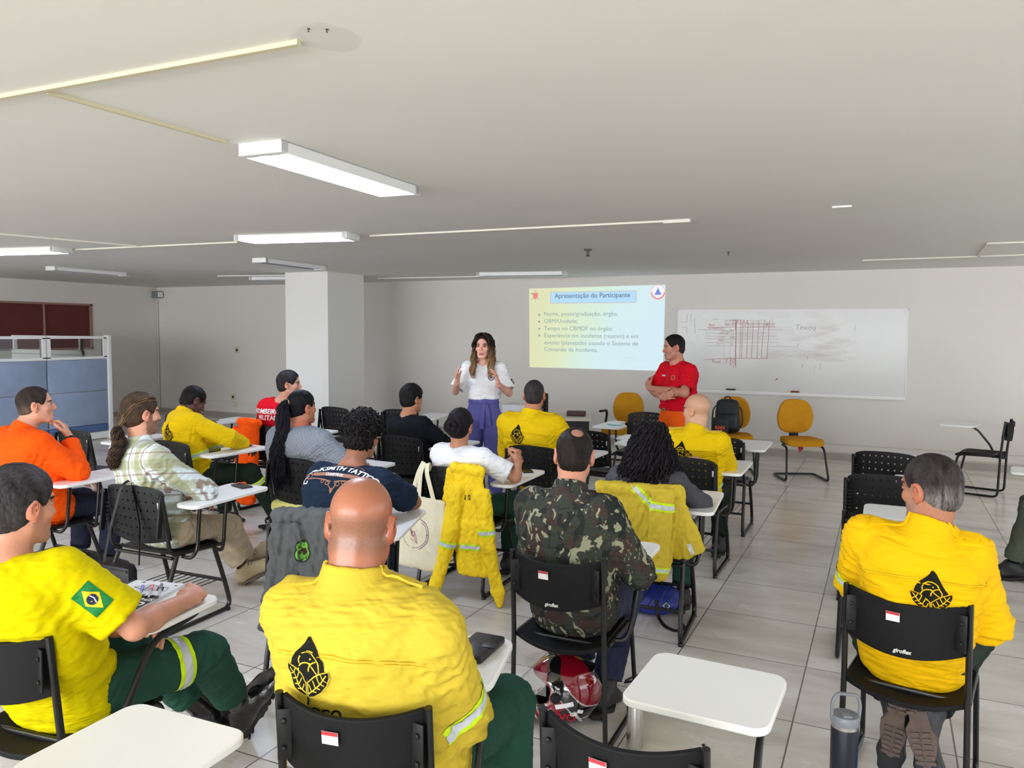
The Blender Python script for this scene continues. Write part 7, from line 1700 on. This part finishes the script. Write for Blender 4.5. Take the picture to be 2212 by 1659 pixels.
# grey sweatshirt over the chair of the printed navy tee
loc, rz = L3('a17')
segs = [((-0.14, -0.035, 0.855), (0.16, -0.035, 0.865), (0, 1, 0), (0.040, 0.032), (0.042, 0.034)), ((0.02, -0.04, 0.85), (-0.01, -0.085, 0.36), (1, 0, 0), (0.16, 0.026), (0.165, 0.040)), ((-0.12, -0.05, 0.80), (-0.17, -0.10, 0.36), (1, 0, 0), (0.05, 0.034), (0.045, 0.035)), ((-0.05, -0.08, 0.80), (-0.10, -0.12, 0.30), (1, 0, 0), (0.045, 0.03), (0.05, 0.035)), ((0.02, -0.085, 0.64), (0.06, -0.12, 0.55), (1, 0, 0), (0.05, 0.035), (0.05, 0.035)), ((0.05, -0.06, 0.83), (0.07, -0.09, 0.60), (1, 0, 0), (0.06, 0.03), (0.05, 0.03))]
sw, P, Q = cloth_thing('sweatshirt', loc, rz, segs, mat('grey_sweatshirt', (96, 98, 100), 0.95, bump=0.2, bscale=300, spec=0.05), 'dark grey sweatshirt with small green patch hung over chair behind the bald head', 'sweatshirt', seed=12, wr=1.7, k=0.010)
bv = bvh_of(P, Q); d = D2().circle(0, 0.012, 0.030, m=0, n=24).circle(0, -0.022, 0.036, m=0, n=24).circle(0, 0.012, 0.024, m=1, n=24).circle(0, -0.022, 0.029, m=1, n=24).circle(0.0, -0.012, 0.017, m=2, n=20)
d.on_cloth('patch', [mat('patch_dark', (30, 50, 30), 0.8), mat('patch_green', (120, 190, 70), 0.8), mat('patch_brown', (80, 40, 46), 0.8)], sw, bv, (-0.005, -0.25, 0.72), (1, 0, 0), (0, 0, 1), cell=0.015)
# light grey jacket slung at the far side of the same chair
segs = [((0.22, 0.10, 0.52), (0.36, 0.12, 0.50), (0, 1, 0), (0.05, 0.05), (0.05, 0.05)), ((0.30, 0.10, 0.52), (0.36, 0.12, 0.16), (1, 0, 0), (0.10, 0.05), (0.09, 0.04)), ((0.34, 0.14, 0.46), (0.42, 0.16, 0.06), (1, 0, 0), (0.05, 0.04), (0.04, 0.035))]
cloth_thing('draped_jacket', loc, rz, segs, mat('light_grey_fleece', (196, 198, 200), 0.95, bump=0.15, bscale=200, spec=0.05), 'light grey jacket hanging low right of the bald head', 'jacket', seed=15)
# pale yellow cloth on the seat of the ponytail person
loc, rz = L3('a4')
segs = [((-0.19, 0.085, 0.475), (0.19, 0.085, 0.475), (0, 1, 0), (0.05, 0.04), (0.05, 0.04)), ((0, 0.075, 0.46), (0, 0.055, 0.40), (1, 0, 0), (0.215, 0.035), (0.17, 0.03))]
cloth_thing('seat_cushion', loc, rz, segs, mat('pale_yellow_cloth', (222, 214, 128), 0.9, bump=0.1, bscale=200), 'pale yellow cushion on seat of the person with black ponytail', 'cushion', seed=16, wr=0.5)
# tote bag
loc, rz = L3('a8')
tb = empty('tote_bag', (loc[0], loc[1], 0), rz, 'cream canvas tote bag with line drawn compass hanging from a chair', 'tote bag')
S = SDF((-0.45, -0.25, 0.12), (0.12, 0.12, 0.78), 0.006)
S.seg((-0.15, -0.075, 0.62), (-0.17, -0.085, 0.24), (1, 0, 0), (0.155, 0.018), (0.185, 0.062), 0.02, pw=4)
S.plane((0, 0, 0.635), (0.08, 0, 1), 0.004)
P, Q = S.mesh(1); N_ = vnormals(P, Q); P = P+N_*((1-np.abs(noise3(P*np.array([1, 1, 0.5]), 16, 5))*1.6)*0.006)[:, None]
tm_ = mat('cream_canvas', (232, 224, 196), 0.9, bump=0.15, bscale=300, spec=0.1); tbo = mesh_obj('bag_body', P, Q, tm_, tb); bv = bvh_of(P, Q)
mb = MB(); mb.tube([(-0.20, -0.07, 0.60), (-0.195, -0.05, 0.80), (-0.185, -0.01, 0.865), (-0.175, 0.03, 0.80)], 0.016, 8, fr=0.03, flat=0.25); mb.build('strap', tm_, tb)
mb = MB(); mb.tube([(-0.08, -0.07, 0.61), (-0.15, -0.05, 0.80), (-0.165, -0.01, 0.865), (-0.165, 0.03, 0.80)], 0.016, 8, fr=0.03, flat=0.25); mb.build('strap', tm_, tb)
mb = MB(); mb.tube([(-0.27, -0.06, 0.60), (-0.22, -0.03, 0.80), (-0.20, 0.0, 0.86)], 0.016, 8, fr=0.03, flat=0.25); mb.build('strap', tm_, tb)
d = D2().circle(0, 0, 0.100, 0.004, 0, -70, 150).circle(0, 0, 0.088, 0.003, 0, -100, 60).circle(0, 0, 0.09, 0.002, 0, 150, 250).line([(-0.045, 0.045), (0.02, -0.06)], 0.003, 1).line([(-0.045, 0.045), (-0.02, 0.0)], 0.008, 0).circle(-0.015, 0.0, 0.014, 0.004, 0, n=14).line([(0.08, 0.0), (0.10, 0.0)], 0.004, 0).line([(-0.03, -0.03), (0.02, -0.06), (0.005, -0.005)], 0.003, 1)
d.on_cloth('compass_print', [mat('purple_print', (130, 76, 120), 0.8), mat('print_rose', (170, 90, 100), 0.8)], tbo, bv, (-0.19, -0.25, 0.41), (1, 0, 0), (0, 0, 1), cell=0.015)
# pouch hanging behind the plaid shirt
loc, rz = at_chair('a1', -0.03, -0.05, 0.0)
pc = empty('shoulder_pouch', (loc[0], loc[1], 0.0), rz, 'black zipped pouch hanging from chair back behind the plaid shirt', 'pouch')
MB().box((0, -0.01, 0.335), (0.25, 0.075, 0.14), bev=0.03).build('pouch_body', mat('black_nylon', (22, 23, 28), 0.5, bump=0.2, bscale=200, spec=0.4), pc)
MB().box((0, -0.046, 0.38), (0.22, 0.004, 0.012)).build('zip', M_BLACK, pc)
MB().tube([(-0.115, -0.01, 0.38), (-0.05, -0.012, 0.60), (0.04, -0.006, 0.85), (0.05, 0.05, 0.88), (0.10, 0.06, 0.62), (0.12, 0.03, 0.40)], 0.010, 6, fr=0.03, flat=0.3).build('strap', mat('black_nylon'), pc)
# grey rack plate / pinkish folder between the boots and the grey sweatshirt
tag(MB().box((0, 0, 0), (0.30, 0.40, 0.018), bev=0.004).build('flat_case', [mat('pink_grey_cover', (176, 138, 128), 0.6)]), 'flat pinkish brown case leaning low behind the crossed suede shoes', 'case')
o = bpy.data.objects['flat_case']; o.location = (-3.98, 4.50, 0.09); o.rotation_euler = (0.12, -0.25, R(-14))
# notebook with pens on the lower left tablet
loc, rz = at_chair('b1', 0.0, 0.0, 0.7325)
nbk = empty('spiral_notebook', at_chair('b1', -0.01, 0.56, 0.7325)[0], rz+R(8), 'open faced spiral notebook with black and white printed cover on tablet at lower left', 'notebook')
MB().box((0, 0, 0.006), (0.21, 0.29, 0.012)).build('cover', mat('notebook_cover', (232, 232, 236), 0.5), nbk)
mb = MB()
for k in range(26): mb.tube([(-0.113+0.006*math.cos(a), -0.14+0.0112*k, 0.006+0.008*math.sin(a)) for a in np.linspace(0, 2*PI, 9)], 0.0009, 4, cap=False)
mb.build('spiral_binding', mat('wire_metal', (130, 130, 134), 0.3, 0.9), nbk)
d = D2(); rnd = random.Random(3)
edge = [(-0.105, -0.145), (0.105, -0.145), (0.105, -0.02)]; n = 22
for k in range(n): edge.append((0.105-0.21*(k+0.5)/n, -0.015+(0.022 if k % 2 else -0.004)+rnd.uniform(-0.006, 0.006)))
edge.append((-0.105, -0.02)); c0 = (0, -0.08); d.v += [c0]+edge; m_ = len(edge); d.f += [(0, 1+k, 1+(k+1) % m_) for k in range(m_)]; d.m += [0]*m_
d.text('OUT OF THIS', 0.034, 0.0, -0.058, 1, bold=0.0012).text('WORLD', 0.052, 0.0, -0.108, 1, bold=0.002)
d.line([(-0.06, 0.07), (-0.01, 0.105), (0.075, 0.085), (0.085, 0.05), (0.0, 0.045), (-0.06, 0.07)], 0.004, 0).line([(-0.035, 0.07), (0.02, 0.09), (0.06, 0.075), (0.02, 0.058), (-0.03, 0.07)], 0.003, 0).line([(0.03, 0.09), (0.05, 0.05)], 0.006, 0).line([(0.05, 0.09), (0.07, 0.055)], 0.005, 0).line([(-0.01, 0.10), (0.0, 0.05)], 0.003, 0)
d.poly([(-0.07, 0.125), (-0.055, 0.135), (-0.05, 0.12)], 2); d.poly([(0.08, 0.12), (0.095, 0.115), (0.085, 0.105)], 0); d.poly([(0.0, 0.01), (0.01, 0.02), (0.016, 0.008)], 2)
d.on_plane('cover_print', [mat('cover_black', (26, 26, 28), 0.5), mat('cover_white', (236, 236, 238), 0.5), mat('cover_navy', (36, 46, 96), 0.5)], nbk, (0, 0, 0.0122), (1, 0, 0), (0, 1, 0), 0.0002)
def pen(p0, ang, rgb, label, z=0.751, clear=True, ln=0.145):
    e = empty('pen', (p0[0], p0[1], z), ang, label, 'pen', 'pens on the notebook' if z > 0.74 else 'pens beside the black wallet')
    MB().lathe([(0.0045, 0), (0.0042, ln*0.7)], (0, 0, 0), 8, axis=(1, 0, 0)).build('barrel', mat('clear_barrel', (214, 216, 220), 0.15, alpha=0.75) if clear else mat('blue_barrel', (46, 110, 190), 0.3), e)
    MB().lathe([(0.0055, ln*0.62), (0.0055, ln), (0.003, ln+0.002)], (0, 0, 0), 8, axis=(1, 0, 0)).build('cap', mat('cap_%d_%d_%d' % rgb, rgb, 0.3), e)
    MB().lathe([(0.0035, -0.004), (0.0008, -0.014)], (0, 0, 0), 8, axis=(1, 0, 0)).build('tip', M_BPLAST, e)
for (x, y), rgb, nm in (((0.05, 0.51), (30, 60, 180), 'blue'), ((0.075, 0.53), (210, 30, 50), 'red'), ((0.10, 0.55), (24, 24, 26), 'black')):
    (X_, Y_, _), a = at_chair('b1', x, y, 0); pen((X_, Y_), a+R(128), rgb, 'clear ballpoint pen with %s cap lying on the spiral notebook' % nm)
# wallet and pens on the front centre tablet
(X_, Y_, _), a = at_chair('b2', 0.185, 0.56, 0)
wl = empty('wallet', (X_, Y_, 0.7325), a+R(-12), 'black leather wallet lying on the tablet right of the bald person', 'wallet')
wl.scale = (0.9, 0.9, 1)
MB().box((0, 0, 0.012), (0.115, 0.20, 0.024), bev=0.008).build('cover', mat('wallet_leather', (22, 22, 24), 0.4, bump=0.15, bscale=150), wl)
MB().box((0.0, 0.0, 0.012), (0.112, 0.19, 0.014)).build('pages', mat('wallet_inner', (60, 58, 56), 0.7), wl)
MB().box((0.045, 0.0, 0.0245), (0.05, 0.04, 0.003), bev=0.001).build('clasp', mat('wallet_leather'), wl)
for dx, c in ((0.095, False), (0.075, True)):
    (X2, Y2, _), a = at_chair('b2', dx, 0.47, 0); pen((X2, Y2), a+R(84), (40, 90, 190) if not c else (220, 220, 226), 'blue pen lying left of the black wallet' if not c else 'silver grey pen lying beside the blue one near the wallet', z=0.737, clear=c)
# phones
def phone(ch, x, y, rot, label, m1=(20, 22, 26), z=0.7325, cover=None):
    (X_, Y_, _), a = at_chair(ch, x, y, 0); e = empty('mobile_phone', (X_, Y_, z), a+R(rot), label, 'phone')
    MB().prism(rrect(-0.037, -0.077, 0.037, 0.077, 0.010), 0, 0.009, ch=0.001).build('phone_case', mat('phone_%d' % m1[1], m1, 0.35), e, smooth=30)
    MB().prism(rrect(-0.034, -0.073, 0.034, 0.073, 0.008), 0.009, 0.0096).build('screen', mat('dark_screen_%d' % (cover or m1)[1], cover or (14, 16, 22), 0.08), e, smooth=30)
    return e
p_ = phone('a1', 0.21, 0.66, 70, 'black phone lying on the tablet by the plaid sleeve', (26, 28, 32), cover=(40, 44, 50))
mb = MB()
for dx, dy in ((0.018, 0.055), (0.018, 0.035), (0.002, 0.045)): mb.lathe([(0.007, 0), (0.007, 0.0015), (0.004, 0.002)], (dx, dy, 0.0096), 12)
mb.build('camera_lens', M_BPLAST, p_)
phone('a8', 0.26, 0.64, 35, 'dark phone on the tablet of the person with the bun', (24, 24, 26))
phone('a11', 0.20, 0.50, 80, 'pale teal phone lying on the tablet in front of the yellow armchair', (120, 190, 190), cover=(180, 220, 218))
phone('a16', 0.20, 0.60, 60, 'dark green phone on the tablet right of the long curls', (52, 62, 48), cover=(64, 74, 56))
(X_, Y_, _), a = at_chair('a16', 0.24, 0.33, 0)
kz = MB()
for s_ in (-1, 1): kz.tube([(s_*0.03+0.02*math.cos(t), 0.015*math.sin(t), 0.004) for t in np.linspace(0, 2*PI, 13)], 0.0016, 5)
kz.tube([(-0.05, 0, 0.004), (-0.055, 0.08, 0.006)], 0.0016, 5); kz.tube([(0.05, 0, 0.004), (0.05, 0.08, 0.010)], 0.0016, 5)
o = kz.build('folded_glasses', mat('tortoise_frame', (120, 84, 50), 0.3)); o.location = (X_, Y_, 0.7325); o.rotation_euler = (0, 0, a+0.6); tag(o, 'thin brown glasses lying near the rear of the tablet right of the curls', 'glasses')
# papers
def paper(ch, x, y, rot, label, w_=0.15, h_=0.21, rgb=(236, 234, 232)):
    (X_, Y_, _), a = at_chair(ch, x, y, 0); o = MB().box((0, 0, 0.0008), (w_, h_, 0.0015)).build('paper_sheet', mat('paper_%d' % rgb[2], rgb, 0.7)); o.location = (X_, Y_, 0.7325); o.rotation_euler = (0, 0, a+R(rot)); tag(o, label, 'paper')
paper('a20', 0.20, 0.62, 10, 'white sheet on the tablet before the orange jacket elbow', rgb=(236, 232, 232))
paper('a3', 0.22, 0.60, -20, 'small reddish booklet under the hands of the bent writer', 0.10, 0.14, (210, 170, 166))
paper('a12', 0.20, 0.62, 5, 'white sheet on the tablet of the shaven headed person', 0.13, 0.18)
# steel bottle
sb = empty('steel_bottle', (-0.885, 3.06, 0), 0, 'brushed steel water bottle standing on the floor by the chair leg', 'bottle')
M_ST = mat('brushed_steel', (206, 204, 200), 0.25, metal=1.0, bump=0.1, bscale=20, stretch=(8, 8, 0.3))
MB().lathe([(0.030, 0), (0.034, 0.004), (0.035, 0.01), (0.035, 0.19), (0.033, 0.20), (0.026, 0.205)], n=32).build('body', M_ST, sb)
MB().lathe([(0.033, 0.200), (0.034, 0.204), (0.034, 0.240), (0.030, 0.248), (0.012, 0.250)], n=32).build('lid', M_ST, sb)
MB().tube([(-0.020, 0, 0.245), (-0.02, 0, 0.265), (0.020, 0, 0.265), (0.020, 0, 0.245)], 0.003, 6, fr=0.008).build('carry_loop', M_BPLAST, sb)
# black tumbler with grey lid
tu = empty('insulated_tumbler', (-0.085, 2.92, 0), R(20), 'tall black tumbler with grey handled lid beside the right-hand chair', 'tumbler')
MB().lathe([(0.036, 0), (0.038, 0.005), (0.039, 0.12), (0.045, 0.16), (0.046, 0.335), (0.045, 0.34)], n=36).build('body', mat('matte_black_coat', (22, 26, 38), 0.35, bump=0.05, bscale=400), tu)
MB().lathe([(0.045, 0.338), (0.0455, 0.352)], n=36).build('steel_rim', M_ST, tu)
M_GL = mat('grey_lid_plastic', (128, 132, 138), 0.4)
MB().lathe([(0.047, 0.352), (0.048, 0.356), (0.048, 0.378), (0.045, 0.384), (0.004, 0.385)], n=36).box((0.0, -0.01, 0.387), (0.03, 0.045, 0.008), bev=0.003).build('lid', M_GL, tu)
MB().tube([(0.046, 0, 0.365), (0.050, 0, 0.42), (0.040, 0, 0.455), (-0.030, 0, 0.458), (-0.046, 0, 0.43), (-0.046, 0, 0.365)], 0.006, 8, fr=0.015, flat=1.4).build('handle', M_GL, tu)
# helmet: shell, visor, chin bar
hm = empty('motorcycle_helmet', (-1.245, 3.13, 0), R(14), 'glossy dark red and black motorcycle helmet with clear visor on the floor', 'helmet')
S = SDF((-0.2, -0.2, -0.02), (0.2, 0.2, 0.32), 0.004)
S.ell((0.015, 0, 0.145), (0.150, 0.118, 0.135), None, 0.02); S.seg((-0.02, 0, 0.075), (0.05, 0, 0.085), (0, 1, 0), (0.112, 0.075), (0.108, 0.07), 0.03); S.seg((-0.125, 0, 0.062), (-0.05, 0, 0.066), (0, 1, 0), (0.062, 0.040), (0.10, 0.055), 0.03)
S.seg((0.08, 0, 0.235), (0.13, 0, 0.235), (0, 1, 0), (0.07, 0.014), (0.045, 0.010), 0.012)
S.ell((0.015, 0, 0.14), (0.122, 0.098, 0.108), None, 0.004, 'sub'); S.seg((-0.22, 0, 0.148), (-0.04, 0, 0.150), (0, 1, 0), (0.10, 0.052), (0.104, 0.060), 0.012, 'sub', pw=3); S.plane((0, 0, 0.012), (0, 0, -1), 0.006)
S.ell((0.0, 0, 0.02), (0.085, 0.075, 0.05), None, 0.006, 'sub')
P, Q = S.mesh(1)
x, y, z = P[:, 0], P[:, 1], P[:, 2]; col = np.tile(np.array(lin((128, 8, 30))), (len(P), 1))
w1 = np.sin(x*42+z*36+0.8*np.sin(y*40)); col[(w1 > 0.25) & (z > 0.07)] = lin((20, 18, 20)); col[(z < 0.085+0.03*np.sin(x*30)) & (x > -0.08)] = lin((18, 17, 19)); col[(np.abs(w1-0.22) < 0.09) & (z > 0.05) & (z < 0.2)] = lin((206, 204, 206)); col[(np.sin(x*70+z*30) > 0.93) & (z < 0.1)] = lin((190, 190, 194))
inner = ((x-0.015)/0.132)**2+(y/0.106)**2+((z-0.14)/0.118)**2 < 1; col[inner] = lin((24, 20, 22))
hs = mesh_obj('shell', P, Q, mat('helmet_gloss', (140, 10, 30), 0.12, vcol=True, coat=0.8, spec=0.6), hm, col)
bv = bvh_of(P, Q)
dd = D2().line([(-0.035, -0.01), (0.035, 0.008)], 0.018, 0).line([(0.05, -0.022), (0.07, -0.03)], 0.014, 0); dd.text('LS2', 0.03, 0.0, -0.055, 1, bold=0.001) if False else dd.text('G8', 0.020, 0.035, -0.042, 0, bold=0.001)
dd.on_cloth('decal', [M_WHTC, M_WHTC], hs, bv, (0.03, -0.2, 0.125), (1, 0, 0), (0, 0, 1), cell=0.01)
D2().text('EVO', 0.045, 0, 0, 0, bold=0.002).on_cloth('decal_text', [mat('decal_red', (160, 14, 40), 0.2)], hs, bv, (0.03, -0.2, 0.060), (1, 0, 0), (0, 0, 1), cell=0.012)
def VZ(u, v):
    a = math.radians(-78+156*u); e = math.radians(15+42*v); return (-0.010-0.155*math.cos(a)*math.cos(e-0.5), 0.122*math.sin(a)*math.cos((e-0.5)*0.6), 0.165+0.135*math.sin(e-0.35))
mg = mat('clear_visor', (236, 238, 240), 0.03, alpha=0.22, spec=0.8)
hm.scale = (1.1, 1.1, 1.08)
vz = MB().grid(VZ, 20, 8).build('visor', mg, hm, smooth=60)
for s_ in (-1, 1): MB().lathe([(0.020, 0), (0.020, 0.010), (0.016, 0.014)], (-0.005, s_*0.114, 0.15), 20, axis=(0, s_, 0)).build('visor_pivot', M_BPLAST, hm)
# cables by the camouflage person's chair
mb = MB(); mb.tube([(-1.10, 3.62, 0.01), (-1.05, 3.72, 0.02), (-0.97, 3.66, 0.02), (-0.99, 3.54, 0.012), (-1.08, 3.46, 0.01), (-1.12, 3.40, 0.01)], 0.005, 6, fr=0.05); mb.tube([(-1.10, 3.60, 0.01), (-1.02, 3.62, 0.03), (-0.96, 3.58, 0.02), (-1.0, 3.47, 0.012), (-1.10, 3.44, 0.01)], 0.005, 6, fr=0.05)
tag(mb.build('black_cord', M_BPLAST), 'loops of black cord on the floor behind the helmet', 'cord')
# blue backpack under the curls' chair
bb = empty('blue_backpack', at_chair('a16', -0.02, 0.50, 0)[0], R(10), 'royal blue backpack on the floor under the draped jacket chair', 'backpack')
S = SDF((-0.25, -0.2, -0.02), (0.25, 0.22, 0.26), 0.006); S.ell((0, 0, 0.085), (0.19, 0.12, 0.10), None, 0.02); S.ell((0.03, -0.08, 0.075), (0.13, 0.06, 0.065), None, 0.02); S.plane((0, 0, 0.004), (0, 0, -1), 0.006)
P, Q = S.mesh(1); N_ = vnormals(P, Q); P = P+N_*(noise3(P, 18, 3)*0.006)[:, None]; mesh_obj('bag_body', P, Q, mat('royal_blue_nylon', (26, 44, 140), 0.5, bump=0.15, bscale=150), bb)
MB().tube([(0.04, -0.145, 0.12), (0.05, -0.15, 0.02), (0.10, -0.26, 0.006), (0.17, -0.32, 0.006), (0.22, -0.28, 0.02), (0.18, -0.20, 0.03)], 0.010, 6, fr=0.04, flat=0.3).build('strap', M_BPLAST, bb)
d = D2().line([(-0.02, 0), (0, 0.02), (0.02, 0), (0.0, -0.02)], 0.006, 0, closed=True); d.on_plane('cord_loop', [mat('lime_cord', (200, 220, 120), 0.6)], bb, (0.10, -0.146, 0.09), (1, 0, 0), (0, -0.1, 1), 0.001)
# blue bag at the lower right edge
bg = empty('drawstring_bag', (0.28, 3.12, 0), R(-5), 'bright blue drawstring bag on the floor at the bottom right', 'bag')
S = SDF((-0.25, -0.2, -0.02), (0.25, 0.2, 0.2), 0.006); S.ell((0, 0, 0.06), (0.17, 0.12, 0.075), None, 0.02); S.ell((0.12, 0.02, 0.085), (0.05, 0.05, 0.04), None, 0.02); S.plane((0, 0, 0.004), (0, 0, -1), 0.006)
P, Q = S.mesh(1); N_ = vnormals(P, Q); P = P+N_*((1-np.abs(noise3(P, 17, 3))*1.6)*0.008)[:, None]; mesh_obj('bag_body', P, Q, mat('azure_nylon', (20, 120, 214), 0.55, bump=0.1, bscale=200), bg)
MB().tube([(-0.15, -0.02, 0.05), (-0.22, -0.03, 0.06), (-0.26, 0.0, 0.03), (-0.25, 0.03, 0.01)], 0.004, 6, fr=0.03).build('drawstring', M_BPLAST, bg)
# black backpack on the yellow chair
kb = empty('backpack', (-1.74, 9.83, 0.487), R(14), 'black backpack with orange lettered pouch resting on a yellow chair', 'backpack')
bm_ = mat('black_backpack_nylon', (24, 26, 34), 0.6, bump=0.15, bscale=160)
S = SDF((-0.3, -0.25, -0.01), (0.3, 0.25, 0.56), 0.007); S.seg((0, 0.02, 0.09), (0, 0.05, 0.33), (1, 0, 0), (0.155, 0.095), (0.135, 0.085), 0.03, pw=3.2); S.seg((0, -0.075, 0.09), (0, -0.06, 0.20), (1, 0, 0), (0.12, 0.045), (0.11, 0.04), 0.015, pw=3); S.plane((0, 0, 0.003), (0, 0, -1), 0.006)
P, Q = S.mesh(1); bo = mesh_obj('bag_body', P, Q, bm_, kb); bv = bvh_of(P, Q)
d = D2().line([(-0.10, 0.16), (-0.08, 0.30), (-0.03, 0.355), (0.03, 0.355), (0.08, 0.30), (0.10, 0.16)], 0.007, 0).line([(-0.09, 0.06), (-0.085, 0.18), (0.085, 0.18), (0.09, 0.06)], 0.006, 0); d.on_cloth('zip', [mat('zip_grey', (60, 62, 68), 0.5)], bo, bv, (0, -0.3, 0), (1, 0, 0), (0, 0, 1), cell=0.03)
D2().circle(0, 0, 0.012, 0.004, 0, 0, 180, 12).on_cloth('logo_badge', [mat('print_grey')], bo, bv, (0.0, -0.3, 0.29), (1, 0, 0), (0, 0, 1), cell=0.02)
po = MB().box((-0.10, -0.175, 0.105), (0.20, 0.10, 0.20), bev=0.03).build('front_pouch', bm_, kb)
mb = MB(); v, f = text_mesh('KMX', 0.055, bold=0.002); mb.add([(x-0.10, -0.2265, y+0.07) for x, y in v], f); mb.add([(-0.145, -0.2265, 0.055), (-0.055, -0.2265, 0.055), (-0.055, -0.2265, 0.06), (-0.145, -0.2265, 0.06)], [(0, 1, 2, 3)]); mb.build('brand_text', mat('orange_print', (226, 96, 50), 0.6), po, smooth=0)
for s_ in (-1, 1): MB().tube([(s_*0.09, 0.10, 0.36), (s_*0.17, 0.06, 0.30), (s_*0.185, 0.02, 0.12), (s_*0.14, 0.08, 0.03)], 0.014, 6, fr=0.05, flat=0.5).build('strap', bm_, kb)
MB().tube([(-0.03, 0.08, 0.40), (-0.03, 0.06, 0.445), (0.03, 0.06, 0.445), (0.03, 0.08, 0.40)], 0.008, 6, fr=0.02).build('top_handle', bm_, kb)
# desk with projector
dk = empty('desk', (-3.62, 8.32, 0), R(20), 'desk with pale top and dark front panel behind the standing woman', 'desk')
MB().box((0, 0, 0.735), (1.20, 0.60, 0.03), bev=0.003).build('desktop', mat('beige_desktop', (206, 198, 184), 0.5), dk)
MB().box((0, -0.24, 0.36), (1.12, 0.02, 0.72)).build('front_panel', mat('dark_desk_panel', (36, 36, 38), 0.6), dk)
for s_ in (-1, 1): MB().box((s_*0.56, 0, 0.36), (0.04, 0.54, 0.72)).build('side_panel', mat('dark_desk_panel'), dk)
pj = empty('projector', (-3.84, 8.20, 0.75), R(8), 'white boxy projector standing on the desk beside the woman', 'projector')
MB().box((0, 0, 0.075), (0.30, 0.26, 0.11), bev=0.008).build('casing', mat('projector_white', (216, 216, 218), 0.4), pj)
MB().box((0.151, 0.02, 0.08), (0.004, 0.10, 0.06)).build('vent_grille', mat('vent_dark', (40, 40, 44), 0.6), pj)
MB().lathe([(0.03, 0), (0.032, 0.03), (0.028, 0.032)], (-0.05, 0.13, 0.08), 20, axis=(0, 1, 0)).build('lens', M_BPLAST, pj)
mb = MB(); mb.add([(-0.10, -0.06, 0.1305), (0.02, 0.0, 0.1305), (0.02, 0.015, 0.1305), (-0.10, -0.045, 0.1305)], [(0, 1, 2, 3)]); mb.build('blue_label', mat('blue_label', (60, 120, 200), 0.5), pj, smooth=0)
for x in (-0.12, 0.12):
    MB().lathe([(0.012, 0), (0.012, 0.022)], (x, 0, 0), 10).build('foot', M_BPLAST, pj)
mb = MB(); mb.box((0, 0, 0.05), (0.20, 0.16, 0.09), bev=0.03); o = mb.build('grey_case', mat('taupe_case', (110, 96, 96), 0.7)); o.location = (-3.66, 8.27, 0.748); o.rotation_euler = (0, 0, 0.3); tag(o, 'small taupe case on the desk right of the projector', 'case')
mb = MB(); mb.box((0, 0, 0.03), (0.22, 0.16, 0.05), bev=0.01); o = mb.build('brown_case', mat('dark_brown_case', (74, 44, 44), 0.6)); o.location = (-3.22, 8.48, 0.748); o.rotation_euler = (0, 0, 0.3); tag(o, 'dark brown case at the right end of the desk', 'case')
mb = MB(); mb.tube([(-3.85, 8.10, 0.758), (-3.72, 8.08, 0.77), (-3.62, 8.14, 0.758), (-3.5, 8.2, 0.757)], 0.005, 6, fr=0.05); tag(mb.build('desk_cable', M_BPLAST), 'black cable lying on the desk in front of the projector', 'cable')
# small dark speck on the floor by the bottle
o = MB().lathe([(0.001, 0), (0.008, 0.002), (0.006, 0.005), (0.001, 0.006)], n=8).build('floor_debris', M_BPLAST); o.location = (-0.63, 3.2, 0); tag(o, 'tiny dark crumb on the floor under the empty white tablet', 'debris', kind='thing')
